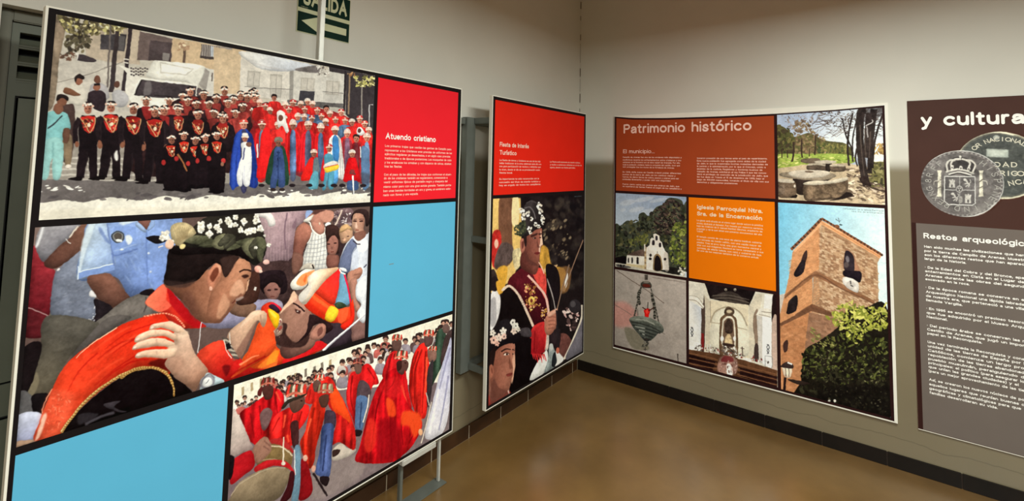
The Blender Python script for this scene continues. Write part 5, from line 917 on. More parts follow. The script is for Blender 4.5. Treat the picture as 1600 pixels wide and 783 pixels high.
def paint_nave():
    c = Canvas(3, NAVE, 700, (206, 200, 186), 8)
    c.V(1070, 430, 4.473)
    c.P((222, 216, 200), [30, 30, 660, 100, 660, 700, 30, 600], sm=0, n=.03)
    c.P((34, 27, 28), [145, 55, 500, 105, 450, 215, 180, 160], sm=0, n=.2); c.P((66, 58, 54), [230, 130, 330, 110, 420, 165, 440, 200, 200, 155], n=.2)
    for y in (130, 150, 172): c.L((120, 110, 100), [185+y*.1, y+10, 320, y+8, 455, y+40], 4, f=.5)
    for x in (290, 355): c.E((200, 190, 170), x, 98, 9, f=.5); c.E((40, 32, 32), x, 100, 4)
    c.P((226, 214, 188), [185, 170, 450, 205, 450, 580, 180, 530], sm=0, n=.03); c.P((236, 230, 210), [190, 330, 215, 260, 270, 225, 330, 225, 400, 270, 440, 350, 440, 560, 190, 530], n=.02)
    c.L((166, 152, 130), [187, 320, 210, 262, 265, 226, 325, 222, 395, 262, 440, 350], 9, f=.5); c.L((196, 184, 160), [180, 325, 250, 335], 8); c.L((196, 184, 160), [370, 362, 440, 378], 8)
    c.P((206, 196, 176), [130, 120, 180, 180, 180, 530, 150, 525, 150, 240], sm=0, n=.04); c.P((80, 66, 60), [122, 165, 140, 150, 148, 300, 140, 520, 118, 515], n=.1); c.P((120, 40, 40), [120, 400, 140, 405, 138, 520, 118, 515], sm=0); c.L((160, 144, 124), [183, 180, 186, 325], 5)
    c.P((214, 204, 184), [455, 215, 500, 130, 545, 130, 530, 240, 500, 290, 510, 600, 455, 590], sm=0, n=.04); c.P((140, 120, 104), [480, 360, 485, 280, 510, 230, 520, 300, 515, 460, 520, 590, 490, 585, 495, 470], n=.08); c.P((70, 56, 54), [490, 590, 490, 500, 505, 470, 518, 500, 518, 592])
    # retable
    c.P((110, 86, 66), [250, 560, 250, 330, 265, 285, 310, 262, 350, 285, 370, 330, 372, 575, 310, 565], n=.12); c.P((236, 226, 206), [265, 490, 265, 340, 280, 295, 312, 280, 345, 300, 355, 345, 355, 505], n=.03); c.P((120, 96, 80), [275, 485, 275, 345, 288, 308, 312, 295, 338, 312, 345, 350, 345, 495], n=.2)
    c.P((70, 56, 50), [285, 340, 312, 300, 338, 340, 335, 400, 290, 395], n=.3); c.P((214, 190, 150), [290, 430, 312, 405, 330, 430, 335, 480, 285, 475], f=2, n=.2); c.P((60, 46, 42), [275, 470, 345, 480, 345, 496, 275, 488], f=.6)
    c.P((96, 78, 64), [280, 262, 285, 235, 310, 215, 345, 235, 350, 260, 330, 280, 300, 280], n=.3); c.E((206, 190, 160), 315, 250, 20, 12, f=.6); c.L((60, 50, 44), [282, 245, 315, 232, 348, 248], 6); c.E((255, 252, 240), 265, 440, 12, 20, f=1.5); c.E((255, 252, 240), 352, 440, 9, 18, f=1.5)
    c.S([(240, 236, 226), (120, 104, 92), (200, 190, 176), (70, 60, 56)], [265, 490, 370, 500, 370, 560, 265, 550], 70, 4, 12)
    # pillars
    c.P((240, 238, 232), [35, 150, 118, 175, 122, 300, 115, 525, 35, 515], sm=0, n=.02, c2=(206, 210, 216), g=[60, 300, 118, 300]); c.P((226, 220, 206), [35, 40, 140, 60, 135, 195, 112, 190, 35, 150], sm=0, n=.03); c.P((236, 232, 222), [35, 140, 95, 152, 140, 215, 132, 232, 35, 170], sm=0); c.L((160, 148, 132), [35, 168, 90, 180, 134, 228], 5); c.L((170, 160, 146), [35, 140, 95, 152, 140, 214], 4)
    c.P((240, 240, 240), [545, 270, 612, 285, 612, 650, 545, 615], sm=0, n=.02); c.P((206, 200, 192), [505, 280, 545, 270, 545, 612, 525, 605], sm=0, n=.03); c.P((236, 234, 230), [560, 128, 618, 138, 606, 240, 555, 230], sm=0); c.P((232, 226, 214), [530, 225, 636, 240, 630, 258, 600, 292, 545, 285, 500, 275], sm=0); c.L((150, 138, 124), [540, 250, 628, 262], 5); c.L((150, 138, 124), [520, 270, 605, 290], 4)
    c.P((40, 28, 28), [618, 140, 650, 145, 650, 300, 612, 320], n=.1); c.P((196, 170, 156), [614, 320, 650, 300, 650, 640, 614, 640], n=.06)
    for x, y in ((55, 395), (585, 515)):
        c.L((60, 60, 64), [x-8, y-35, x+4, y-30, x+8, y-10, x-6, y+5, x+6, y+30], 5); c.L((60, 60, 64), [x+6, y-35, x-8, y-15, x+8, y+10, x-6, y+32], 4)
    c.S([(90, 80, 76), (200, 196, 190), (120, 110, 104)], [80, 475, 125, 480, 125, 525, 80, 515], 16, 4, 9); c.S([(80, 70, 66), (230, 226, 220), (110, 96, 90), (130, 50, 50)], [150, 490, 250, 510, 480, 560, 640, 620, 560, 610, 400, 575, 150, 530], 80, 4, 11)
    c.L((80, 62, 54), [405, 495, 408, 560], 6); c.L((80, 62, 54), [393, 505, 420, 510], 5); c.L((226, 222, 214), [165, 480, 165, 525], 7); c.L((226, 222, 214), [182, 480, 182, 528], 7); c.P((236, 232, 226), [415, 572, 470, 580, 468, 605, 415, 592], sm=0); c.L((150, 150, 150), [565, 560, 615, 572, 610, 650], 4); c.L((150, 150, 150), [565, 560, 565, 640], 4)
    # pews
    c.P((96, 66, 48), [30, 515, 200, 540, 420, 590, 650, 660, 650, 790, 30, 640], sm=0, n=.12); c.P((46, 28, 26), [30, 545, 220, 600, 200, 660, 30, 610], sm=0, n=.15); c.P((46, 28, 26), [390, 640, 650, 710, 650, 790, 390, 700], sm=0, n=.15)
    for i in range(5): c.L((132, 92, 66) if i % 2 == 0 else (30, 18, 18), [30, 540+i*17, 130, 560+i*18, 235, 588+i*16], 6); c.L((132, 92, 66) if i % 2 == 0 else (30, 18, 18), [370, 620+i*17, 500, 652+i*18, 650, 690+i*18], 6)
    c.P((150, 116, 104), [270, 560, 350, 570, 375, 620, 350, 690, 240, 670, 240, 600], f=3, n=.2); c.P((110, 40, 44), [280, 560, 335, 570, 340, 600, 260, 600], f=2, a=.8); c.P((250, 244, 234), [300, 615, 328, 625, 340, 690, 300, 685], f=1.5); c.S([(200, 170, 160), (90, 56, 52)], [240, 590, 375, 600, 360, 680, 240, 660], 40, 4, 14, .4, rot=1.9, a=.7)
    return c
def paint_picnic():
    c = Canvas(3, PICNIC, 800, (176, 186, 204), 9)
    c.V(1210, 165, 4.894)
    c.P((176, 190, 214), [20, 40, 850, -10, 850, 400, 20, 400], sm=0, c2=(226, 232, 238), g=[200, 90, 420, 290])
    c.P((96, 92, 62), [25, 180, 80, 170, 150, 240, 260, 210, 330, 240, 400, 270, 560, 300, 560, 420, 25, 420], n=.25)
    c.S([(84, 84, 54), (64, 66, 44), (110, 104, 66), (70, 62, 48)], [25, 160, 120, 180, 160, 260, 150, 390, 25, 400], 130, 9, 26); c.S([(120, 100, 78), (146, 122, 92), (96, 80, 64), (160, 140, 104)], [150, 130, 240, 110, 340, 240, 400, 260, 400, 380, 160, 380], 200, 7, 20, a=.8); c.S([(116, 112, 70), (90, 96, 60), (140, 134, 84), (76, 84, 58)], [330, 290, 420, 280, 560, 310, 560, 390, 330, 390], 120, 7, 20)
    c.S([(132, 112, 100), (160, 140, 126), (100, 84, 76)], [60, 80, 300, 80, 300, 220, 120, 200], 110, 4, 14, .3, a=.8)
    c.P((150, 168, 84), [25, 380, 200, 370, 560, 375, 600, 440, 300, 480, 25, 500], n=.15); c.S([(176, 190, 96), (120, 136, 64), (206, 206, 130)], [30, 390, 560, 380, 560, 430, 250, 470, 30, 490], 110, 6, 22, .35, rot=0)
    for p, w in (([150, 280, 150, 360, 138, 430], 14), ([212, 260, 210, 340, 216, 400], 12), ([318, 230, 312, 380], 10), ([60, 330, 62, 400], 7), ([100, 340, 104, 400], 7), ([270, 330, 270, 390], 6)): c.L((66, 54, 48), p, w, w)
    # ground
    c.P((196, 176, 148), [30, 480, 250, 450, 560, 440, 840, 500, 845, 770, 30, 740], sm=0, n=.1); c.P((120, 114, 76), [750, 430, 845, 430, 845, 620, 720, 600], n=.2); c.S([(104, 100, 66), (140, 132, 92), (70, 66, 50)], [740, 440, 840, 440, 840, 620, 720, 600], 70, 8, 22); c.P((240, 232, 224), [755, 375, 830, 375, 832, 430, 755, 430], sm=0, n=.03); c.S([(196, 164, 104), (150, 120, 84)], [760, 300, 830, 290, 830, 370, 760, 370], 40, 8, 20)
    c.S([(112, 96, 82), (92, 78, 68), (236, 216, 192), (150, 130, 110)], [560, 480, 660, 470, 840, 620, 840, 750, 560, 720], 170, 8, 30, .3, rot=.15)
    # trees on the right
    RG = c.rng
    for i in range(90):
        x = 280+RG.random()*560; y = 40+RG.random()*220-x*.04; l = 40+RG.random()*90; an = -.9+RG.random()*1.6
        c.L((70, 58, 56) if i % 3 else (110, 96, 90), [x, y, x+l*.5*math.cos(an)+6, y+l*.5*math.sin(an), x+l*math.cos(an), y+l*math.sin(an)-8], 4, 2, a=.85)
    c.S([(90, 78, 72), (60, 50, 50), (120, 108, 100)], [300, 60, 840, 20, 840, 250, 620, 240, 520, 220, 400, 150], 240, 4, 15, .35, a=.8)
    for p, w, w2 in (([600, 60, 570, 200, 560, 330, 572, 460], 12, 16), ([520, 100, 545, 220, 590, 330, 600, 430], 8, 14), ([640, 60, 600, 250, 600, 400], 9, 12), ([630, 330, 620, 400, 635, 465], 14, 10), ([700, 40, 660, 60, 655, 300, 680, 500, 705, 610], 60, 56), ([760, 30, 740, 250, 725, 520], 50, 36), ([830, 60, 770, 260, 750, 480], 16, 14), ([720, 60, 710, 200, 700, 400], 40, 40)): c.L((54, 46, 44), p, w, w2, n=.25)
    for p in ([655, 150, 665, 330, 690, 560], [690, 180, 695, 330, 708, 480], [735, 200, 725, 400]): c.L((120, 106, 96), p, 8, 5, f=.8, a=.7)
    c.P((44, 36, 36), [650, 40, 840, 10, 840, 60, 760, 110, 650, 130], f=3, a=.6, n=.3); c.L((230, 226, 224), [700, 155, 750, 130, 745, 110], 7, f=.4); c.L((190, 182, 180), [705, 160, 715, 245], 9, f=.5); c.P((50, 40, 38), [650, 560, 700, 540, 740, 615, 680, 600], n=.2); c.L((70, 58, 52), [700, 610, 780, 640, 845, 655], 12, f=.6)
    # stone tables
    c.P((110, 96, 82), [215, 410, 340, 405, 335, 440, 220, 438], n=.2); c.P((86, 74, 64), [258, 450, 330, 432, 395, 455, 395, 500, 260, 492], n=.25); c.P((176, 164, 146), [258, 448, 330, 440, 395, 455, 395, 464, 330, 455, 260, 460], n=.1); c.P((52, 44, 40), [395, 440, 440, 440, 430, 500, 398, 498]); c.P((196, 184, 166), [315, 425, 390, 418, 468, 425, 465, 440, 390, 446, 320, 440], n=.1); c.P((100, 86, 74), [430, 455, 490, 445, 540, 458, 540, 500, 450, 506, 432, 496], n=.25); c.P((190, 176, 156), [430, 452, 490, 446, 540, 456, 538, 466, 435, 466], n=.1)
    c.P((56, 46, 42), [160, 540, 420, 530, 400, 580, 240, 600, 230, 680, 165, 660], n=.2); c.P((150, 136, 118), [55, 540, 60, 515, 250, 500, 430, 515, 470, 545, 350, 575, 160, 560], n=.15)
    c.P((214, 202, 184), [110, 520, 150, 500, 270, 492, 400, 500, 425, 520, 370, 545, 250, 555, 150, 545], n=.08); c.E((120, 104, 90), 268, 505, 34, 8)
    c.P((104, 88, 74), [30, 570, 120, 575, 165, 590, 168, 690, 120, 705, 30, 690], n=.3); c.P((206, 194, 176), [30, 560, 90, 562, 150, 575, 150, 592, 90, 590, 30, 582], n=.1); c.E((120, 104, 90), 60, 640, 26, 40, n=.3); c.E((226, 214, 196), 158, 615, 8, 12); c.P((40, 33, 32), [120, 700, 175, 680, 170, 705])
    c.P((100, 84, 70), [232, 600, 350, 600, 470, 580, 555, 555, 558, 670, 500, 705, 380, 722, 240, 722], n=.3); c.P((206, 194, 174), [230, 590, 300, 575, 420, 575, 480, 560, 555, 550, 555, 570, 470, 592, 350, 605, 235, 606], n=.12)
    for x, y, rx, ry in ((285, 650, 36, 36), (325, 665, 22, 44), (400, 640, 40, 30), (450, 650, 36, 36), (510, 630, 34, 34), (380, 690, 50, 18), (270, 695, 26, 18), (480, 690, 40, 14)): c.E((132, 112, 92), x, y, rx, ry, f=1.2, n=.3, a=.8)
    c.P((44, 36, 34), [555, 660, 600, 685, 520, 715, 420, 725, 500, 700], f=1.2)
    return c
def paint_tower():
    c = Canvas(3, TOWER, 700, (140, 200, 226), 10)
    RG = c.rng
    c.V(1210, 315, 4.476)
    c.P((130, 196, 226), [20, 0, 800, 0, 800, 1600, 20, 1600], sm=0, c2=(222, 238, 240), g=[60, 120, 760, 260])
    c.L((120, 140, 150), [430, 120, 450, 135, 465, 130], 5); c.L((110, 124, 134), [448, 112, 456, 145], 5); c.E((66, 84, 88), 465, 160, 11, 5, .2)
    c.P((206, 196, 186), [38, 650, 80, 640, 70, 800, 38, 800], sm=0, n=.05)
    # two faces of the tower
    LF = [130, 350, 330, 130, 315, 470, 270, 500, 268, 720, 250, 900, 240, 1400, 30, 1400, 38, 800, 75, 650, 105, 520]
    c.P((206, 148, 106), LF, sm=0, n=.06); RF = [332, 130, 740, 390, 722, 420, 728, 680, 735, 1400, 240, 1400, 265, 720, 275, 500, 315, 470]
    c.P((176, 140, 110), RF, sm=0, n=.06)
    for r in range(46):
        for k in range(22):
            x = 320+k*20+RG.random()*8; y = 170+r*14+k*10+RG.random()*4
            if y < 165+(x-330)*.6 or y > 800 or x > 722: continue
            cl = [(206, 176, 146), (160, 122, 94), (190, 156, 124), (142, 108, 84), (216, 190, 160)][int(RG.integers(5))]
            w, h = 14+RG.random()*12, 8+RG.random()*6; c.P(cl, [x-w/2, y-h/2-3, x+w/2, y-h/2+4, x+w/2, y+h/2+4, x-w/2, y+h/2-3], sm=0, a=.8)
    for r in range(30):
        for k in range(9):
            x = 110+k*24+RG.random()*8; y = 380+r*16-k*17; w, h = 14+RG.random()*10, 8+RG.random()*4
            if y < 350-(x-130)*1.1+30 or x > 312 or y > 760: continue
            c.P([(222, 166, 120), (190, 132, 92), (212, 156, 112)][int(RG.integers(3))], [x-w/2, y-h/2+5, x+w/2, y-h/2-5, x+w/2, y+h/2-5, x-w/2, y+h/2+5], sm=0, a=.55)
    # eaves and string courses
    c.P((232, 176, 132), [130, 345, 333, 135, 335, 160, 150, 350], sm=0, n=.05); c.P((226, 170, 126), [333, 130, 750, 370, 740, 395, 700, 372, 335, 160], sm=0, n=.05); c.L((200, 140, 98), [338, 150, 540, 265, 740, 385], 8, f=.5)
    q = np.array([[120, 335], [335, 118], [755, 372.]])
    for a_, b_, n_ in ((q[0], q[1], 22), (q[1], q[2], 36)):
        for i in range(n_): p = a_+(b_-a_)*(i+.5)/n_; c.E((84, 56, 44) if i % 2 else (136, 88, 64), p[0], p[1], 12, 9, .6, k=8)
    c.E((130, 84, 60), 438, 172, 18, 12)
    c.P((142, 100, 74), [75, 650, 275, 490, 290, 480, 700, 690, 700, 712, 285, 520, 75, 672], sm=0, n=.1, a=.9); c.L((110, 78, 60), [75, 672, 275, 512, 460, 600, 700, 712], 8, f=.6)
    c.P((120, 84, 64), [150, 783, 265, 712, 400, 770, 400, 800, 260, 745, 150, 810], sm=0, n=.1)
    # openings
    c.P((70, 52, 50), [190, 415, 205, 365, 228, 338, 232, 380, 215, 430], n=.1); c.P((44, 38, 42), [140, 500, 190, 415, 218, 420, 205, 490, 160, 525], n=.15)
    c.P((176, 130, 104), [485, 470, 495, 350, 515, 338, 555, 365, 575, 420, 600, 500], n=.06); c.P((52, 44, 50), [490, 470, 494, 360, 512, 342, 545, 365, 560, 410, 552, 500], n=.15); c.P((36, 30, 36), [485, 480, 530, 480, 605, 490, 600, 560, 555, 545, 485, 515], n=.15); c.E((120, 112, 116), 512, 400, 13, 24, -.2, f=.8); c.E((96, 84, 84), 505, 440, 18, 20, f=1)
    c.P((236, 228, 220), [485, 525, 545, 535, 588, 570, 582, 632, 520, 605, 482, 570], n=.04); c.L((40, 36, 40), [536, 575, 533, 550], 7); c.L((40, 36, 40), [534, 582, 552, 590], 7); c.E((150, 140, 134), 535, 580, 34, 30, f=.6, a=.3)
    c.P((46, 40, 42), [95, 735, 105, 690, 160, 652, 158, 740, 90, 780], n=.2)
    # lower part and tree
    c.V(1210, 470, 4.232)
    c.P((186, 130, 92), [40, 160, 230, 70, 225, 300, 180, 620, 60, 600], sm=0, n=.1); c.P((146, 110, 88), [230, 70, 430, 120, 440, 300, 300, 650, 170, 620], sm=0, n=.12)
    for i in range(60):
        x = 60+RG.random()*150; y = 150+RG.random()*420; c.P([(206, 150, 110), (166, 112, 78), (196, 140, 100)][i % 3], [x-14, y-6, x+14, y-12, x+14, y+4, x-14, y+10], sm=0, a=.6)
    for i in range(40):
        x = 240+RG.random()*170; y = 110+RG.random()*200; c.P([(166, 130, 106), (126, 94, 76)][i % 2], [x-14, y-10, x+14, y-2, x+14, y+10, x-14, y+2], sm=0, a=.6)
    c.P((110, 78, 60), [40, 145, 225, 45, 250, 35, 380, 80, 380, 100, 245, 65, 45, 165], sm=0, n=.1); c.P((46, 38, 40), [88, 40, 120, 10, 150, 0, 145, 60, 90, 85], n=.2); c.P((70, 50, 46), [62, 280, 90, 255, 90, 320, 66, 335])
    c.P((36, 32, 26), [200, 330, 300, 260, 420, 170, 480, 60, 600, 40, 748, 60, 748, 800, 160, 660, 180, 520], n=.2)
    G = [(44, 46, 30), (62, 66, 38), (84, 88, 48), (32, 32, 24), (104, 108, 60)]
    c.S(G, [190, 340, 300, 250, 440, 200, 560, 200, 745, 260, 745, 520, 540, 560, 300, 520, 180, 460], 420, 8, 22, .45); c.S([(26, 24, 20), (40, 38, 28), (56, 54, 40)], [180, 460, 740, 400, 745, 740, 330, 660, 170, 600], 260, 8, 24, .5); c.S([(120, 118, 84), (90, 88, 64)], [200, 330, 740, 300, 740, 560, 240, 520], 90, 4, 12, .35)
    c.S([(176, 176, 84), (146, 150, 66), (200, 196, 110), (116, 122, 56)], [350, 110, 440, 20, 520, 0, 600, 40, 740, 10, 745, 180, 620, 190, 540, 280, 440, 200, 400, 150], 330, 8, 22, .45); c.S([(150, 146, 90), (110, 108, 64)], [240, 170, 400, 230, 420, 300, 260, 300], 60, 6, 16, .35, rot=.6)
    c.P((20, 17, 16), [320, 580, 745, 560, 745, 790, 320, 660], f=8, a=.6); c.S([(70, 66, 54), (44, 40, 32)], [330, 560, 740, 560, 740, 730, 340, 650], 50, 4, 12); c.E((226, 220, 210), 400, 655, 9, 11); c.E((190, 186, 176), 365, 655, 9, 7)
    # street lamp
    c.L((40, 30, 30), [75, 500, 68, 590], 16); c.P((240, 220, 196), [56, 430, 118, 440, 108, 500, 70, 492], n=.04); c.P((60, 48, 46), [45, 425, 85, 398, 125, 415, 122, 442, 56, 436], n=.1); c.L((250, 246, 240), [90, 402, 120, 415], 11); c.L((70, 56, 50), [75, 440, 80, 495], 4); c.L((70, 56, 50), [100, 442, 98, 498], 4); c.P((50, 40, 36), [90, 515, 160, 520, 240, 540, 170, 550], n=.2)
    return c
def paint_coins():
    c = Canvas(4, COINS, 700, (70, 46, 40), 11)
    c.V(1430, 195, 5.218)
    c.B((72, 48, 42), -200, -200, 2000, 1200)
    def ring(x, y, rx, ry, rot, cols):
        for col, k, f_ in cols: c.E(col, x, y, rx*k, ry*k, rot, k=60, f=f_, n=.12)
    # rear coin
    ring(700, 330, 372, 272, .12, (((206, 200, 178), 1, 0), ((150, 146, 130), .975, 0), ((92, 92, 88), .945, .5), ((80, 82, 80), .9, 1)))
    c.S([(110, 112, 108), (66, 68, 68), (130, 130, 120)], [420, 180, 700, 90, 980, 180, 1020, 400, 900, 540, 700, 560, 500, 420], 160, 8, 34, .3, f=1, a=.4)
    c.L((236, 230, 206), [345, 215, 420, 120, 540, 72, 680, 62, 800, 85], 10, f=.6); c.L((226, 220, 196), [700, 600, 820, 590, 950, 540], 10, f=.6); c.E((150, 152, 146), 660, 105, 28, 20, n=.2)
    c.P((170, 176, 168), [580, 195, 760, 205, 755, 268, 578, 260], sm=0, f=1.5, n=.15); c.P((206, 210, 200), [600, 205, 720, 212, 715, 250, 600, 245], f=4, a=.6)
    # front coin
    ring(375, 482, 348, 272, .03, (((206, 204, 200), 1, 0), ((112, 108, 108), .978, 0), ((132, 126, 124), .96, 1)))
    for i in range(110):
        t = i*2*math.pi/110; x, y = 375+335*math.cos(t), 482+261*math.sin(t); c.L((176, 172, 168) if i % 2 else (80, 76, 76), [x, y, x-12*math.cos(t), y-9*math.sin(t)], 7)
    c.E((108, 103, 102), 375, 482, 320, 249, .03, k=60, f=1, n=.2); c.S([(134, 130, 128), (84, 80, 80), (120, 116, 112)], [100, 300, 300, 240, 560, 290, 680, 480, 560, 680, 300, 720, 120, 620], 260, 8, 40, .3, f=1.2, a=.35)
    c.P((150, 146, 142), [560, 640, 640, 600, 560, 700, 420, 735, 480, 690], f=6, a=.6); c.L((226, 224, 220), [35, 540, 110, 650, 240, 730, 380, 752, 540, 725, 660, 630], 7, f=.5)
    # crown
    c.P((70, 66, 66), [245, 380, 255, 310, 290, 280, 360, 262, 440, 280, 485, 320, 480, 390, 360, 360], f=1.2, n=.2)
    for p in ([262, 372, 255, 320, 285, 290, 320, 290], [300, 360, 290, 315, 320, 285, 355, 280], [368, 350, 366, 280], [430, 360, 445, 315, 420, 290, 385, 280], [470, 380, 488, 330, 460, 295, 420, 288]):
        q = spline(np.array(p, float).reshape(-1, 2), False, 6)
        for x, y in q: c.E((196, 190, 182), x, y, 9, 8, k=8); c.E((236, 232, 226), x-2, y-3, 4, k=6)
    c.L((190, 186, 178), [250, 385, 360, 362, 480, 398], 13, n=.2); c.L((222, 218, 210), [270, 405, 360, 386, 460, 412], 9); c.L((60, 56, 56), [270, 416, 360, 398, 460, 424], 6); c.E((206, 202, 194), 366, 262, 10, 12)
    for x, y in ((300, 345), (370, 350), (435, 358)): c.E((220, 214, 206), x, y, 13, 17, n=.2); c.E((90, 86, 84), x, y+4, 6, 8)
    # shield
    c.P((96, 92, 92), [238, 420, 486, 424, 488, 640, 460, 656, 270, 648, 238, 620], sm=0, n=.2)
    c.L((214, 212, 208), [238, 420, 486, 424, 488, 640, 462, 656, 270, 648, 238, 622, 238, 420], 8, sm=0); c.L((200, 198, 194), [240, 530, 487, 534], 5); c.L((176, 174, 170), [360, 424, 360, 650], 5)
    def castle(x, y, s):
        c.P((186, 182, 176), [x-24*s, y+34*s, x-20*s, y-10*s, x-24*s, y-30*s, x-10*s, y-30*s, x-8*s, y-18*s, x-4*s, y-34*s, x+8*s, y-34*s, x+10*s, y-18*s, x+14*s, y-28*s, x+26*s, y-28*s, x+20*s, y-8*s, x+24*s, y+34*s], sm=0, n=.2); c.E((90, 86, 86), x, y+20*s, 7*s, 12*s)
    def lion(x, y, s):
        c.L((190, 186, 180), [x-20*s, y-28*s, x-2*s, y-20*s, x+8*s, y, x+22*s, y+10*s, x+14*s, y+32*s], 15*s, 8*s); c.E((200, 196, 190), x-14*s, y-28*s, 14*s, 11*s); c.L((190, 186, 180), [x+4*s, y, x-18*s, y+4*s], 8*s); c.L((190, 186, 180), [x+12*s, y+14*s, x-10*s, y+30*s], 8*s); c.L((190, 186, 180), [x+20*s, y+6*s, x+34*s, y-14*s, x+26*s, y-30*s], 6*s)
    castle(298, 478, 1.0); lion(418, 476, 1.0); lion(318, 590, 1.0); castle(428, 600, 1.1); c.E((150, 146, 142), 368, 610, 18, 30, n=.3); c.E((206, 202, 198), 358, 524, 29, 28); c.E((96, 92, 92), 358, 524, 23, 22)
    for dx, dy in ((-9, -8), (9, -8), (0, 10)): c.E((214, 210, 204), 358+dx, 524+dy, 6)
    # pillars of the arms
    for x in (196, 535):
        c.P((200, 194, 178), [x-16, 380, x+16, 380, x+12, 400, x+16, 560, x+22, 585, x-22, 585, x-16, 560, x-12, 400], sm=0, n=.2); c.L((236, 232, 216), [x-6, 400, x-8, 560], 7, f=.5); c.L((110, 104, 96), [x-20, 470, x+22, 440], 9); c.L((110, 104, 96), [x-20, 520, x+22, 500], 8); c.P((214, 208, 192), [x-20, 372, x+20, 372, x+14, 392, x-14, 392], sm=0); c.L((196, 190, 180), [x+12, 455, x+44 if x > 300 else x-40, 462, x+52 if x > 300 else x-46, 490], 9, 4)
    return c
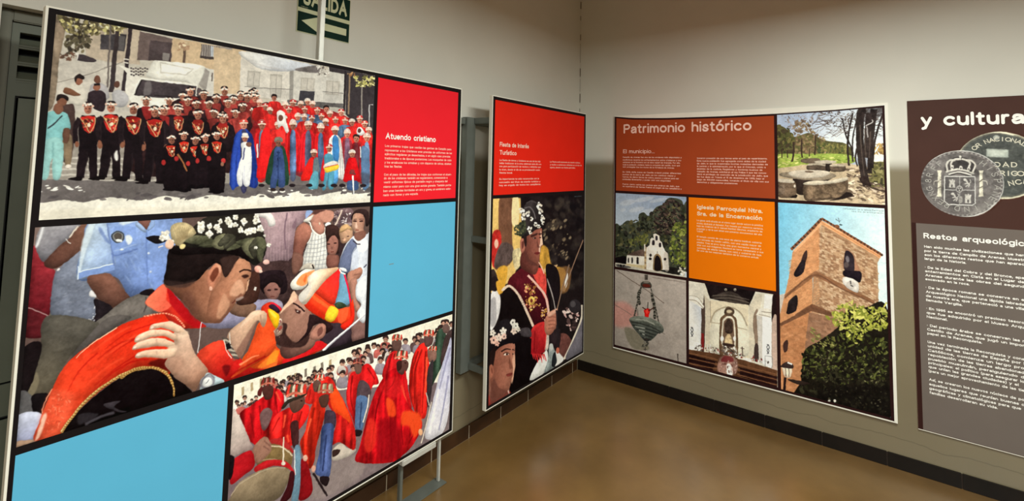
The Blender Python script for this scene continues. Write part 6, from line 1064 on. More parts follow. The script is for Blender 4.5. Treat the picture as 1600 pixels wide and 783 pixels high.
# ---------------------------------------------------------------- lettering: a plain grotesque drawn with pen strokes
CAPH, XH, DESC = .72, .53, -.20
def sarc(cx, cy, rx, ry, a0, a1, n=12):
    return [(cx+rx*math.cos(math.radians(a0+(a1-a0)*i/n)), cy+ry*math.sin(math.radians(a0+(a1-a0)*i/n))) for i in range(n+1)]
def scurve(*p, k=5): return [tuple(q) for q in spline(np.array(p, float), False, k)]
BASE = {'á': 'a', 'é': 'e', 'í': 'ı', 'ó': 'o', 'ú': 'u', 'ñ': 'n', 'Á': 'A', 'Í': 'I'}
def pen(ch, w):
    """strokes (poly-lines) and advance width of a character for pen width w"""
    b, x, c, d = w/2, XH-w/2, CAPH-w/2, DESC+w/2; m = (b+x)/2; h = (x-b)/2; M = (b+c)/2; H = (c-b)/2
    if ch in BASE:
        s, a = pen(BASE[ch], w); xs = [p[0] for q in s for p in q]; u = (min(xs)+max(xs))/2; t = (XH if ch.islower() else CAPH)+.07
        return s+([scurve((u-.13, t+.02), (u-.06, t+.07), (u+.05, t+.02), (u+.13, t+.07))] if ch == 'ñ' else [[(u-.04, t), (u+.07, t+.12)]]), a
    o = lambda cx, a0=0, a1=360, n=20, r=.22: sarc(cx, m, r, h, a0, a1, n)
    arch = lambda x0, wd: scurve((x0, x-.17), (x0+.05, x-.05), (x0+wd*.52, x), (x0+wd-.03, x-.07), (x0+wd, x-.19), k=4)+[(x0+wd, b)]
    D = {
     'a': ([scurve((.03, x-.10), (.08, x-.02), (.19, x), (.33, x-.04), (.37, x-.15), k=4)+[(.37, b)], scurve((.37, m+.05), (.19, m+.02), (.03, m-.05), (0, b+.11), (.06, b+.01), (.16, b), (.30, b+.05), (.37, b+.15), k=4)], .37),
     'b': ([[(0, b), (0, c)], o(.22)], .44), 'c': ([o(.22, 42, 318, 16)], .40), 'd': ([[(.44, b), (.44, c)], o(.22)], .44),
     'e': ([o(.22, 0, 315, 18), [(.05, m), (.40, m)]], .44), 'f': ([scurve((.25, c), (.15, c-.01), (.10, c-.10), k=4)+[(.10, b)], [(0, x), (.23, x)]], .23),
     'g': ([o(.22), [(.44, x), (.44, d+.15)]+scurve((.44, d+.15), (.38, d+.03), (.22, d), (.05, d+.05), k=4)[1:]], .44),
     'h': ([[(0, b), (0, c)], arch(0, .38)], .38), 'i': ([[(0, b), (0, x)], [(0, c-.005), (0, c+.005)]], 0), 'ı': ([[(0, b), (0, x)]], 0),
     'j': ([[(.06, x), (.06, d+.06), (0, d)], [(.06, c-.005), (.06, c+.005)]], .06), 'k': ([[(0, b), (0, c)], [(.32, x), (.02, b+.17)], [(.12, b+.26), (.34, b)]], .34), 'l': ([[(0, b), (0, c)]], 0),
     'm': ([[(0, b), (0, x)], arch(0, .31), arch(.31, .31)], .62), 'n': ([[(0, b), (0, x)], arch(0, .38)], .38), 'o': ([o(.22)], .44),
     'p': ([[(0, d), (0, x)], o(.22)], .44), 'q': ([[(.44, d), (.44, x)], o(.22)], .44), 'r': ([[(0, b), (0, x)], scurve((0, x-.17), (.04, x-.05), (.12, x), (.20, x), k=4)], .20),
     's': ([scurve((.33, x-.10), (.27, x-.01), (.16, x), (.04, x-.05), (.04, x-.14), (.16, m), (.30, m-.06), (.34, b+.10), (.26, b+.01), (.16, b), (.04, b+.02), (0, b+.11), k=4)], .34),
     't': ([[(.10, c-.05), (.10, b+.12)]+scurve((.10, b+.12), (.14, b+.01), (.25, b), k=4)[1:], [(0, x), (.24, x)]], .24),
     'u': ([[(0, x), (0, b+.19)]+scurve((0, b+.19), (.03, b+.07), (.17, b), (.32, b+.05), (.38, b+.17), k=4)[1:], [(.38, b), (.38, x)]], .38),
     'v': ([[(0, x), (.19, b), (.38, x)]], .38), 'w': ([[(0, x), (.14, b), (.29, x), (.44, b), (.58, x)]], .58), 'x': ([[(0, x), (.36, b)], [(.36, x), (0, b)]], .36),
     'y': ([[(0, x), (.20, b+.02)], [(.39, x), (.20, b), (.13, d+.04), (.02, d)]], .39), 'z': ([[(0, x), (.34, x), (0, b), (.35, b)]], .35),
     'A': ([[(0, b), (.28, c), (.56, b)], [(.10, b+.20), (.46, b+.20)]], .56), 'B': ([[(0, b), (0, c-.005)], [(.05, c), (.24, c)]+sarc(.24, (c+M)/2, .17, (c-M)/2, 90, -90, 8)+[(.05, M)], [(.24, M)]+sarc(.26, (b+M)/2, .20, (M-b)/2, 90, -90, 8)+[(.05, b)]], .46),
     'C': ([sarc(.30, M, .30, H, 40, 320, 18)], .54), 'D': ([[(0, b+.005), (0, c-.005)], [(.05, b), (.20, b)]+sarc(.20, M, .30, H, -90, 90, 12)+[(.05, c)]], .50), 'E': ([[(.42, c), (0, c), (0, b), (.43, b)], [(0, M), (.39, M)]], .43), 'F': ([[(.40, c), (0, c), (0, b)], [(0, M), (.35, M)]], .40),
     'G': ([sarc(.30, M, .30, H, 42, 345, 18)+[(.58, M-.03), (.34, M-.03)]], .58), 'H': ([[(0, b), (0, c)], [(.48, b), (.48, c)], [(0, M), (.48, M)]], .48), 'I': ([[(0, b), (0, c)]], 0),
     'J': ([[(.32, c), (.32, b+.15)]+scurve((.32, b+.15), (.28, b+.03), (.15, b), (.02, b+.06), (0, b+.16), k=4)[1:]], .32), 'L': ([[(0, c), (0, b), (.38, b)]], .38), 'M': ([[(0, b), (0, c), (.29, b), (.58, c), (.58, b)]], .58), 'N': ([[(0, b), (0, c), (.47, b), (.47, c)]], .47),
     'O': ([sarc(.31, M, .31, H, 0, 360, 22)], .62), 'P': ([[(0, b), (0, c-.005)], [(.05, c), (.25, c)]+sarc(.25, (c+M)/2, .19, (c-M)/2+.01, 90, -90, 8)+[(.05, M-.01)]], .44), 'R': ([[(0, b), (0, c-.005)], [(.05, c), (.26, c)]+sarc(.26, (c+M)/2, .19, (c-M)/2, 90, -90, 8)+[(.05, M)], [(.26, M), (.47, b)]], .47),
     'S': ([scurve((.44, c-.13), (.37, c-.02), (.22, c), (.06, c-.05), (.05, c-.19), (.20, M+.02), (.38, M-.06), (.45, b+.15), (.36, b+.02), (.21, b), (.05, b+.04), (0, b+.15), k=4)], .45),
     'T': ([[(0, c), (.48, c)], [(.24, c), (.24, b)]], .48), 'U': ([[(0, c), (0, b+.22)]+sarc(.235, b+.22, .235, .22, 180, 360, 12)+[(.47, c)]], .47), 'V': ([[(0, c), (.27, b), (.54, c)]], .54), 'X': ([[(0, c), (.48, b)], [(.48, c), (0, b)]], .48), 'Y': ([[(0, c), (.26, M), (.52, c)], [(.26, M), (.26, b)]], .52),
     '0': ([sarc(.20, M, .20, H, 0, 360, 18)], .40), '1': ([[(0, c-.12), (.14, c), (.14, b)]], .22), '2': ([scurve((0, c-.14), (.06, c-.02), (.20, c), (.36, c-.06), (.36, c-.22), (.18, b+.2), (0, b), k=4)+[(.39, b)]], .39), '3': ([scurve((0, c-.12), (.18, c), (.35, c-.10), (.30, M+.05), (.16, M), k=4), scurve((.16, M), (.33, M-.06), (.38, b+.14), (.20, b), (0, b+.12), k=4)], .38),
     '5': ([[(.36, c), (.07, c), (.03, M)]+scurve((.03, M), (.18, M+.06), (.36, M-.04), (.36, b+.10), (.18, b), (0, b+.11), k=4)], .38), '4': ([[(.32, b), (.32, c), (0, b+.2), (.42, b+.2)]], .42), '6': ([sarc(.20, b+.20, .20, .20, 0, 360, 16), scurve((0, b+.20), (.03, c-.12), (.20, c), (.37, c-.08), k=4)], .40), '7': ([[(0, c), (.38, c), (.14, b)]], .38),
     '8': ([sarc(.20, (c+M)/2+.01, .17, (c-M)/2-.01, 0, 360, 14), sarc(.20, (b+M)/2, .20, (M-b)/2+.01, 0, 360, 14)], .40), '9': ([sarc(.20, c-.20, .20, .20, 0, 360, 16), scurve((.40, c-.20), (.37, b+.12), (.20, b), (.03, b+.08), k=4)], .40),
     '.': ([[(0, b), (0, b+.01)]], 0), ',': ([[(0, b+.02), (-.04, -.09)]], 0), ':': ([[(0, b), (0, b+.01)], [(0, x-.01), (0, x)]], 0), '·': ([[(0, M), (0, M+.01)]], 0), '…': ([[(i*.22, b), (i*.22, b+.01)] for i in range(3)], .44), '-': ([[(0, m), (.18, m)]], .18),
     '(': ([scurve((.12, c+.04), (.02, M+.15), (.02, M-.2), (.12, d+.05))], .12), ')': ([scurve((0, c+.04), (.10, M+.15), (.10, M-.2), (0, d+.05))], .12), ' ': ([], .10),
    }
    s, a = D.get(ch, D['·'])
    return s, a+w+.075
def stroke_mesh(p, w, rnd):
    p = np.array(p, float); q = [p[0]]
    for r in p[1:]:
        if np.hypot(*(r-q[-1])) > 1e-4: q.append(r)
    p = np.array(q) if len(q) > 1 else np.array([p[0], p[0]+[0, 1e-3]])
    n = len(p); closed = n > 4 and np.hypot(*(p[0]-p[-1])) < 1e-3
    t = np.diff(p, axis=0); t /= np.linalg.norm(t, axis=1)[:, None]
    if not closed and not rnd: p = p.copy(); p[0] -= t[0]*w*.5; p[-1] += t[-1]*w*.5
    ta = np.vstack([t[-1:] if closed else t[:1], t]); tb = np.vstack([t, t[:1] if closed else t[-1:]])
    av = ta+tb; av /= np.linalg.norm(av, axis=1)[:, None]+1e-9
    nr = np.stack([-av[:, 1], av[:, 0]], 1); co = np.clip((av*tb).sum(1), .45, 1)[:, None]
    L = p+nr*w/2/co; R = p-nr*w/2/co
    V, F = [], []
    for i in range(n-1):                   # one quad per segment, each on its own hair-thin level so that folds never coincide
        q = [L[i], R[i], R[i+1], L[i+1]]
        if (L[i+1]-L[i])@t[i] <= 0: q[0] = q[3] = (L[i]+L[i+1])/2
        if (R[i+1]-R[i])@t[i] <= 0: q[1] = q[2] = (R[i]+R[i+1])/2
        k = len(V); z = (i % 6)*.00003; V += [(a[0], a[1], z) for a in q]
        F.append((k, k+1, k+2, k+3) if not (q[0] is q[3] or q[1] is q[2]) else ((k, k+1, k+2) if q[0] is q[3] else (k, k+1, k+3)))
    if rnd and not closed:
        for e, dr in ((0, -1), (n-1, 1)):
            a0 = math.atan2(*(nr[e]*-dr)[::-1]); k = len(V)
            V += [(p[e][0]+w/2*math.cos(a0+math.pi*i/6), p[e][1]+w/2*math.sin(a0+math.pi*i/6), .00018+.00003*(dr > 0)) for i in range(7)]; F.append(tuple(range(k, k+7)))
    return V, F
GLYPH = {}
def layout(text, w, rnd):
    V, F, X = [], [], 0.0
    for ch in text:
        if (ch, w, rnd) not in GLYPH:
            s, a = pen(ch, w); GLYPH[ch, w, rnd] = ([stroke_mesh(q, w, rnd) for q in s], a)
        st, a = GLYPH[ch, w, rnd]
        for j, (v, f) in enumerate(st):
            k = len(V); V += [(px+X, py, j*.00024+pz) for px, py, pz in v]; F += [tuple(i+k for i in q) for q in f]
        X += a+(.12 if ch == ' ' else 0)
    return V, F
def text_block(name, lines, m, place, parent, z, w=.10, rnd=False):
    """lines: (text, u0, v_baseline, cap_height, u_end[, fit_substring]); placed with place(u, v, z)"""
    V, F = [], []
    for l in lines:
        co, fa = layout(l[0], w, rnd); fit = layout(l[5], w, rnd)[0] if len(l) > 5 else co; sy = l[3]/CAPH
        x0 = min(c[0] for c in co); sx = (l[4]-l[1])/(max(c[0] for c in fit)-x0)
        k = len(V); V += [place(l[1]+(x-x0)*sx, l[2]-y*sy, z+dz) for x, y, dz in co]; F += [tuple(j+k for j in f) for f in fa]
    return obj(name, mesh(name, V, F), m, parent)
def words_block(name, line, m, place, parent, z, w, rnd):
    """a big title, one part for each word"""
    fit = line[5] if len(line) > 5 else line[0]; full = layout(fit, w, rnd)[0]; x0 = min(c[0] for c in full); sx = (line[4]-line[1])/(max(c[0] for c in full)-x0); pos = 0
    for wd in line[0].split(' '):
        pre = line[0][:pos]; off = sum(GLYPH[c, w, rnd][1]+(.12 if c == ' ' else 0) for c in pre); co = layout(wd, w, rnd)[0]
        a, b = min(c[0] for c in co), max(c[0] for c in co)
        text_block(name, [(wd, line[1]+(off+a-x0)*sx, line[2], line[3], line[1]+(off+b-x0)*sx)], m, place, parent, z, w, rnd); pos += len(wd)+1
def paragraphs(lines, cuts, m, place, parent, w):
    e = [0, *cuts, len(lines)]
    for a, b in zip(e, e[1:]): text_block('paragraph_text', lines[a:b], m, place, parent, .0016, w)
def arc_text(name, items, m, place, parent, z, w=.09):
    """items: (char, u, v, height, angle)"""
    V, F = [], []
    for ch, u, v, h, an in items:
        co, fa = layout(ch, w, False); s = h/CAPH; xm = (min(c[0] for c in co)+max(c[0] for c in co))/2; ca, sa = math.cos(an), math.sin(an); k = len(V)
        for x, y, dz in co:
            X, Y = (x-xm)*s, y*s-h/2; V.append(place(u+X*ca+Y*sa, v+X*sa-Y*ca, z+dz))
        F += [tuple(j+k for j in f) for f in fa]
    return obj(name, mesh(name, V, F), m, parent)
# ---------------------------------------------------------------- flat prints
def print_mat(name, arr):
    h, w, _ = arr.shape
    im = bpy.data.images.new(name, w, h); px = np.ones((h, w, 4), np.float32); px[..., :3] = arr[::-1]
    im.pixels.foreach_set(px.ravel()); im.update(); im.pack()
    m = bpy.data.materials.new(name); m.use_nodes = True; nt = m.node_tree; b = nt.nodes['Principled BSDF']; b.inputs['Roughness'].default_value = .55; b.inputs['Specular IOR Level'].default_value = .06
    t = node(nt, 'ShaderNodeTexImage'); t.image = im; t.extension = 'EXTEND'; uv = node(nt, 'ShaderNodeUVMap'); uv.uv_map = 'UVMap'
    nt.links.new(uv.outputs[0], t.inputs[0]); nt.links.new(t.outputs[0], b.inputs['Base Color'])
    return m
def plate(name, rect, place, z0, z1, m, parent, top=None, cols=1, photo=None):
    """thin sheet on a panel from z0 (back) to z1 (front); top(u) lets the upper edge sag"""
    u0, v0, u1, v1 = rect; us = np.linspace(u0, u1, cols+1)
    V = []
    for z in (z1, z0):
        for u in us: V += [place(u, v0 if top is None else max(v0, top(u)), z), place(u, v1, z)]
    n = 2*(cols+1); F = []; uvs = []
    for i in range(cols):
        a = 2*i; F.append((a, a+1, a+3, a+2)); F.append((n+a, n+a+2, n+a+3, n+a+1)); F.append((a, a+2, n+a+2, n+a)); F.append((a+1, n+a+1, n+a+3, a+3))
    F += [(0, n, n+1, 1), (2*cols, 2*cols+1, n+2*cols+1, n+2*cols)]
    me = mesh(name, V, F)
    if photo:
        pr = photo; ul = me.uv_layers.new(name='UVMap')
        info = [(u, v) for u in us for v in (v0 if top is None else max(v0, top(u)), v1)]*2
        for lp in me.loops:
            u, v = info[lp.vertex_index]; ul.data[lp.index].uv = ((u-pr[0])/(pr[2]-pr[0]), 1-(v-pr[1])/(pr[3]-pr[1]))
    return obj(name, me, m, parent)
def place_left(x0):                        # panels parallel to the left wall; local origin at the lower left corner
    return lambda u, v, z: (u, -z, P_H-v)
def place_right():
    return lambda u, v, z: (-z, -u, P_H-v)
ZB = CAM_Z-1.371
NL = place_left(0); NR = place_right()
def panel(name, loc, label, place, w, sheet_mat, extra=(0, 0), thick=.012, top=None):
    r = tag(empty(name, loc), label, 'display panel')
    t = plate('backing_board', (-extra[0], -.002, w+extra[1], P_H+.004), place, -thick, 0, M_FOAM, r)
    return r

# ---- panel 1
p1 = panel('display_panel', (P1_X0, D_PANEL, ZB), 'wide display panel with red text block, two blue squares and photographs of a costumed parade', NL, P1_X1-P1_X0, M_BLACK, (.006, .005), .034)
W1 = P1_X1-P1_X0
plate('print_sheet', (0, .003, W1, P_H-.002), NL, 0, .0006, M_BLACK, p1)
def photo(name, fn, rect, place, par, label, top=None, cols=1):
    c = fn(); o = plate('photo_print', rect, place, .0006, .0012, print_mat(name, c.done()), par, top, cols, c.rect); o['label'] = label; return o
photo('group_photo_print', paint_group, GROUP, NL, p1, 'photograph of a costumed company lined up before a white lorry')
photo('embrace_photo_print', paint_kiss, KISS, NL, p1, 'photograph of a man in flowered hat leaning over a bearded man')
photo('parade_photo_print', paint_march, MARCH, NL, p1, 'photograph of red-caped marchers and a drummer')
o = plate('colour_block', (1.106, .023, 1.630, .584), NL, .0006, .0012, M_RED, p1); o['label'] = 'red block with white text'
o = plate('colour_block', (1.106, .604, 1.632, 1.168), NL, .0006, .0012, M_BLUE, p1); o['label'] = 'plain sky blue block'
plate('scuff_mark', (1.205, .868, 1.232, .872), NL, .0012, .00125, M_TXTG, p1)
o = plate('colour_block', (.010, 1.187, .531, 1.764), NL, .0006, .0012, M_BLUE, p1); o['label'] = 'plain sky blue block'
text_block('title_lettering', [('Atuendo cristiano', 1.158, .2975, .0275, 1.474)], M_TXT, NL, p1, .0016, .135)
T1 = ['Los primeros trajes que vestían las gentes de Campillo para', 'representar a los Cristianos eran prendas de uniformes de los', 'ejércitos regulares ya desechados, o en algún caso prendas', 'tradicionales o de épocas posteriores. Los mosquetes de caza', 'y los arcabuces los armaban y con disparos de salvas, alzaban', 'tras las fiestas.', 'Con el paso de las décadas, los trajes que conforman el atuen-', 'do de los cristianos también se regularizaron, comenzando a', 'vestir uniformes típicos de pantalón negro y chaqueta del', 'mismo color pero con una gran estola granate. También porta-', 'ban unas bandas bordadas en oro y grana, un sombrero ador-', 'nado con flores y una espada.']
E1 = [1.588, 1.594, 1.582, 1.591, 1.591, 1.260, 1.594, 1.566, 1.567, 1.597, 1.594, 1.367]
V1 = [.3346, .3545, .3725, .3912, .4102, .4285, .4657, .4826, .5006, .5210, .5400, .5588]
paragraphs([(t, 1.157, v, .0105, e) for t, v, e in zip(T1, V1, E1)], (6,), M_TXTP, NL, p1, .12)

# ---- panel 2
p2 = panel('display_panel', (P2_X0, D_PANEL, ZB), 'narrower display panel in the corner with vermilion block above a man in flowered helmet', NL, P2_X1-P2_X0, M_BLACK, (.005, .004), .022)
plate('print_sheet', (.001, .003, P2_X1-P2_X0, P_H-.002), NL, 0, .0006, M_BLACK, p2)
o = plate('colour_block', (.020, .023, 1.096, .581), NL, .0006, .0012, M_RED2, p2); o['label'] = 'vermilion block with pale text'
photo('helmet_photo_print', paint_trumpet, TRUMPET, NL, p2, 'photograph of a uniformed man in a flowered helmet holding a sword')
text_block('title_lettering', [('Fiesta de Interés', .070, .2955, .027, .369), ('Turístico', .071, .3437, .027, .2386)], M_TXTP, NL, p2, .0016, .14)
T2 = ['La Fiesta de Moros y Cristianos es una de las más', 'bellas tradiciones de la zona, celebrada cada año con', 'una gran participación de vecinos y visitantes que', 'la viven, desde el día de su proclamación como', 'fiesta local.', 'Su importancia ha sido reconocida con la', 'concesión del título de interés turístico y', 'hoy es orgullo de todos los campilleros.']
V2 = [.381, .399, .4175, .437, .456, .493, .5124, .5305]; E2 = [.505, .515, .509, .500, .200, .491, .508, .514]
paragraphs([(t, .071, v, .0105, e) for t, v, e in zip(T2, V2, E2)], (5,), M_TXTP, NL, p2, .12)
text_block('body_text', [('La Fiesta está declarada de interés turístico', .6225, .380, .0105, 1.0386), ('y recibe a numerosos visitantes en el mes de', .6225, .3993, .0105, 1.0615), ('agosto, durante sus fiestas patronales.', .6225, .4182, .0105, .968)], M_TXTP, NL, p2, .0016, .12)
text_block('caption_text', [('Moros y Cristianos', .96, .625, .006, 1.065)], M_TXTG, NL, p2, .0016, .09)

# ---- panel 3 (on the right wall)
SAG = lambda u: float(np.interp(u, [0, .05, .15, .4, .8, 1.15, 1.45, 1.62, 1.70], [.000, .008, .020, .031, .036, .034, .026, .016, .012]))
p3 = panel('display_panel', (X_WALL-.016, P3_Y0, ZB), 'display panel with russet and orange blocks, stone tower photograph and a sagging top edge', NR, 1.6875, M_MAROON, (.002, .010), .015)
plate('print_sheet', (0, .002, 1.683, P_H-.004), NR, 0, .0006, M_MAROON, p3, SAG, 28)
o = plate('colour_block', (.016, .004, 1.116, .583), NR, .0006, .0012, M_BROWN, p3, lambda u: SAG(u)+.013, 24); o['label'] = 'russet block with white title'
o = plate('colour_block', (.572, .604, 1.112, 1.167), NR, .0006, .0012, M_ORANGE, p3); o['label'] = 'orange block with cream text'
photo('picnic_photo_print', paint_picnic, PICNIC, NR, p3, 'photograph of round stone picnic tables under trees', lambda u: SAG(u)+.009, 12)
photo('chapel_photo_print', paint_church, CHURCH, NR, p3, 'photograph of a white chapel below a rocky hill')
photo('lamp_photo_print', paint_lamp, LAMP, NR, p3, 'photograph of a hanging silver oil lamp')
photo('nave_photo_print', paint_nave, NAVE, NR, p3, 'photograph of a white church nave and altar')
photo('tower_photo_print', paint_tower, TOWER, NR, p3, 'photograph of a stone bell tower behind a tree')
words_block('title_lettering', ('Patrimonio histórico', .077, .1385, .072, .983), M_TXTP, NR, p3, .0016, .125, True)
text_block('subtitle_lettering', [('El municipio…', .0735, .2915, .029, .3236)], M_TXTP, NR, p3, .0016, .10)
T3 = ['Campillo de Arenas fue uno de los enclaves más disputados y', 'conflictivos durante los enfrentamientos entre cristianos y mu-', 'sulmanes en la frontera con el reino nazarí de Granada. Por ello,', 'toda la población cristiana, hasta la conquista del castillo, tuvo que', 'vivir protegida tras los muros de la fortaleza de Arenas.', 'En 1.508, doña Juana de Castilla ordenó poblar diferentes', 'puntos de la sierra de Jaén, en los caminos viejos y', 'nuevos. Se dieron tierras de cultivo, pastos y solares para ser', 'pobladas libremente y poder vivir con seguridad.', 'Fueron ciento veinte los vecinos que vinieron de Jaén, que', 'se repartieron las tierras. Fueron el origen de los campilleros y']
V3 = [.3275, .3485, .3668, .3858, .4035, .442, .461, .480, .4985, .536, .5528]; E3 = [.5236, .5221, .5125, .511, .4705, .518, .479, .503, .444, .506, .523]
paragraphs([(t, .071, v, .0108, e) for t, v, e in zip(T3, V3, E3)], (5, 9), M_TXTP, NR, p3, .115)
T3b = ['tomaron posesión de sus tierras ante el juez de repartimiento.', 'Esta nueva población fue agregada como aldea de la ciudad', 'de Jaén, lo que le ocasionaba muchas molestias derivadas de', 'la justicia y la administración, por lo que el Concejo, unido a', 'alcaldes de la Justicia, Regidores y hombres buenos de', 'Campillo de Arenas, solicitaron al rey Felipe II que les conce-', 'diera el privilegio de exención de la jurisdicción de Jaén, que', 'les fue dado en Toledo el 15 de diciembre de 1.559, bajo el', 'pago de 300.000 maravedíes, tomando el título de villa con sus', 'derechos y obligaciones posteriores.']
E3b = [1.074, 1.066, 1.077, 1.064, 1.045, 1.070, 1.077, 1.054, 1.081, .895]
text_block('body_text', [(t, .630, .3313+.01875*i, .0108, e) for i, (t, e) in enumerate(zip(T3b, E3b))], M_TXTP, NR, p3, .0016, .115)
for l_ in (('Iglesia Parroquial Ntra.', .630, .681, .0275, 1.042), ('Sra. de la Encarnación', .6285, .7272, .0275, 1.039)): text_block('title_lettering', [l_], M_TXTC, NR, p3, .0016, .145)
T3c = ['La iglesia está situada en el mismo lugar donde estuvo la primitiva', 'ermita, dedicada al Salvador. Fue trazada por maestros canteros,', 'bajo las órdenes de D. Manuel Ramírez Sánchez, arquitecto de', 'prestigio y de la que datan sus primeros documentos del año', '1.600.', 'El templo consta de una nave de planta basilical, cubierta', 'con bóveda de medio cañón, con una capilla mayor de', 'piedra. Tras el arco toral, una gran hornacina central y', 'altar con sus imágenes. Destaca su torre campanario y sus', 'cornisas, de sillería tallada, con reloj y cubierta de teja.', 'Es uno de los mejores templos de la comarca actual.']
V3c = [.766, .7865, .805, .8246, .8425, .8785, .8988, .9186, .9375, .957, .975]; E3c = [1.043, 1.043, 1.0395, 1.037, .669, 1.034, 1.030, 1.032, 1.0435, 1.033, 1.015]
paragraphs([(t, .627, v, .0108, e) for t, v, e in zip(T3c, V3c, E3c)], (5,), M_TXTC, NR, p3, .115)
text_block('caption_text', [('Campanario de la Iglesia Parroquial', 1.472, .6239, .008, 1.664), ('Ntra. Sra. de la Encarnación', 1.514, .637, .008, 1.664)], M_TXTG, NR, p3, .0016, .08)

# ---- panel 4 (on the right wall, runs out of the picture)
P4W = .86
p4 = tag(empty('display_panel', (X_WALL-.010, P4_Y0, ZB)), 'cocoa brown display panel with two silver coins above a grey text block', 'display panel')
plate('backing_board', (0, 0, P4W, P_H+.006), NR, -.009, 0, M_FOAM, p4)
plate('print_sheet', (0, -.006, P4W, P_H+.002), NR, 0, .0006, M_COCOA, p4)
plate('border_strip', (.002, .675, .0195, P_H+.001), NR, .0006, .0010, M_DARKCOCOA, p4)
o = plate('colour_block', (.0205, .677, P4W-.02, P_H), NR, .0006, .0012, M_GREY, p4); o['label'] = 'grey block with white text'
def disc_photo():
    c = paint_coins(); a = c.done(warp=.4); m_ = print_mat('coin_photo_print', a)
    for nm, cu, cv, ru, rv, z, lb in (('coin_print', .3705, .353, .1765, .1765, .0010, 'dark silver coin partly hidden'), ('coin_print', .2145, .4505, .1665, .1765, .0014, 'silver coin with crowned shield')):
        n = 72; V = []
        for zz in (z, z-.0004):
            V += [NR(cu+ru*math.cos(t*2*math.pi/n), cv-rv*math.sin(t*2*math.pi/n), zz) for t in range(n)]
        me = mesh(nm, V, [tuple(range(n)), tuple(range(2*n-1, n-1, -1))]+[(i, n+i, n+(i+1) % n, (i+1) % n) for i in range(n)])
        ul = me.uv_layers.new(name='UVMap'); pr = c.rect
        for lp in me.loops:
            t = (lp.vertex_index % n)*2*math.pi/n; u, v = cu+ru*math.cos(t), cv-rv*math.sin(t)
            ul.data[lp.index].uv = ((u-pr[0])/(pr[2]-pr[0]), 1-(v-pr[1])/(pr[3]-pr[1]))
        o = obj(nm, me, m_, p4); o['label'] = lb
disc_photo()
def ring_chars(txt, cu, cv, r, a0, a1, h, inward=False):
    out = []
    for i, ch in enumerate(txt):
        if ch == ' ': continue
        a = math.radians(a0+(a1-a0)*i/max(1, len(txt)-1)); out.append((ch, cu+r*math.sin(a), cv-r*math.cos(a), h, a+(math.pi if inward else 0)))
    return out
for tx, a0, a1 in (('HISPAN', 38, 112), ('ET', 124, 138), ('IN', 158, 174), ('D', 190, 190), ('RE', 208, 220), ('X', 232, 232), ('NG', 244, 256), ('8R', 274, 288), ('FF', 306, 320)): arc_text('coin_lettering', ring_chars(tx, .2145, .4505, .136, a0, a1, .026), M_COINTXT, NR, p4, .0018, .085)
for tx, a0, a1 in (('OR', -48, -39), ('NACIONAL', -24, 36), ('JU', 53, 62)): arc_text('coin_lettering', ring_chars(tx, .3705, .353, .137, a0, a1, .022), M_COINTXT2, NR, p4, .00125, .12)
for it in ([(c_, .352+.030*i, .3475, .026, 0) for i, c_ in enumerate('DAD')], [(c_, .368+.022*i, .392, .026, 0) for i, c_ in enumerate('RIGO')], [(c_, .372+.026*i, .449-.007*i, .026, -.25) for i, c_ in enumerate('INCA')]): arc_text('coin_lettering', it, M_COINTXT2, NR, p4, .00125, .12)
words_block('title_lettering', ('y cultural', .0564, .1395, .072, .4565, 'y cultura'), M_TXT, NR, p4, .0016, .145, True)
text_block('subtitle_lettering', [('Restos arqueológicos', .0503, .7568, .0295, .4342, 'Restos arqueológic')], M_TXT, NR, p4, .0016, .14)
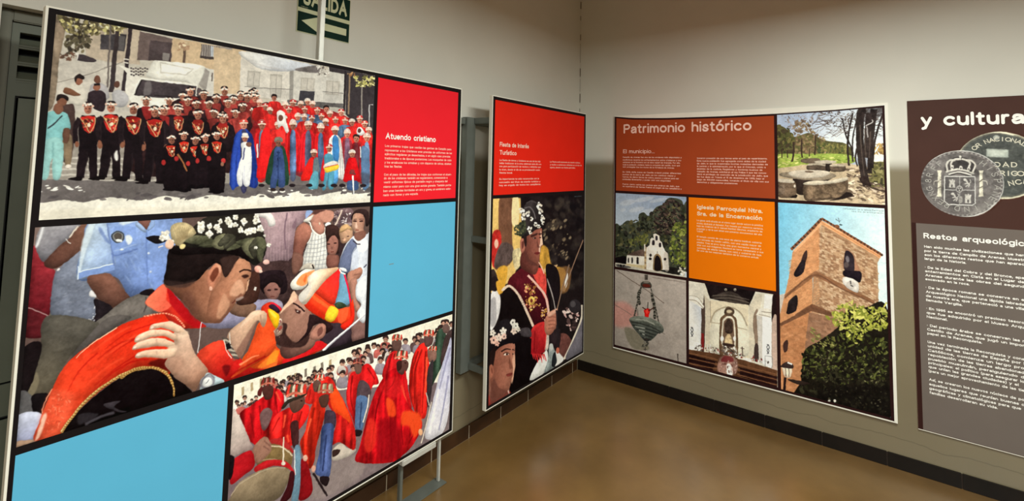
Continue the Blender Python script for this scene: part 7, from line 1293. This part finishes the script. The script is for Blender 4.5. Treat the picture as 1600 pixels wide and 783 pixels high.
T4 = [('Han sido muchas las civilizaciones que han pasado', 'Han sido muchas las civilizaciones que han', .8075, 0), ('por la tierra de Campillo de Arenas. Muestra de ello', 'por la tierra de Campillo de Arenas. Muestr', .8303, 0), ('son los diferentes restos que han aparecido a lo', 'son los diferentes restos que han aparec', .852, 0), ('largo de la historia.', .2174, .873, 0),
      ('· De la Edad del Cobre y del Bronce, aparecieron', '· De la Edad del Cobre y del Bronce, apa', .9195, 0), ('enterramientos en Cista en el Lugar de', 'enterramientos en Cista en el Lugar de', .940, 0), ('Arenas durante las obras del segundo', 'Arenas durante las obras del segund', .962, 0), ('excavado en la roca.', .2267, .983, 0),
      ('· De la época romana se conserva en el Museo', '· De la época romana se conserva en e', 1.0275, 0), ('Arqueológico Nacional una lápida labrada', 'Arqueológico Nacional una lápida labrada', 1.0507, 0), ('de nuestra era, que perteneció a una villa', 'de nuestra era, que perteneció a una villa', 1.0724, 0), ('llamada Vergilia.', .1963, 1.095, 0),
      ('· En 1995 se encontró un precioso tesoro', '· En 1995 se encontró un precioso tesoro', 1.1398, 0), ('que fue adquirido por el Museo Arqueológico', 'que fue adquirido por el Museo Arqu', 1.1624, 0), ('Nacional.', .1352, 1.184, 0),
      ('· Del periodo árabe se conservan las ruinas', '· Del periodo árabe se conservan las r', 1.230, 0), ('Castillo de Arenas, que jugó un importante', 'Castillo de Arenas, que jugó un impor', 1.2514, 0), ('papel en la Reconquista.', .2646, 1.272, 0),
      ('Una vez terminada la Reconquista y conseguida', 'Una vez terminada la Reconquista y cons', 1.318, 0), ('unidad de las tierras de España por los Reyes', 'unidad de las tierras de España por l', 1.339, 0), ('Católicos, comienza un largo proceso', 'Católicos, comienza un largo pro', 1.3616, 0), ('repoblación de las tierras abandonadas', 'repoblación de las tierras abandonad', 1.3838, 0), ('pueblo musulmán, persiguiendo dos', 'pueblo musulmán, persiguiendo d', 1.4059, 0), ('principales: el político (para asegurar los', 'principales: el político (para asegurar lo', 1.4273, 0), ('que unían las grandes ciudades) y el', 'que unían las grandes ciudades) y el e', 1.448, 0), ('(para un mejor aprovechamiento de las tierras', '(para un mejor aprovechamiento de las tie', 1.4702, 0),
      ('Así, se crearon los nuevos núcleos de población', 'Así, se crearon los nuevos núcleos de po', 1.5151, 0), ('aquellos lugares que reunían buenas condiciones', 'aquellos lugares que reunían buenas c', 1.5391, 0), ('geográficas y climatológicas para que', 'geográficas y climatológicas para que l', 1.5611, 0), ('familias desarrollaran su vida.', .3118, 1.583, 0)]
L4 = []
for t, e, v, _ in T4:
    if isinstance(e, str): L4.append((t, .0515, v, .0130, .4326-(v-.805)*.0351, e))
    else: L4.append((t, .0515, v, .0130, e))
paragraphs(L4, (4, 8, 12, 15, 18, 26), M_TXT, NR, p4, .14)

# ---------------------------------------------------------------- exit sign on the left wall
SX, SZ = 1.077, 2.187
sg = tag(empty('exit_sign', (SX, D_WALL, SZ)), 'green exit sign reading SALIDA over an arrow, high on the wall', 'sign')
boxes('sign_plate', [(-.003, -.004, -.003, .261, -.0005, .207)], M_GLOW, sg, .001)
boxes('arrow_field', [(0, -.0048, 0, .258, -.004, .088)], M_GREEN, sg); boxes('word_field', [(0, -.0048, .106, .258, -.004, .204)], M_GREEN, sg)
ar = [(.018, .049), (.092, .080), (.092, .062), (.243, .062), (.243, .030), (.092, .030), (.092, .014)]
obj('arrow', mesh('arrow', [(x, -.0052, z) for x, z in ar]+[(x, -.0048, z) for x, z in ar], [tuple(range(7)), tuple(range(13, 6, -1))]+[(i, 7+i, 7+(i+1) % 7, (i+1) % 7) for i in range(7)]), M_GLOW, sg)
text_block('word_lettering', [('SALIDA', .020, -.122, .068, .243)], M_GLOW, lambda u, v, z: (u, -z, -v), sg, .0052, .16)
text_block('small_print', [('señalización', .012, -.1095, .004, .045)], M_GLOW, lambda u, v, z: (u, -z, -v), sg, .0052, .07)

# ---------------------------------------------------------------- steel stand frames behind the two left panels
PB = D_PANEL+.0345                         # back of the boards
fr = tag(empty('steel_display_stand', (2.17, 1.96, 0)), 'grey steel stand frame seen in the gap beside the vermilion panel', 'stand')
def fpart(name, b, m, root, bevel=.002): l = root.location; return boxes(name, [(b[0]-l[0], b[1]-l[1], b[2]-l[2], b[3]-l[0], b[4]-l[1], b[5]-l[2])], m, root, bevel)
fpart('upright', (2.128, 1.945, .42, 2.206, 1.985, 1.905), M_STEEL, fr)
for z in (1.868, 1.165, .43): fpart('cross_rail', (2.192, D_PANEL+.0225, z, 2.212, 1.944, z+.036), M_STEEL, fr)
fpart('wall_rail', (1.20, 1.955, 1.862, 2.127, 1.985, 1.898), M_STEEL, fr); fpart('wall_rail', (2.207, 1.955, 1.862, 3.28, 1.985, 1.898), M_STEEL, fr); fpart('wall_rail', (2.207, 1.955, .43, 3.28, 1.985, .466), M_STEEL, fr)
fpart('upright', (3.24, 1.945, .42, 3.281, 1.954, 1.905), M_STEEL, fr)
for x in (2.132, 3.245): fpart('wall_bracket', (x, 1.9855, 1.0, x+.03, 1.9995, 1.06), M_STEEL, fr)
fp = tag(empty('steel_pole', (1.098, 1.845, 0)), 'bright square steel pole rising above the wide panel in front of the exit sign', 'pole')
fpart('pole_tube', (1.088, 1.8315, .012, 1.109, 1.858, RH-.002), M_POLE, fp, .0015); fpart('floor_plate', (1.05, 1.80, .0005, 1.15, 1.90, .012), M_STEEL, fp)
for z in (.50, 1.80): fpart('panel_clamp', (1.07, PB-.0005+.0007, z, 1.13, 1.8313, z+.05), M_STEEL, fp)
ft = tag(empty('metal_floor_stand', (1.64, 1.84, 0)), 'low steel foot under the lower edge of the wide panel', 'stand')
fpart('leg', (1.606, 1.832, .006, 1.624, 1.852, .245), M_STEEL, ft); fpart('leg', (1.86, 1.8315, .006, 1.872, 1.848, .40), M_POLE, ft)
fpart('bracket_bar', (1.585, D_PANEL-.004, .216, 1.80, 1.852, .2425), M_POLE, ft, .004); fpart('back_plate', (1.59, PB+.001, .2425, 1.88, PB+.005, .46), M_STEEL, ft)
fpart('foot_plate', (1.585, 1.80, .0005, 1.89, 1.87, .006), M_STEEL, ft)
